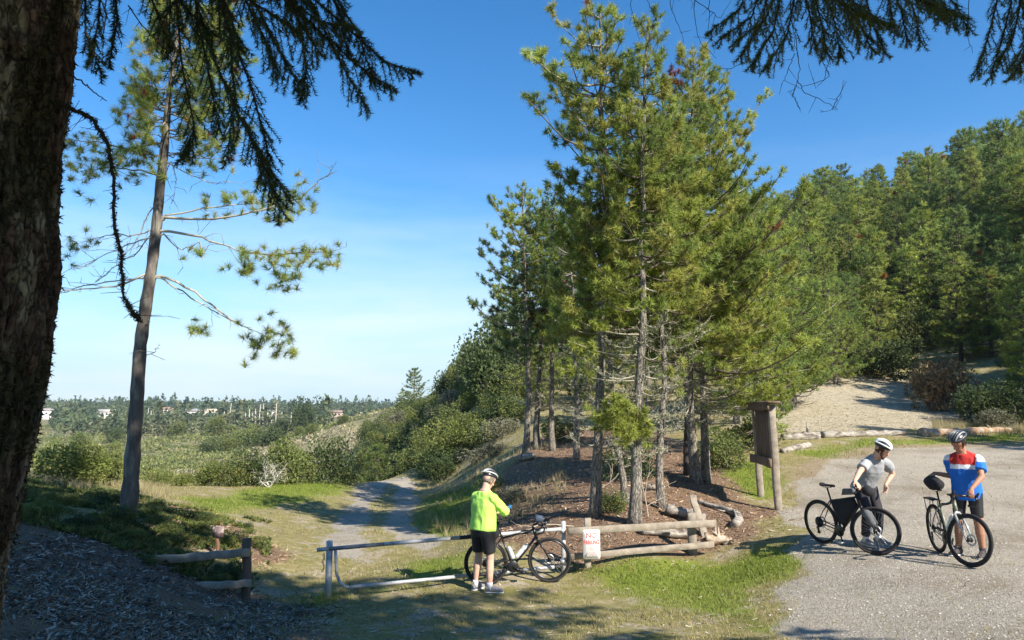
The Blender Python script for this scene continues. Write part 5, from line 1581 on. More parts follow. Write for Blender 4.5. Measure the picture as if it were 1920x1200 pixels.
    needles(mb, np.stack([xy[:, 0], xy[:, 1], z], -1), np.tile([0, 0, 1.0], (len(xy), 1)), 6, 0.26, 0.010, 0.45, np.array([0.36, 0.31, 0.17]), r, jit=0.4)
    tag(mb.build('dry_grass', M_GRASS), 'taller dry grass stalks on the bank and mound', 'grass', kind='stuff')


scatter()

# ------------------------------------------------------------------ gate, fences, notice board, logs
def gate():
    e = empty('pipe_gate', (0, 0, 0))
    tag(e, 'galvanised pipe gate with black bands closed across the trail', 'gate')
    A = P(615, 1122, 11.7); B = P(1057, 1076, 12.6)
    A[2] = ground(A[0], A[1]); B[2] = ground(B[0], B[1])
    pa = P(614, 1014, 11.7)[2]; pb = P(1053, 977, 12.6)[2]
    m = MB(); tube(m, [A - [0, 0, .2], [A[0], A[1], pa]], 0.05, 16, None); m.build('latch_post', M_GALV, e, False)
    m = MB(); tube(m, [B - [0, 0, .2], [B[0], B[1], pb]], 0.038, 16, None); m.build('hinge_post', M_GALV, e, False)
    # top rail bottom rail in front of the posts, banded black and white
    tl = P(594, 1031, 11.62); tr_ = P(1052, 992, 12.55)
    t0, t1 = tl, tr_
    bands = [(0.0, 0.045, 0), (0.045, 0.26, 2), (0.26, 0.565, 0), (0.565, 0.625, 1), (0.625, 0.83, 0), (0.83, 0.855, 1), (0.855, 1.0, 0)]
    for a, b, k in bands:
        m = MB(); tube(m, [t0 + (t1 - t0) * a, t0 + (t1 - t0) * b], 0.031 if k != 1 else 0.0325, 14)
        m.build('top_rail_band' if k else 'top_rail', [M_GALV, M_BLACKP, material('grey_weathered_steel', (0.25, 0.25, 0.26), rough=0.5, metal=0.4, var=0.3, scale=12)][k] if k != 2 else MATS.get('grey_weathered_steel') or material('grey_weathered_steel', (0.24, 0.24, 0.25), rough=0.5, metal=0.4, var=0.3, scale=12), e, True)
    bl = P(655, 1101, 11.75); brr = P(1052, 1062, 12.55)
    u0 = P(629, 1032, 11.66); u1 = P(631, 1075, 11.68); u2 = P(637, 1092, 11.70); u3 = P(646, 1099, 11.72)
    m = MB(); tube(m, [u0, (u0 + u1) / 2, u1, u2, u3, bl], 0.024, 12); m.build('end_upright', M_GALV, e, True)
    for a, b, k in [(0, 0.56, 0), (0.56, 0.66, 1), (0.66, 0.78, 0), (0.78, 0.81, 1), (0.81, 0.965, 0), (0.965, 1.0, 1)]:
        m = MB(); tube(m, [bl + (brr - bl) * a, bl + (brr - bl) * b], 0.028 if k != 1 else 0.0295, 12); m.build('bottom_rail_band' if k else 'bottom_rail', [M_GALV, M_BLACKP][k], e, True)
    for z in (0.25, 0.82):
        m = MB(); c = B + [-.01, -.02, (pb - B[2]) * z]; revolve(m, [(0.04, -0.03), (0.048, -0.03), (0.048, 0.03), (0.04, 0.03)], 16, 'z', c, closed=True); m.build('hinge_collar', M_GALV, e, True)
    # chain on the latch post
    c0 = P(607, 1040, 11.58)
    for i in range(9):
        m = MB(); p = c0 + [0.012 * math.sin(i * 1.3), -0.005 * (i % 2), -0.03 * i]
        an = np.linspace(0, 2 * math.pi, 9)
        ring = np.stack([0.011 * np.cos(an), 0 * an, 0.020 * np.sin(an)], -1)
        if i % 2: ring = ring[:, [1, 0, 2]]
        tube(m, p + ring, 0.004, 5, caps=False); m.build('chain_link', M_RUST, e)


gate()


def right_fence():
    e = empty('rail_fence', (0, 0, 0)); tag(e, 'weathered two-rail timber fence right of the gate', 'fence')
    A = P(1103, 1065, 12.7); B = P(1300, 1038, 13.3)
    ta = P(1102, 972, 12.7)[2]; tb = P(1296, 962, 13.3)[2]
    m = MB(); timber(m, A - [0, 0, .2], [A[0], A[1] + 0.02, ta], 0.11, 0.11, seed=1); m.build('post', M_WOOD, e)
    m = MB(); timber(m, B - [0, 0, .2], [B[0] - 0.02, B[1] + 0.02, tb], 0.14, 0.11, seed=2); m.build('post', M_WOOD, e)
    m = MB(); timber(m, P(1065, 996, 12.48), P(1342, 981, 13.2), 0.045, 0.118, seed=3, seg=9, wob=0.0025); m.build('rail', M_WOOD, e)
    m = MB(); timber(m, P(1066, 1045, 12.48), P(1338, 1020, 13.15), 0.055, 0.10, seed=4, seg=9, wob=0.003); m.build('rail', M_WOOD, e)
    # sign
    s = empty('no_parking_sign', tuple(P(1109, 1021, 12.36)), 0.10); tag(s, 'white no parking sign with faded red letters on the fence', 'sign')
    w, h, rc = 0.285, 0.475, 0.035
    pts = []
    for cx, cz, a0 in ((w / 2 - rc, h / 2 - rc, 0), (-w / 2 + rc, h / 2 - rc, 90), (-w / 2 + rc, -h / 2 + rc, 180), (w / 2 - rc, -h / 2 + rc, 270)):
        for a in (0, 22, 45, 68, 90):
            t = math.radians(a0 + a); pts.append((cx + rc * math.cos(t), cz + rc * math.sin(t)))
    pts = np.array(pts); n = len(pts)

    def plate(sc0, y0, y1, mat, name, hollow=None):
        p = pts * sc0
        v = np.concatenate([np.stack([p[:, 0], np.full(n, y0), p[:, 1]], -1), np.stack([p[:, 0], np.full(n, y1), p[:, 1]], -1), [[0, y0, 0], [0, y1, 0]]])
        j = np.arange(n); j2 = (j + 1) % n
        MB().add(v, [(2 * n, a, b) for a, b in zip(j, j2)] + [(2 * n + 1, n + b, n + a) for a, b in zip(j, j2)], np.stack([j2, j, n + j, n + j2], -1)).build(name, mat, s)
    plate(1.0, -0.003, 0.003, M_SIGNW, 'plate')
    q0, q1 = pts - np.sign(pts) * 0.014, pts - np.sign(pts) * 0.018
    v = np.concatenate([np.stack([q0[:, 0], np.full(n, -0.0045), q0[:, 1]], -1), np.stack([q1[:, 0], np.full(n, -0.0045), q1[:, 1]], -1)])
    j = np.arange(n); j2 = (j + 1) % n
    MB().add(v, None, np.stack([j, j2, n + j2, n + j], -1)).build('border', M_SIGNF, s)
    for txt, z, sz, mt in (('NO', 0.108, 0.115, M_SIGNR), ('PARKING', 0.004, 0.062, M_SIGNR), ('FIRE', -0.092, 0.06, M_SIGNF), ('LANE', -0.182, 0.06, M_SIGNF)):
        cu = bpy.data.curves.new('lettering', 'FONT'); cu.body = txt; cu.size = sz; cu.align_x = 'CENTER'; cu.extrude = 0.0006; cu.space_character = 1.0
        cu.offset = 0.002
        tmp = bpy.data.objects.new('tmp', cu); COL.objects.link(tmp); bpy.context.view_layer.update()
        me = bpy.data.meshes.new_from_object(tmp.evaluated_get(bpy.context.evaluated_depsgraph_get())); bpy.data.objects.remove(tmp)
        me.materials.clear(); me.materials.append(mt)
        o = bpy.data.objects.new('lettering', me); COL.objects.link(o); o.parent = s; o.location = (0, -0.0042, z); o.rotation_euler = (math.pi / 2, 0, 0); o.scale = (1, 1.0 if txt == 'NO' else 1.5, 1)
    for z in (0.2, -0.2):
        m = MB(); revolve(m, [(0.0, -0.006), (0.007, -0.006), (0.007, 0.0)], 8, 'y', (0, 0, z)); m.build('bolt', M_STEEL, s)
    # leaning board
    m = MB(); timber(m, P(1324, 1016, 13.9), P(1299, 930, 14.6), 0.13, 0.05, seed=8, seg=8)
    tag(m.build('leaning_board', M_WOOD), 'loose timber leaning behind the end of the rail fence', 'board')


right_fence()


def left_fence():
    e = empty('rail_fence', (0, 0, 0)); tag(e, 'dark timber fence in the shade at the left of the trail', 'fence')
    A = P(463, 1128, 11.4)
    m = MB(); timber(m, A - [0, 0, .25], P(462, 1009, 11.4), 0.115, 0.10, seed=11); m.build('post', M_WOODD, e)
    B = P(257, 1092, 11.15); B[2] = ground(B[0], B[1])
    m = MB(); timber(m, B - [0, 0, .25], P(257, 1036, 11.15), 0.14, 0.10, seed=12); m.build('post', M_WOOD, e)
    m = MB(); timber(m, P(230, 1054, 11.0), P(468, 1037, 11.3), 0.06, 0.115, seed=13, seg=12, wob=0.009); m.build('rail', M_WOOD, e)
    m = MB(); timber(m, P(340, 1102, 11.0), P(472, 1093, 11.3), 0.07, 0.105, seed=14, seg=10, wob=0.009); m.build('rail', M_WOOD, e)
    s = empty('marker_sign', (0, 0, 0)); tag(s, 'small rusty square marker on a short post behind the left fence', 'sign')
    p = P(408, 1040, 12.6); p[2] = ground(p[0], p[1])
    m = MB(); timber(m, p - [0, 0, .1], P(408, 1003, 12.6), 0.05, 0.04, seed=15); m.build('post', M_RUST, s)
    m = MB(); box(m, P(409, 997, 12.56), (0.185, 0.015, 0.175)); m.build('plate', material('weathered_plate', (0.17, 0.12, 0.11), rough=0.7, var=0.5, scale=12, second=(0.42, 0.38, 0.36), sfac=(0.52, 0.6), sscale=9), s)


left_fence()


def kiosk():
    e = empty('notice_board', (0, 0, 0)); tag(e, 'tall wooden notice board on two posts beside the lot', 'notice board')
    R = P(1460, 958, 15.5); Lp = P(1427, 933, 17.2)
    R[2] = ground(R[0], R[1]); Lp[2] = ground(Lp[0], Lp[1])
    top = P(1449, 757, 15.5)[2]
    ax_ = nrm(np.array([Lp[0] - R[0], Lp[1] - R[1], 0])); sd = np.array([-ax_[1], ax_[0], 0.0])
    if sd[0] > 0: sd = -sd                       # towards the visible face
    zt = top
    for b in (R, Lp):
        m = MB(); timber(m, b - [0, 0, .3], [b[0] - 0.06, b[1], zt - 0.02], 0.14, 0.14, side=ax_, seed=int(b[1] * 10)); m.build('post', M_WOOD, e)
    Rt = np.array([R[0] - 0.06, R[1], 0]); Lt = np.array([Lp[0] - 0.06, Lp[1], 0])
    z0 = P(1455, 866, 15.5)[2]; z1 = zt - 0.02
    n = 8
    for i in range(n):
        f = (i + 0.5) / n
        c = Rt + (Lt - Rt) * (0.05 + 0.90 * f)
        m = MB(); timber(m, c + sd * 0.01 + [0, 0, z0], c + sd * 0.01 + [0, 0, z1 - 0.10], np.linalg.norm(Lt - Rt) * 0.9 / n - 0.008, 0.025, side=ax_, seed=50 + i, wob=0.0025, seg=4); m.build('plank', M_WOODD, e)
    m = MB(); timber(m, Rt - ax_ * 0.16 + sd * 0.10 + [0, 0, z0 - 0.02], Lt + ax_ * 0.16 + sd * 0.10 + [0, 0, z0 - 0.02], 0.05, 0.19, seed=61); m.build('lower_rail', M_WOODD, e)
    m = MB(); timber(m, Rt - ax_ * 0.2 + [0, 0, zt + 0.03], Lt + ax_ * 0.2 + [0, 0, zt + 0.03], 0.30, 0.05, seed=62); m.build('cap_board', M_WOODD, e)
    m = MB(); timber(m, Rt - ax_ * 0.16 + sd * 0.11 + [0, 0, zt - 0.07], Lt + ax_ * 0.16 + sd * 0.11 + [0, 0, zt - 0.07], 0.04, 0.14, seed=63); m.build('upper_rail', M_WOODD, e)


kiosk()


def dead_wood():
    r = np.random.default_rng(12)

    def log(pix, d0, d1, r0, r1, mat, label, name='log', k=14, rough=0.16, n=26, lift=0.6, cat='log', branches=0, ground_it=True):
        q = np.array([P(a, b, d0 + (d1 - d0) * i / (len(pix) - 1)) for i, (a, b) in enumerate(pix)])
        q = path_at(q, np.linspace(0, 1, n)); rad = np.linspace(r0, r1, n) * (1 + 0.06 * r.normal(size=n))
        if ground_it: q[:, 2] = gz(q[:, 0], q[:, 1]) + rad * lift
        m = MB(); tube(m, q, rad, k, rough=rough, seed=int(r.integers(99)))
        for _ in range(branches):
            i = int(r.integers(1, n - 1)); dr = nrm(r.normal(size=3) + [0, 0, 0.6])
            tube(m, [q[i], q[i] + dr * rad[i] * 1.8, q[i] + dr * rad[i] * 3 + r.normal(size=3) * 0.03], [rad[i] * 0.5, rad[i] * 0.3, 0.006], 6)
        return tag(m.build(name, mat), label, cat)
    log([(1466, 819), (1535, 819)], 25.2, 25.4, 0.12, 0.16, M_LOG, 'short pale log at the left end of the row behind the lot', branches=2)
    log([(1542, 820), (1620, 818), (1697, 814)], 25.6, 26.2, 0.13, 0.10, M_LOG, 'long pale log in the middle of the row behind the lot', rough=0.3)
    log([(1726, 812), (1810, 806), (1894, 801)], 26.2, 26.8, 0.18, 0.10, M_LOGR, 'reddish rotting log at the right end of the row behind the lot', rough=0.25, branches=3)
    log([(1466, 840), (1516, 829)], 22.5, 23.6, 0.09, 0.10, M_LOG, 'thin grey log lying at an angle in front of the pale logs')
    # curved driftwood by the notice board
    log([(1308, 908), (1332, 930), (1360, 940), (1381, 955), (1387, 972), (1378, 990)], 15.9, 14.2, 0.04, 0.085, M_LOG, 'curved bleached driftwood log between the grove and the notice board', lift=0.8, rough=0.3, branches=3, n=34)
    log([(1250, 945), (1275, 950), (1300, 958), (1322, 965)], 14.9, 14.6, 0.115, 0.10, M_LOG, 'gnarled grey fallen stump with a sawn end beside the slender trunk', name='fallen_stump', lift=1.0, rough=0.4, branches=6, n=20)
    log([(1203, 1004), (1240, 1000), (1290, 994)], 13.75, 13.9, 0.065, 0.09, M_LOG, 'dark sawn log lying behind the lower fence rail', lift=1.0, rough=0.15)
    log([(1322, 995), (1350, 990), (1372, 1000)], 13.6, 13.5, 0.10, 0.05, M_LOGR, 'twisted root piece at the right end of the fence', name='root', lift=1.1, rough=0.5, branches=9, n=14)
    log([(1215, 935), (1245, 932)], 16.6, 16.5, 0.07, 0.06, M_LOG, 'small pale log end behind the slender trunk', lift=1.2)
    log([(1000, 862), (975, 855)], 24.5, 25, 0.12, 0.1, M_LOG, 'small log among the back pines', lift=1.0)
    log([(938, 1008), (1010, 997), (1050, 990)], 14.6, 14.9, 0.04, 0.05, M_BARKD, 'dark fallen branch on the litter behind the gate', lift=1.0)
    # pale root piece in the foreground
    m = MB(); c = hit(433, 1185); c = np.array([c[0], c[1], ground(*c)])
    for dx, dz, ex, ez, rr in [(-0.12, 0.03, 0.0, 0.10, 0.03), (0, 0.1, 0.13, -0.02, 0.035), (-0.02, 0.08, -0.04, 0.22, 0.014), (0.01, 0.1, 0.06, 0.23, 0.012), (-0.02, 0.05, -0.17, -0.03, 0.02)]:
        a = c + [dx, 0, dz]; b = c + [ex, -0.08 + 0.1 * r.random(), ez]
        tube(m, [a, (a + b) / 2 + r.normal(size=3) * 0.01, b], [rr, rr * 0.9, rr * 0.5], 8, rough=0.3)
    tag(m.build('root', M_LOG), 'pale forked piece of dead root at the bottom of the chip bank', 'root')
    # fallen dead branches with twigs under the grove
    for i, (px, d, lab) in enumerate([(1150, 15.4, 'dead branch lying left of the thick trunk'), (1215, 14.6, 'dead twiggy branch right of the thick trunk'), (1075, 14.6, 'bare dead stick standing behind the fence post'), (1130, 17.5, 'dead branch tangle behind the thick trunks')]):
        b = at_px(px, d, 960); m = MB(); rr = np.random.default_rng(90 + i)

        def grow(p, dr, l, rad, lv):
            q = [p]
            for s in range(4):
                dr = nrm(dr + rr.normal(size=3) * 0.2); q.append(q[-1] + dr * l / 4)
            tube(m, q, np.linspace(rad, rad * 0.5, 5), 5, np.array([0.36, 0.31, 0.24]), caps=False)
            if lv:
                for _ in range(3): grow(q[int(rr.integers(1, 5))], nrm(dr + rr.normal(size=3) * 0.7), l * 0.6, rad * 0.55, lv - 1)
        grow(b + [0, 0, 0.02], nrm(np.array([rr.normal(), 0.3 * rr.normal(), 0.7])), 0.8, 0.016, 2)
        tag(m.build('dead_branch', M_TWIG), lab, 'branch')


dead_wood()

# ------------------------------------------------------------------ bicycles
def rot_axis(p, o, ax_, ang):
    ax_ = ax_ / np.linalg.norm(ax_); v = np.asarray(p, float) - o
    c, s = math.cos(ang), math.sin(ang)
    return o + v * c + np.cross(ax_, v) * s + ax_ * (v @ ax_)[..., None] * (1 - c)


def bicycle(label, rear, front, steer, roll, style):
    """local x: rear wheel to front wheel; the fork, front wheel and bars turn about the head tube"""
    rear = np.asarray(rear, float); front = np.asarray(front, float)
    yaw = math.atan2(front[1] - rear[1], front[0] - rear[0])
    pit = math.atan2(front[2] - rear[2], np.linalg.norm(front[:2] - rear[:2]))
    e = empty('bicycle', tuple(rear)); tag(e, label, 'bicycle', 'bicycles of the three riders')
    e.rotation_mode = 'XYZ'
    e.matrix_world = Matrix.Translation(Vector(rear)) @ Matrix.Rotation(yaw, 4, 'Z') @ Matrix.Rotation(-pit, 4, 'Y') @ Matrix.Rotation(roll, 4, 'X')
    R, WB = 0.352, 1.03
    fm = style['paint']; fk = style.get('fork', fm)
    ra = np.array([0, 0, R]); fa = np.array([WB, 0, R]); bb = np.array([0.425, 0, 0.275])
    ht, hb = np.array([0.775, 0, 0.86]), np.array([0.825, 0, 0.70])
    sax = ht - hb
    stt = np.array([0.255, 0, 0.745]); sad = np.array([0.205, 0, 0.955])
    S = lambda p: rot_axis(np.asarray(p, float), hb, sax, steer)

    def part(fn, name, mat, parent=None, turn=False, sm=True):
        m = MB(); fn(m)
        if turn: m.v = [S(v) for v in m.v]
        return m.build(name, mat, parent or e, sm)

    def wheel(c, turn, name):
        w = empty('wheel'); w.parent = e
        ring = lambda r0, r1, k=10: [(r0 + r1 * math.cos(a), r1 * math.sin(a)) for a in np.linspace(0, 2 * math.pi, k, endpoint=False)]
        part(lambda m: revolve(m, ring(R - 0.021, 0.021), 56, 'y', c, closed=True), 'tyre', M_TYRE, w, turn)
        part(lambda m: revolve(m, [(R - 0.038, -0.011), (R - 0.038, 0.011), (R - 0.062, 0.008), (R - 0.066, 0), (R - 0.062, -0.008)], 48, 'y', c, closed=True), 'rim', M_BIKE, w, turn)
        def spk(m):
            a = np.arange(28) * 2 * math.pi / 28; s = np.where(np.arange(28) % 2 == 0, 1, -1)
            o = a + 0.5 * np.where((np.arange(28) // 2) % 2 == 0, 1, -1)
            A = c + np.stack([0.026 * np.cos(o), s * 0.028, 0.026 * np.sin(o)], -1); B = c + np.stack([(R - 0.06) * np.cos(a), 0 * a, (R - 0.06) * np.sin(a)], -1)
            sticks(m, A, B, 0.0012, 0.0012, 3)
        tag(part(spk, 'spokes', M_STEEL, w, turn), kind='stuff')
        part(lambda m: revolve(m, [(0.0, -0.05), (0.012, -0.05), (0.014, -0.034), (0.03, -0.032), (0.03, -0.026), (0.016, -0.02), (0.016, 0.02), (0.03, 0.026), (0.03, 0.032), (0.014, 0.034), (0.012, 0.05), (0, 0.05)], 14, 'y', c), 'hub', M_BIKE, w, turn)
        part(lambda m: revolve(m, [(0.055, 0.037), (0.08, 0.037), (0.08, 0.039), (0.055, 0.039)], 32, 'y', c, closed=True), 'brake_disc', M_STEEL, w, turn)
        return w
    wheel(ra, False, 'rear'); wheel(fa, True, 'front')

    def frame(m):
        tube(m, [bb, stt], 0.0165, 10); tube(m, [bb, bb * .5 + hb * .5, hb + (ht - hb) * 0.12], 0.021, 10)
        tube(m, [stt - (stt - bb) * .06, ht - (ht - hb) * 0.2], 0.0165, 10); tube(m, [hb - sax * 0.04, ht + sax * 0.02], 0.024, 12)
        for s in (-1, 1):
            tube(m, [bb + [-.03, s * .03, 0], (bb + ra) / 2 + [0, s * .05, 0], ra + [0, s * .062, 0]], [.012, .010, .008], 8)
            tube(m, [stt + [0, s * .015, -.03], (stt + ra) / 2 + [0, s * .05, 0], ra + [0, s * .062, 0]], [.010, .008, .007], 8)
        tube(m, [bb + [0, -.04, 0], bb + [0, .04, 0]], 0.024, 12)
    part(frame, 'frame', fm)

    def fork(m):
        cr = hb - sax * 0.12 + np.array([0.012, 0, 0])
        tube(m, [hb - sax * 0.03, cr], 0.022, 10)
        tube(m, [cr + [0, -.058, -.02], cr + [0, -.03, .01], cr + [0, .03, .01], cr + [0, .058, -.02]], 0.018, 10)
        for s in (-1, 1): tube(m, [cr + [0, s * .056, -.01], cr * .5 + fa * .5 + [0.006, s * .06, 0], fa + [0, s * .056, 0]], [.018, .015, .011], 8)
    part(fork, 'fork', fk, None, True)

    def seatpost(m): tube(m, [stt, sad + [0.0, 0, -.04]], 0.0135, 8)
    part(seatpost, 'seat_post', M_BIKE)

    def saddle(m):
        n = 12; x = np.linspace(-0.12, 0.16, n); hw = np.interp(x, [-0.12, -0.09, -0.02, 0.05, 0.16], [0.045, 0.072, 0.05, 0.024, 0.014])
        k = 12; a = np.arange(k) * 2 * math.pi / k; V = []
        for xx, w in zip(x, hw):
            V.append(sad + np.stack([np.full(k, xx), w * np.cos(a), 0.02 * np.sin(a) - 0.012 * np.cos(a) ** 2 + 0.015 * (xx < -0.08)], -1))
        V = np.concatenate(V); i = np.arange(n - 1)[:, None] * k; j = np.arange(k)[None]; j2 = (j + 1) % k
        m.add(np.concatenate([V, V[:k].mean(0)[None], V[-k:].mean(0)[None]]), [(n * k, (q + 1) % k, q) for q in range(k)] + [(n * k + 1, (n - 1) * k + q, (n - 1) * k + (q + 1) % k) for q in range(k)], np.stack([i + j, i + j2, i + k + j2, i + k + j], -1).reshape(-1, 4))
        for s in (-1, 1): tube(m, [sad + [-.1, s * .022, -.015], sad + [-.04, s * .022, -.04], sad + [.05, s * .022, -.04], sad + [.12, s * .01, -.01]], 0.0035, 6)
    part(saddle, 'saddle', M_BAG)

    st = ht + sax * 0.22
    bc = st + np.array([0.09, 0, 0.03])

    def bars(m):
        tube(m, [ht + sax * 0.02, st + sax * 0.04], 0.016, 10); tube(m, [st, bc], 0.015, 8)
        if style['bar'] == 'drop':
            for s in (-1, 1):
                tube(m, [bc, bc + [0, s * .14, 0], bc + [0.01, s * .2, 0], bc + [.07, s * .215, -.005], bc + [.095, s * .22, -.05], bc + [.07, s * .225, -.11], bc + [.02, s * .23, -.13], bc + [-.05, s * .235, -.135]], 0.0155, 8)
                tube(m, [bc + [.06, s * .215, 0], bc + [.10, s * .215, .015], bc + [.13, s * .215, .06]], [.018, .019, .013], 8)
                tube(m, [bc + [.11, s * .215, .02], bc + [.125, s * .212, -.06], bc + [.10, s * .21, -.11]], [.006, .006, .004], 6)
        else:
            tube(m, [bc + [-.06, -.33, .02], bc + [-.02, -.15, .02], bc + [0, -.06, 0], bc + [0, .06, 0], bc + [-.02, .15, .02], bc + [-.06, .33, .02]], 0.0155, 8)
            for s in (-1, 1): tube(m, [bc + [-.03, s * .2, .0], bc + [.03, s * .27, -.01], bc + [.02, s * .31, -.01]], 0.006, 6)
    part(bars, 'handlebar', M_BIKE, None, True)

    def crankset(m):
        revolve(m, [(0.0, -.055), (0.088, -.055), (0.092, -.052), (0.088, -.049), (0.0, -.049)], 30, 'y', bb)
        ca = style.get('crank', 0.4)
        for s in (-1, 1):
            d = np.array([math.cos(ca), 0, math.sin(ca)]) * s * 0.172
            tube(m, [bb + [0, -s * .06, 0], bb + [0, -s * .07, 0] + d], [.014, .010], 8)
    cs = part(crankset, 'crankset', M_BIKE)
    for s in (-1, 1):
        ca = style.get('crank', 0.4); p = bb + np.array([math.cos(ca), 0, math.sin(ca)]) * s * 0.172 + [0, -s * .115, 0]
        part(lambda m, p=p: box(m, p, (.095, .085, .016)), 'pedal', M_STEEL if style.get('pale_pedal') else M_BIKE, cs, sm=False)

    def chain(m):
        for dz in (0.085, -0.078):
            tube(m, [bb + [0, -.052, dz], ra + [0, -.048, 0.045 if dz > 0 else -.04]], 0.005, 5)
    part(chain, 'chain', M_TYRE)
    big = style.get('cassette', 0.06)
    part(lambda m: revolve(m, [(0, -.058), (0.022, -.058), (0.024, -.05), (big, -.034), (big, -.03), (0, -.03)], 24, 'y', ra), 'cassette', M_BIKE)
    part(lambda m: (box(m, ra + [.01, -.07, -.10], (.03, .018, .11)), revolve(m, [(0, -.078), (.028, -.078), (.028, -.068), (0, -.068)], 12, 'y', ra + [.02, 0, -.15]), revolve(m, [(0, -.078), (.024, -.078), (.024, -.068), (0, -.068)], 12, 'y', ra + [.0, 0, -.08])), 'derailleur', M_BIKE, sm=False)
    return e, S, dict(bb=bb, st=stt, sad=sad, ht=ht, hb=hb, bc=bc, ra=ra, fa=fa, sax=sax)


def soft_box(mb, pts, thick, col=None, n=3):
    """a stuffed pouch: outline in local x,z, bulging in y"""
    pts = np.asarray(pts, float); c = pts.mean(0)
    k = len(pts)
    lay = [(-1, 0.78), (-0.75, 0.95), (-0.3, 1.0), (0.3, 1.0), (0.75, 0.95), (1, 0.78)]
    V = []
    for y, s in lay:
        q = c + (pts - c) * s
        V.append(np.stack([q[:, 0], np.full(k, y * thick / 2), q[:, 1]], -1))
    V = np.concatenate(V + [[[c[0], -thick * .56, c[1]]], [[c[0], thick * .56, c[1]]]])
    m = len(lay); i = np.arange(m - 1)[:, None] * k; j = np.arange(k)[None]; j2 = (j + 1) % k
    mb.add(V, [(m * k, (q + 1) % k, q) for q in range(k)] + [(m * k + 1, (m - 1) * k + q, (m - 1) * k + (q + 1) % k) for q in range(k)], np.stack([i + j, i + j2, i + k + j2, i + k + j], -1).reshape(-1, 4), col)


def world_of(e, p):
    return np.array(e.matrix_world @ Vector(p))


def bottle(e, p0, p1, rad, label, mat=None, cap=M_SIGNW):
    """a drinking bottle standing in a cage of bicycle e, from p0 to p1 in the bicycle's frame"""
    a, b = world_of(e, p0), world_of(e, p1)
    t = empty('water_bottle', tuple(a)); tag(t, label, 'bottle')
    d = Vector(b - a); L0 = d.length
    t.rotation_mode = 'QUATERNION'; t.rotation_quaternion = d.to_track_quat('Z', 'Y')
    m = MB(); revolve(m, [(0, 0), (rad * .92, 0), (rad, .01), (rad, L0 * .5), (rad * .86, L0 * .56), (rad, L0 * .63), (rad, L0 * .76), (rad * .6, L0 * .85), (0, L0 * .85)], 16, 'z'); m.build('body', mat or M_CLEAR, t, True)
    m = MB(); revolve(m, [(0, L0 * .83), (rad * .72, L0 * .83), (rad * .7, L0 * .91), (rad * .3, L0 * .93), (rad * .28, L0), (0, L0)], 14, 'z'); m.build('cap', cap, t, True)


def gp(px, row, d):
    p = P(px, row, d); p[2] = ground(p[0], p[1]); return p


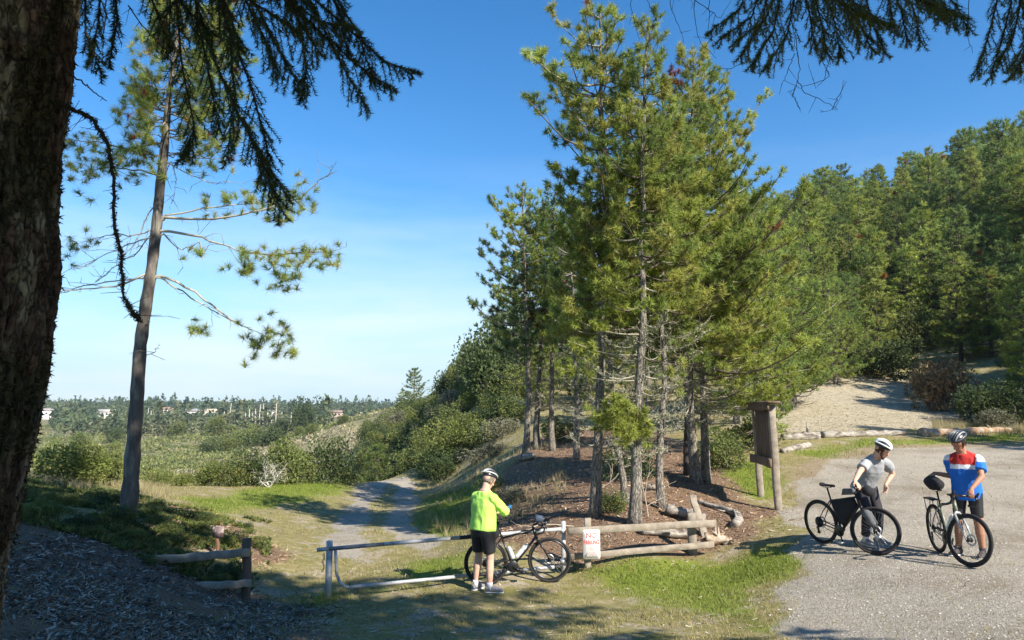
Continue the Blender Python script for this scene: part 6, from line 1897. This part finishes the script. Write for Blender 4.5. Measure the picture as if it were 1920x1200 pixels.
def bikes():
    # bicycle leaning on the gate
    a, b = gp(912, 1096, 12.0), gp(1023, 1089, 12.15)
    e, S, J = bicycle('black drop-bar bicycle leaning against the gate beside the yellow jersey', a, b, -0.12, -0.05, dict(paint=M_BIKE, bar='drop', crank=-0.5))
    m = MB(); soft_box(m, [(J['sad'][0] - .20, J['sad'][2] - .20), (J['sad'][0] - .22, J['sad'][2] - .06), (J['sad'][0] - .02, J['sad'][2] - .05), (J['sad'][0] + .03, J['sad'][2] - .16), (J['sad'][0] - .04, J['sad'][2] - .26)], 0.13); m.build('saddle_bag', M_BAG, e, True)
    m = MB(); soft_box(m, [(J['bc'][0] - .06, J['bc'][2] + .03), (J['bc'][0] + .08, J['bc'][2] + .02), (J['bc'][0] + .09, J['bc'][2] + .11), (J['bc'][0] - .03, J['bc'][2] + .14)], 0.16); m.v = [S(v) for v in m.v]; m.build('handlebar_bag', material('blue_grey_fabric', (0.06, 0.08, 0.12), rough=0.7, var=0.4, scale=14), e)
    dn = lambda f, o=0.045: J['bb'] + (J['hb'] - J['bb']) * f + np.array([-0.045, 0, 0.045]) * (o / 0.06)
    bottle(e, dn(.24), dn(.72), .037, 'clear water bottle on the down tube of the bicycle at the gate')
    bottle(e, J['bb'] + (J['st'] - J['bb']) * .22 + [.05, 0, .015], J['bb'] + (J['st'] - J['bb']) * .62 + [.05, 0, .015], .037, 'clear water bottle on the seat tube of the bicycle at the gate')
    # loaded bicycle in the lot
    a, b = gp(1543, 1022, 12.2), gp(1639, 1041, 11.28)
    e2, S2, J2 = bicycle('black bicycle with full frame bag held by the man in grey', a, b, 0.66, 0.06, dict(paint=M_BIKE, bar='flat', crank=-1.2, cassette=0.085, pale_pedal=True))
    m = MB(); soft_box(m, [(J2['st'][0] + .02, J2['st'][2] - .02), (J2['ht'][0] - .05, J2['ht'][2] - .06), (J2['hb'][0] - .04, J2['hb'][2] - .02), (J2['bb'][0] + .06, J2['bb'][2] + .08), (J2['bb'][0] + .0, J2['bb'][2] + .1)], 0.085); m.build('frame_bag', M_BAG, e2, True)
    m = MB(); soft_box(m, [(J2['ht'][0] - .02, J2['ht'][2] + .0), (J2['ht'][0] - .03, J2['ht'][2] + .10), (J2['ht'][0] - .24, J2['ht'][2] + .07), (J2['ht'][0] - .27, J2['ht'][2] - .03)], 0.07); m.build('top_tube_bag', M_BAGG, e2, True)
    m = MB(); tube(m, [J2['bc'] + [.08, -.24, .01], J2['bc'] + [.09, -.2, .0], J2['bc'] + [.09, .2, .0], J2['bc'] + [.08, .24, .01]], [.05, .075, .075, .05], 14); m.v = [S2(v) for v in m.v]; m.build('handlebar_roll', M_BAG, e2, True)
    for s in (-1, 1):
        m = MB(); c0 = J2['hb'] * .35 + J2['fa'] * .65; c1 = J2['hb'] * .85 + J2['fa'] * .15
        tube(m, [c0 + [.05, s * .115, -.06], c0 + [.05, s * .115, -.03], c1 + [.06, s * .115, -.03], c1 + [.06, s * .115, .0]], [.04, .055, .055, .035], 14); m.v = [S2(v) for v in m.v]; m.build('fork_bag', M_BAGG, e2, True)
    # bicycle of the rider in blue
    a, b = gp(1761, 1037, 11.2), gp(1816, 1065, 10.22)
    e3, S3, J3 = bicycle('bicycle with silver fork and rear rack held by the man in blue', a, b, 0.50, 0.05, dict(paint=M_BIKEO, fork=M_BIKEG, bar='drop', crank=0.9))
    m = MB(); tube(m, [J3['sad'] + [.16, 0, .06], J3['sad'] + [.1, 0, .065], J3['sad'] + [-.08, 0, .07], J3['sad'] + [-.2, 0, .085], J3['sad'] + [-.26, 0, .08]], [.04, .08, .105, .095, .04], 14, rough=0.12); m.build('saddle_pack', M_BAG, e3, True)
    m = MB()
    rk = J3['ra'] + [-.02, 0, .42]
    for s in (-1, 1):
        tube(m, [rk + [.2, s * .05, 0], rk + [-.22, s * .05, 0]], .006, 6); tube(m, [rk + [-.18, s * .05, 0], J3['ra'] + [-.02, s * .07, 0.02]], .006, 6); tube(m, [rk + [.05, s * .05, 0], J3['ra'] + [0, s * .07, 0.02]], .006, 6)
    for x in (-.2, -.1, 0, .1): tube(m, [rk + [x, -.05, 0], rk + [x, .05, 0]], .005, 6)
    box(m, rk + [-.03, 0, .012], (.36, .10, .008)); m.build('rear_rack', M_BIKE, e3)
    bottle(e3, J3['bb'] + (J3['hb'] - J3['bb']) * .25 + [-.04, 0, .045], J3['bb'] + (J3['hb'] - J3['bb']) * .75 + [-.04, 0, .045], .038, 'grey water bottle on the bicycle of the man in blue')
    return (e, S, J), (e2, S2, J2), (e3, S3, J3)


BIKES = bikes()


# ------------------------------------------------------------------ people
def cone(mb, p0, p1, r0, r1, k=16, flat=1.0, side=None):
    """rounded, tapered limb piece; flat squeezes it across `side`"""
    p0, p1 = np.asarray(p0, float), np.asarray(p1, float)
    d = p1 - p0; L0 = np.linalg.norm(d); d = d / max(L0, 1e-6)
    if side is None:
        side = np.cross(d, [0, 0, 1.0]) if abs(d[2]) < 0.95 else np.array([1.0, 0, 0])
    side = nrm(side - d * (side @ d)); up = np.cross(side, d)
    t, rr = [], []
    for a in np.linspace(-math.pi / 2, 0, 5): t.append(r0 * math.sin(a)); rr.append(max(r0 * math.cos(a), 1e-4))
    for a in np.linspace(0, math.pi / 2, 5): t.append(L0 + r1 * math.sin(a)); rr.append(max(r1 * math.cos(a), 1e-4))
    t, rr = np.array(t), np.array(rr)
    a = np.arange(k) * 2 * math.pi / k
    v = p0 + t[:, None, None] * d + rr[:, None, None] * (np.cos(a)[None, :, None] * side + flat * np.sin(a)[None, :, None] * up)
    n = len(t); i = np.arange(n - 1)[:, None] * k; j = np.arange(k)[None]; j2 = (j + 1) % k
    mb.add(v.reshape(-1, 3), None, np.stack([i + j, i + j2, i + k + j2, i + k + j], -1).reshape(-1, 4))


def loft(mb, cs, rx, ry, side, k=24):
    """closed elliptical loft along centres cs; rx across `side`, ry front to back"""
    cs = np.asarray(cs, float); tg = nrm(np.gradient(cs, axis=0))
    a = np.arange(k) * 2 * math.pi / k; V = []
    sides = np.broadcast_to(np.asarray(side, float), cs.shape)
    for c, t, x, y, sd in zip(cs, tg, rx, ry, sides):
        s = nrm(sd - t * (sd @ t)); f = np.cross(t, s)
        ca, sa = np.cos(a), np.sin(a)
        ca = np.sign(ca) * np.abs(ca) ** 0.85; sa = np.sign(sa) * np.abs(sa) ** 0.85
        V.append(c + x * ca[:, None] * s + y * sa[:, None] * f)
    n = len(cs); v = np.concatenate(V + [cs[:1], cs[-1:]])
    i = np.arange(n - 1)[:, None] * k; j = np.arange(k)[None]; j2 = (j + 1) % k
    tri = [(n * k, (q + 1) % k, q) for q in range(k)] + [(n * k + 1, (n - 1) * k + q, (n - 1) * k + (q + 1) % k) for q in range(k)]
    mb.add(v, tri, np.stack([i + j, i + j2, i + k + j2, i + k + j], -1).reshape(-1, 4))


def fuse(mb, voxel, name, mat, parent, smooth_it=4, wrinkle=0.0, colour=None, seed=0):
    """one continuous skin over all pieces"""
    me = mb.mesh('tmp', M_SKIN); o = bpy.data.objects.new('tmp', me); COL.objects.link(o)
    md = o.modifiers.new('r', 'REMESH'); md.mode = 'VOXEL'; md.voxel_size = voxel; md.adaptivity = voxel * 0.35
    ms = o.modifiers.new('s', 'SMOOTH'); ms.factor = 0.5; ms.iterations = smooth_it
    bpy.context.view_layer.update()
    dg = bpy.context.evaluated_depsgraph_get(); ev = o.evaluated_get(dg); em = ev.to_mesh()
    n = len(em.vertices); v = np.zeros(n * 3, np.float32); em.vertices.foreach_get('co', v); v = v.reshape(-1, 3).astype(float)
    nl = np.zeros(n * 3, np.float32); em.vertices.foreach_get('normal', nl); nl = nl.reshape(-1, 3)
    lt = np.zeros(len(em.polygons), np.int32); em.polygons.foreach_get('loop_total', lt)
    li = np.zeros(len(em.loops), np.int32); em.loops.foreach_get('vertex_index', li)
    q = li.reshape(-1, 4) if (lt == 4).all() else None
    if q is None:
        em.calc_loop_triangles(); tr = np.zeros(len(em.loop_triangles) * 3, np.int32); em.loop_triangles.foreach_get('vertices', tr)
    ev.to_mesh_clear(); bpy.data.objects.remove(o); bpy.data.meshes.remove(me)
    if wrinkle:
        w = fbm(v * np.array([9, 9, 5.0]) + seed, 3, seed) - 0.5
        w2 = np.abs(fbm(v * np.array([14, 14, 6.0]) + seed * 3, 2, seed + 3) - 0.5)
        v = v + nl * ((w * 2 + 0.5 - w2 * 3) * wrinkle)[:, None]
    out = MB(); out.add(v, None if q is not None else tr.reshape(-1, 3), q, colour(v) if colour else None)
    return out.build(name, mat, parent, True)


def ik(s, h, l1, l2, pole):
    s, h, pole = map(lambda a: np.asarray(a, float), (s, h, pole))
    d = h - s; L0 = min(np.linalg.norm(d), (l1 + l2) * 0.999); u = d / max(np.linalg.norm(d), 1e-6)
    h = s + u * L0
    a = (l1 * l1 - l2 * l2 + L0 * L0) / (2 * L0); hh = math.sqrt(max(l1 * l1 - a * a, 0))
    p = pole - u * (pole @ u); p = nrm(p)
    return s + u * a + p * hh, h


def hand(mb, w, d, palm_n, scale=1.0, curl=0.5):
    """palm and five fingers from wrist w along d; the palm faces palm_n"""
    d = nrm(np.asarray(d, float)); n_ = nrm(np.asarray(palm_n, float) - d * (np.asarray(palm_n, float) @ d)); s = np.cross(d, n_)
    cone(mb, w, w + d * 0.03, 0.026, 0.03, 12, 0.62, s)
    cone(mb, w + d * 0.035, w + d * 0.075, 0.038, 0.038, 12, 0.42, s)
    for i, (o, L0) in enumerate([(-0.031, 0.066), (-0.010, 0.078), (0.011, 0.074), (0.030, 0.058)]):
        b = w + d * 0.092 + s * o
        d1 = nrm(d + n_ * curl * 0.7); m_ = b + d1 * L0 * 0.5; d2 = nrm(d * (1 - curl * 0.6) + n_ * curl * 1.5)
        cone(mb, b, m_, 0.0088, 0.008, 8); cone(mb, m_, m_ + d2 * L0 * 0.5, 0.008, 0.0066, 8)
    b = w + d * 0.03 - s * 0.03
    m_ = b + nrm(d * 0.7 - s * 0.7 + n_ * 0.4) * 0.038
    cone(mb, b, m_, 0.012, 0.010, 8); cone(mb, m_, m_ + nrm(d + n_ * 0.6) * 0.03, 0.010, 0.008, 8)


def helmet(parent, hc, fwd, up, shell, ribs, scale=1.0):
    e = empty('helmet'); e.parent = parent
    f = nrm(np.asarray(fwd, float)); u = nrm(np.asarray(up, float) - f * (np.asarray(up, float) @ f)); s = np.cross(f, u)
    F = np.stack([s, f, u], 1)
    a, b, c = 0.098 * scale, 0.128 * scale, 0.098 * scale
    m = MB(); th = np.linspace(0.02, 1.62, 9); ph = np.arange(28) * 2 * math.pi / 28
    V = []
    for t in th:
        V.append(np.stack([a * np.sin(t) * np.cos(ph), b * np.sin(t) * np.sin(ph) - 0.012, c * np.cos(t) + 0 * ph + 0.012 * np.sin(t) * np.maximum(0, np.sin(ph))], -1))
    V = np.concatenate(V + [V[-1] * 0.90]); n, k = 10, 28
    i = np.arange(n - 1)[:, None] * k; j = np.arange(k)[None]; j2 = (j + 1) % k
    m.add(hc + V @ F.T, None, np.stack([i + j, i + j2, i + k + j2, i + k + j], -1).reshape(-1, 4), np.array(shell)); m.build('inner_shell', M_HELM, e, True)
    # raised ribs running front to back between the vents
    offs = [-0.82, -0.52, -0.18, 0.18, 0.52, 0.82]
    for q, o in enumerate(offs):
        t = np.linspace(-1.42, 1.42, 15)
        wx = math.sqrt(1 - o * o * 0.9)
        x = o * a * (1 - 0.25 * (t / 1.45) ** 2); y = b * np.sin(t) * (0.55 + 0.45 * wx) - 0.012; z = c * np.cos(t) * wx + 0.004
        z = np.where(np.abs(o) > 0.7, c * 0.32 * np.cos(t) + 0.015, z)
        if abs(o) > 0.7: x = np.sign(o) * a * np.sqrt(np.maximum(0, 1 - (np.sin(t) * 0.92) ** 2)) * 0.99; y = b * np.sin(t) - 0.012
        pts = hc + np.stack([x * 1.03, y * 1.04, z * 1.05 + 0.004], -1) @ F.T
        mm = MB(); tube(mm, pts, 0.0125 * scale * np.interp(t, [-1.42, -0.8, 0.8, 1.42], [0.6, 1, 1, 0.6]), 8, np.array(ribs[q % len(ribs)])); mm.build('rib', M_HELM, e, True)
    m = MB(); t = np.linspace(-2.2, 2.2, 17)
    # chin strap
    pts = np.stack([0.075 * np.sin(t), 0.02 + 0 * t, -0.045 - 0.105 * np.cos(t * 0.75)], -1)
    tube(m, hc + pts @ F.T, 0.005, 5, np.array((0.02, 0.02, 0.02))); m.build('strap', M_HELM, e)
    return e


def person(label, base, heading, J, c):
    """J: joints in the person's own frame (x right, y forward, z up)"""
    e = empty('person', tuple(base), heading); tag(e, label, 'person', 'riders with their bicycles')
    v = {k: np.asarray(a, float) for k, a in J.items()}
    skin = c['skin']
    pel, ch, nk, hd = v['pelvis'], v['chest'], v['neck'], v['head']
    side = nrm(v['sh_r'] - v['sh_l'])
    hs_ = nrm(v['hip_r'] - v['hip_l'])
    b = MB()
    sp = np.array([pel - [0, 0, .10], pel, (pel * .55 + ch * .45), ch, ch * .45 + nk * .55, nk])
    g = c.get('girth', 1.0)
    rx = np.array([.13, .165, .150, .175, .15, .062]) * g; ry = np.array([.10, .115, .108, .118, .085, .06]) * g
    sd = np.array([hs_, hs_, side, side, side, side])
    loft(b, sp, rx, ry, sd)
    fwd = nrm(np.asarray(c['look'], float)); hup = nrm(np.asarray(c.get('hup', (0, 0, 1)), float) - fwd * (np.asarray(c.get('hup', (0, 0, 1)), float) @ fwd)); hs = np.cross(fwd, hup)
    cone(b, nk - (hd - nk) * 0.1, nk * .45 + hd * .55 - fwd * 0.02, .062, .056)
    # head: skull, face, jaw, nose, ears
    cone(b, hd - fwd * 0.025 + hup * 0.03, hd + fwd * 0.02 + hup * 0.035, .088, .086, 20)
    cone(b, hd + hup * 0.02 + fwd * 0.025, hd - hup * 0.075 + fwd * 0.035, .075, .052, 18)
    cone(b, hd - hup * 0.085 + fwd * 0.055, hd - hup * 0.09 + fwd * 0.06, .036, .030, 12)
    cone(b, hd + hup * 0.012 + fwd * 0.095, hd - hup * 0.03 + fwd * 0.112, .011, .016, 10)
    cone(b, hd - hup * 0.065 + fwd * 0.082 - hs * .018, hd - hup * 0.065 + fwd * 0.082 + hs * .018, .009, .009, 8)
    for s in (-1, 1):
        cone(b, hd + hs * s * .083 + hup * .012 - fwd * .01, hd + hs * s * .086 - hup * .03 - fwd * .002, .018, .012, 10, 0.5, fwd)
    for q in ('l', 'r'):
        sh, el, wr = v['sh_' + q], v['el_' + q], v['wr_' + q]
        cone(b, sh, el, .055 * g, .041); cone(b, el, el * .45 + wr * .55, .042, .036); cone(b, el * .45 + wr * .55, wr, .036, .026)
        hand(b, wr, c['hand_' + q][0], c['hand_' + q][1], curl=c['hand_' + q][2] if len(c['hand_' + q]) > 2 else 0.5)
        hp, kn, an = v['hip_' + q], v['kn_' + q], v['an_' + q]
        cone(b, hp, kn, .088 * g, .058); cone(b, kn, kn * .62 + an * .38, .057, .060); cone(b, kn * .62 + an * .38, an, .058, .036)
        cone(b, an, v['toe_' + q] * .6 + an * .4 - [0, 0, .03], .036, .032)
    fuse(b, 0.0080, 'body', skin, e, 3)
    # eyes, brows
    for s in (-1, 1):
        m = MB(); cone(m, hd + hs * s * .031 + hup * .018 + fwd * .088, hd + hs * s * .032 + hup * .018 + fwd * .09, .010, .010, 10); m.c = [np.tile((0.03, 0.02, 0.018), (len(q), 1)) for q in m.v]; m.build('eye', M_HAIR, e, True)
        m = MB(); cone(m, hd + hs * s * .018 + hup * .036 + fwd * .096, hd + hs * s * .048 + hup * .036 + fwd * .085, .006, .005, 8); m.c = [np.tile(c['hair'], (len(q), 1)) for q in m.v]; m.build('eyebrow', M_HAIR, e, True)
    hair = np.array(c['hair'])
    m = MB()
    for a_ in np.linspace(-1.9, 1.9, 15):
        dr = -fwd * math.cos(a_) + hs * math.sin(a_)
        cone(m, hd + dr * .078 + hup * .04, hd + dr * .080 - hup * (.035 if abs(a_) < 1.4 else .0), .021, .014, 8)
    fuse(m, .008, 'hair', M_HAIR, e, 3, 0.004, lambda p: np.tile(hair, (len(p), 1)))
    if c.get('beard'):
        m = MB(); cone(m, hd - hup * .085 + fwd * .062, hd - hup * .105 + fwd * .068, .040, .030, 12)
        for s in (-1, 1): cone(m, hd + hs * s * .07 - hup * .03 + fwd * .02, hd + hs * s * .035 - hup * .09 + fwd * .065, .018, .026, 10)
        cone(m, hd - hup * .045 + fwd * .098 - hs * .028, hd - hup * .045 + fwd * .098 + hs * .028, .011, .011, 8)
        bc_ = np.array(c['beard']); fuse(m, .007, 'beard', M_HAIR, e, 2, 0.004, lambda p: np.tile(bc_, (len(p), 1)))
    # shirt
    m = MB(); ez = c.get('ease', 0.012)
    hem = c.get('hem', 0.06)
    dn = nrm(pel - ch)
    cs = np.array([pel + dn * hem, pel, pel * .55 + ch * .45, ch, ch * .45 + nk * .55, nk * .85 + ch * .15])
    loft(m, cs, rx * [1.32, 1, 1, 1, 1, 1.15] + ez * np.array([1.2, 1.6, 1.9, 1.4, 1, 1.0]), ry * [1.25, 1, 1, 1, 1, 1.2] + ez * np.array([1.2, 1.8, 2.0, 1.4, 1, 1]), np.array([hs_, hs_, side, side, side, side]))
    for q in ('l', 'r'):
        sh, el, wr = v['sh_' + q], v['el_' + q], v['wr_' + q]
        inn = sh * .78 + (ch * .4 + nk * .6) * .22
        cone(m, inn, sh, .070 * g, .058 * g + ez * .6)
        cone(m, nk * .9 + ch * .1, sh + [0, 0, .012], .052, .048)
        if c['sleeve'] == 'long':
            loft(m, [sh, sh * .5 + el * .5, el, el * .5 + wr * .5, wr], np.array([.060, .058, .052, .046, .036]) * g + ez * .4, np.array([.060, .058, .052, .046, .036]) * g + ez * .4, np.cross(nrm(el - sh), [0.3, 0.9, 0.1]))
        else:
            ee = sh + (el - sh) * c.get('sl', .62)
            loft(m, [sh, sh * .5 + ee * .5, ee], np.array([.060, .063, .064]) * g + ez * .8, np.array([.060, .063, .064]) * g + ez * .8, np.cross(nrm(el - sh), [0.3, 0.9, 0.1]))
    fuse(m, .010, 'shirt', M_CLOTH, e, 5, c.get('wrinkle', 0.004), c['shirt'], seed=int(abs(heading) * 10) + 1)
    # shorts or trousers
    m = MB()
    loft(m, [pel - [0, 0, .13], pel - [0, 0, .06], pel + [0, 0, .03], pel * .8 + ch * .2], np.array([.15, .175, .168, .158]) * g + .006, np.array([.115, .125, .12, .115]) * g + .006, hs_)
    for q in ('l', 'r'):
        hp, kn, an = v['hip_' + q], v['kn_' + q], v['an_' + q]
        if c['legs'] == 'shorts':
            ed = hp + (kn - hp) * c.get('short_len', .80)
            loft(m, [hp + [0, 0, .04], hp, hp * .5 + ed * .5, ed], np.array([.09, .102, .088, .074]) * g, np.array([.09, .105, .09, .075]) * g, hs_)
        else:
            loft(m, [hp + [0, 0, .04], hp, hp * .5 + kn * .5, kn, kn * .5 + an * .5, an + [0, 0, .06]], np.array([.09, .102, .088, .075, .070, .058]), np.array([.09, .105, .09, .076, .072, .058]), hs_)
    fuse(m, .010, 'shorts' if c['legs'] == 'shorts' else 'trousers', c['legmat'], e, 4, 0.002 if c['legs'] == 'shorts' else 0.005)
    # socks and shoes
    for q in ('l', 'r'):
        an, to = v['an_' + q], v['toe_' + q]
        m = MB(); ax2 = nrm(v['kn_' + q] - an)
        loft(m, [an - [0, 0, .03], an + ax2 * .03, an + ax2 * c.get('sock', .09)], [.043, .043, .046], [.043, .043, .046], hs_); so = m.build('sock', c['sockmat'], e, True)
        f = nrm(np.array([to[0] - an[0], to[1] - an[1], 0])); sr = np.cross(f, [0, 0, 1.0])
        heel = np.array([an[0], an[1], 0]) - f * .07
        t = np.array([0, .04, .10, .16, .22, .265, .285]); w = np.array([.026, .036, .038, .044, .047, .036, .012]); h = np.array([.035, .046, .048, .038, .028, .022, .012])
        m = MB(); loft(m, [heel + f * tt + [0, 0, .018 + hh] for tt, hh in zip(t, h)], w, h, sr, 16); fuse(m, .007, 'shoe', c['shoemat'], e, 3)
        m = MB(); loft(m, [heel + f * (tt * 1.02 - .003) + [0, 0, .011] for tt in t], w + .004, np.full(7, .011), sr, 16); m.build('shoe_sole', c['solemat'], e, True)
    helmet(e, hd + hup * .058 - fwd * .004, nrm(fwd + hup * c.get('htilt', 0.05)), hup, c['helm'][0], c['helm'][1])
    return e


def to_local(base, heading, p):
    d = np.asarray(p, float) - base; c_, s_ = math.cos(-heading), math.sin(-heading)
    return np.array([d[0] * c_ - d[1] * s_, d[0] * s_ + d[1] * c_, d[2]])


M_SHOEG = material('grey_shoe', (0.25, 0.25, 0.26), rough=0.7, var=0.4, scale=25)
M_SHOED = material('dark_shoe', (0.07, 0.06, 0.06), rough=0.7, var=0.4, scale=25)
M_SHOES = material('pale_sole', (0.62, 0.60, 0.56), rough=0.7, var=0.1)
M_SOCKW = material('white_sock', (0.75, 0.75, 0.75), rough=0.9, var=0.05)
M_SOCKD = material('dark_sock', (0.06, 0.06, 0.07), rough=0.9, var=0.05)


def rider_yellow():
    base = gp(905, 1106, 11.72); hdg = -0.74        # seen from behind, turned a little to the right
    J = dict(pelvis=(0, 0, .97), chest=(0, .03, 1.30), neck=(0.0, .05, 1.545), head=(0.01, .115, 1.675),
             sh_l=(-.185, .03, 1.415), sh_r=(.185, .03, 1.415), hip_l=(-.095, 0, .92), hip_r=(.095, 0, .92),
             kn_l=(-.12, .03, .50), kn_r=(.12, .04, .50), an_l=(-.13, -.03, .085), an_r=(.15, .0, .085), toe_l=(-.15, .17, .03), toe_r=(.30, .13, .03))
    J['el_l'], J['wr_l'] = ik(J['sh_l'], (-.06, .34, 1.14), .29, .26, (-.8, -.5, -.6))
    J['el_r'], J['wr_r'] = ik(J['sh_r'], (.12, .38, 1.17), .29, .26, (1, -.1, -.6))
    fy = np.array([0.52, 0.88, 0.15])
    e = person('man in fluorescent yellow-green jersey and black shorts standing at the gate, back turned', base, hdg, J, dict(
        skin=M_SKIN, look=(.12, .85, -.45), hup=(0, .4, 1), girth=1.2, hair=(0.18, 0.15, 0.12), sleeve='long', ease=.014, hem=.05, wrinkle=.010,
        shirt=lambda p: np.tile(fy, (len(p), 1)), legs='shorts', legmat=M_LYCRA, short_len=.80, sockmat=M_SOCKW, shoemat=M_SHOEG, solemat=M_SHOES, sock=.07,
        hand_l=((.75, .62, .1), (0, -.2, 1), .6), hand_r=((-.4, .85, .2), (-.4, -.2, 1), .7), helm=((0.03, 0.03, 0.035), [(0.42, 0.44, 0.46), (0.10, 0.10, 0.11), (0.5, 0.52, 0.53)])))
    m = MB(); p = np.array(J['wr_r']) + [-.03, .10, .045]
    box(m, (0, 0, 0), (.075, .012, .145)); box(m, (0, -.0085, 0), (.068, .003, .13))
    o = m.build('phone', material('blue_phone_case', (0.03, 0.16, 0.32), rough=0.4, var=0.1)); tag(o, 'blue phone held in front by the man in yellow-green', 'phone')
    o.matrix_world = Matrix.Translation(Vector(base)) @ Matrix.Rotation(hdg, 4, 'Z') @ Matrix.Translation(Vector(p)) @ Matrix.Rotation(-0.9, 4, 'X')


def rider_grey():
    base = gp(1640, 1026, 11.85)
    hdg = math.pi + 0.30                            # faces the viewer
    e2, S2, J2 = BIKES[1]
    grip = world_of(e2, S2(J2['bc'] + np.array([-.04, -.24, .05])))
    grip2 = to_local(base, hdg, grip)
    J = dict(pelvis=(0, -.15, .92), chest=(0.01, .04, 1.20), neck=(.02, .18, 1.40), head=(0.02, .285, 1.49),
             sh_l=(-.18, .14, 1.29), sh_r=(.18, .12, 1.28), hip_l=(-.095, -.13, .88), hip_r=(.095, -.13, .88),
             kn_l=(-.11, -.0, .49), kn_r=(.13, .03, .49), an_l=(-.13, -.06, .085), an_r=(.15, -.02, .085), toe_l=(-.18, .14, .03), toe_r=(.17, .2, .03))
    J['el_r'], J['wr_r'] = ik(J['sh_r'], grip2 + np.array([.0, -.06, .05]), .29, .26, (.9, -.5, -.1))
    J['el_l'], J['wr_l'] = ik(J['sh_l'], (-.19, .10, .93), .29, .26, (-1, -.3, 0))
    gy = np.array([0.34, 0.35, 0.365])
    person('man in grey t-shirt and dark trousers bending over the loaded bicycle', base, hdg, J, dict(
        skin=M_SKIN, look=(-.55, .60, -.50), hup=(0, .3, 1), girth=1.0, hair=(0.10, 0.045, 0.02), beard=(0.13, 0.05, 0.022), sleeve='short', ease=.016, hem=.10, wrinkle=.010,
        shirt=lambda p: np.tile(gy, (len(p), 1)), legs='trousers', legmat=M_TROUS, sockmat=M_SOCKW, shoemat=M_SHOEG, solemat=M_SHOES,
        hand_l=((.25, .15, -1), (1, .2, .2), .7), hand_r=((.0, .75, -.55), (0, -.5, -1), .75), helm=((0.025, 0.027, 0.03), [(0.78, 0.80, 0.82), (0.72, 0.74, 0.76), (0.80, 0.82, 0.83)])))


def rider_blue():
    base = gp(1822, 1044, 10.85)
    hdg = math.pi - 0.72
    e3, S3, J3 = BIKES[2]
    pack = to_local(base, hdg, world_of(e3, J3['sad'] + np.array([-.12, 0, .15])))
    bar = to_local(base, hdg, world_of(e3, S3(J3['bc'] + np.array([.03, .19, .04]))))
    J = dict(pelvis=(0, 0, .95), chest=(0, .05, 1.27), neck=(0.01, .09, 1.505), head=(0.03, .17, 1.625),
             sh_l=(-.18, .06, 1.385), sh_r=(.18, .09, 1.375), hip_l=(-.095, 0, .90), hip_r=(.095, 0, .90),
             kn_l=(-.12, .04, .49), kn_r=(.12, .04, .49), an_l=(-.14, -.02, .085), an_r=(.16, -.02, .085), toe_l=(-.13, .2, .03), toe_r=(.24, .18, .03))
    J['el_r'], J['wr_r'] = ik(J['sh_r'], pack + np.array([-.02, -.06, .06]), .30, .27, (.1, -.6, -1))
    J['el_l'], J['wr_l'] = ik(J['sh_l'], bar + np.array([0, -.04, .06]), .30, .27, (-.9, -.4, 0))
    red, wh, bl = np.array([0.50, 0.035, 0.03]), np.array([0.78, 0.80, 0.84]), np.array([0.02, 0.16, 0.62])

    def cols(p):
        z, x = p[:, 2], np.abs(p[:, 0])
        c = np.tile(bl, (len(p), 1))
        c[(z > 1.255) & (x < 0.165)] = wh
        c[(z > 1.315) & (x < 0.165)] = red
        c[(x >= 0.165) & (z > 1.365)] = wh
        return c
    person('man in red, white and blue jersey and black shorts beside the right-hand bicycle', base, hdg, J, dict(
        skin=M_SKINT, look=(.40, .72, -.52), hup=(0, .4, 1), girth=1.0, hair=(0.02, 0.016, 0.014), sleeve='short', sl=.66, ease=.018, hem=.13, wrinkle=.010,
        shirt=cols, legs='shorts', legmat=M_LYCRA, short_len=.82, sockmat=M_SOCKD, shoemat=M_SHOED, solemat=M_SHOES, sock=.06,
        hand_l=((-.1, .8, -.6), (0, -.5, -1), .75), hand_r=((.1, .8, -.4), (0, -.3, -1), .35), helm=((0.022, 0.022, 0.026), [(0.10, 0.11, 0.12), (0.28, 0.30, 0.32), (0.06, 0.06, 0.07)])))


rider_yellow(); rider_grey(); rider_blue()


# ------------------------------------------------------------------ the air
def air():
    zs = [(o.matrix_world @ Vector(c))[2] for o in SC.objects if o.type == 'MESH' and o.name in ('ground', 'far_hills') for c in o.bound_box]
    z0, z1 = min(zs) - 1.0, max(max(zs) + 18, 40)
    m = MB(); box(m, (0, 640, (z0 + z1) / 2), (2900, 2100, z1 - z0))
    mt = bpy.data.materials.new('air'); mt.use_nodes = True
    n = mt.node_tree; n.nodes.remove(n.nodes['Principled BSDF'])
    v = n.nodes.new('ShaderNodeVolumePrincipled'); v.inputs['Color'].default_value = (0.80, 0.88, 1.0, 1); v.inputs['Density'].default_value = 0.00016; v.inputs['Anisotropy'].default_value = 0.2
    n.links.new(v.outputs['Volume'], n.nodes['Material Output'].inputs['Volume'])
    tag(m.build('haze', mt), 'thin blue haze over the valley', 'haze', kind='stuff')


air()
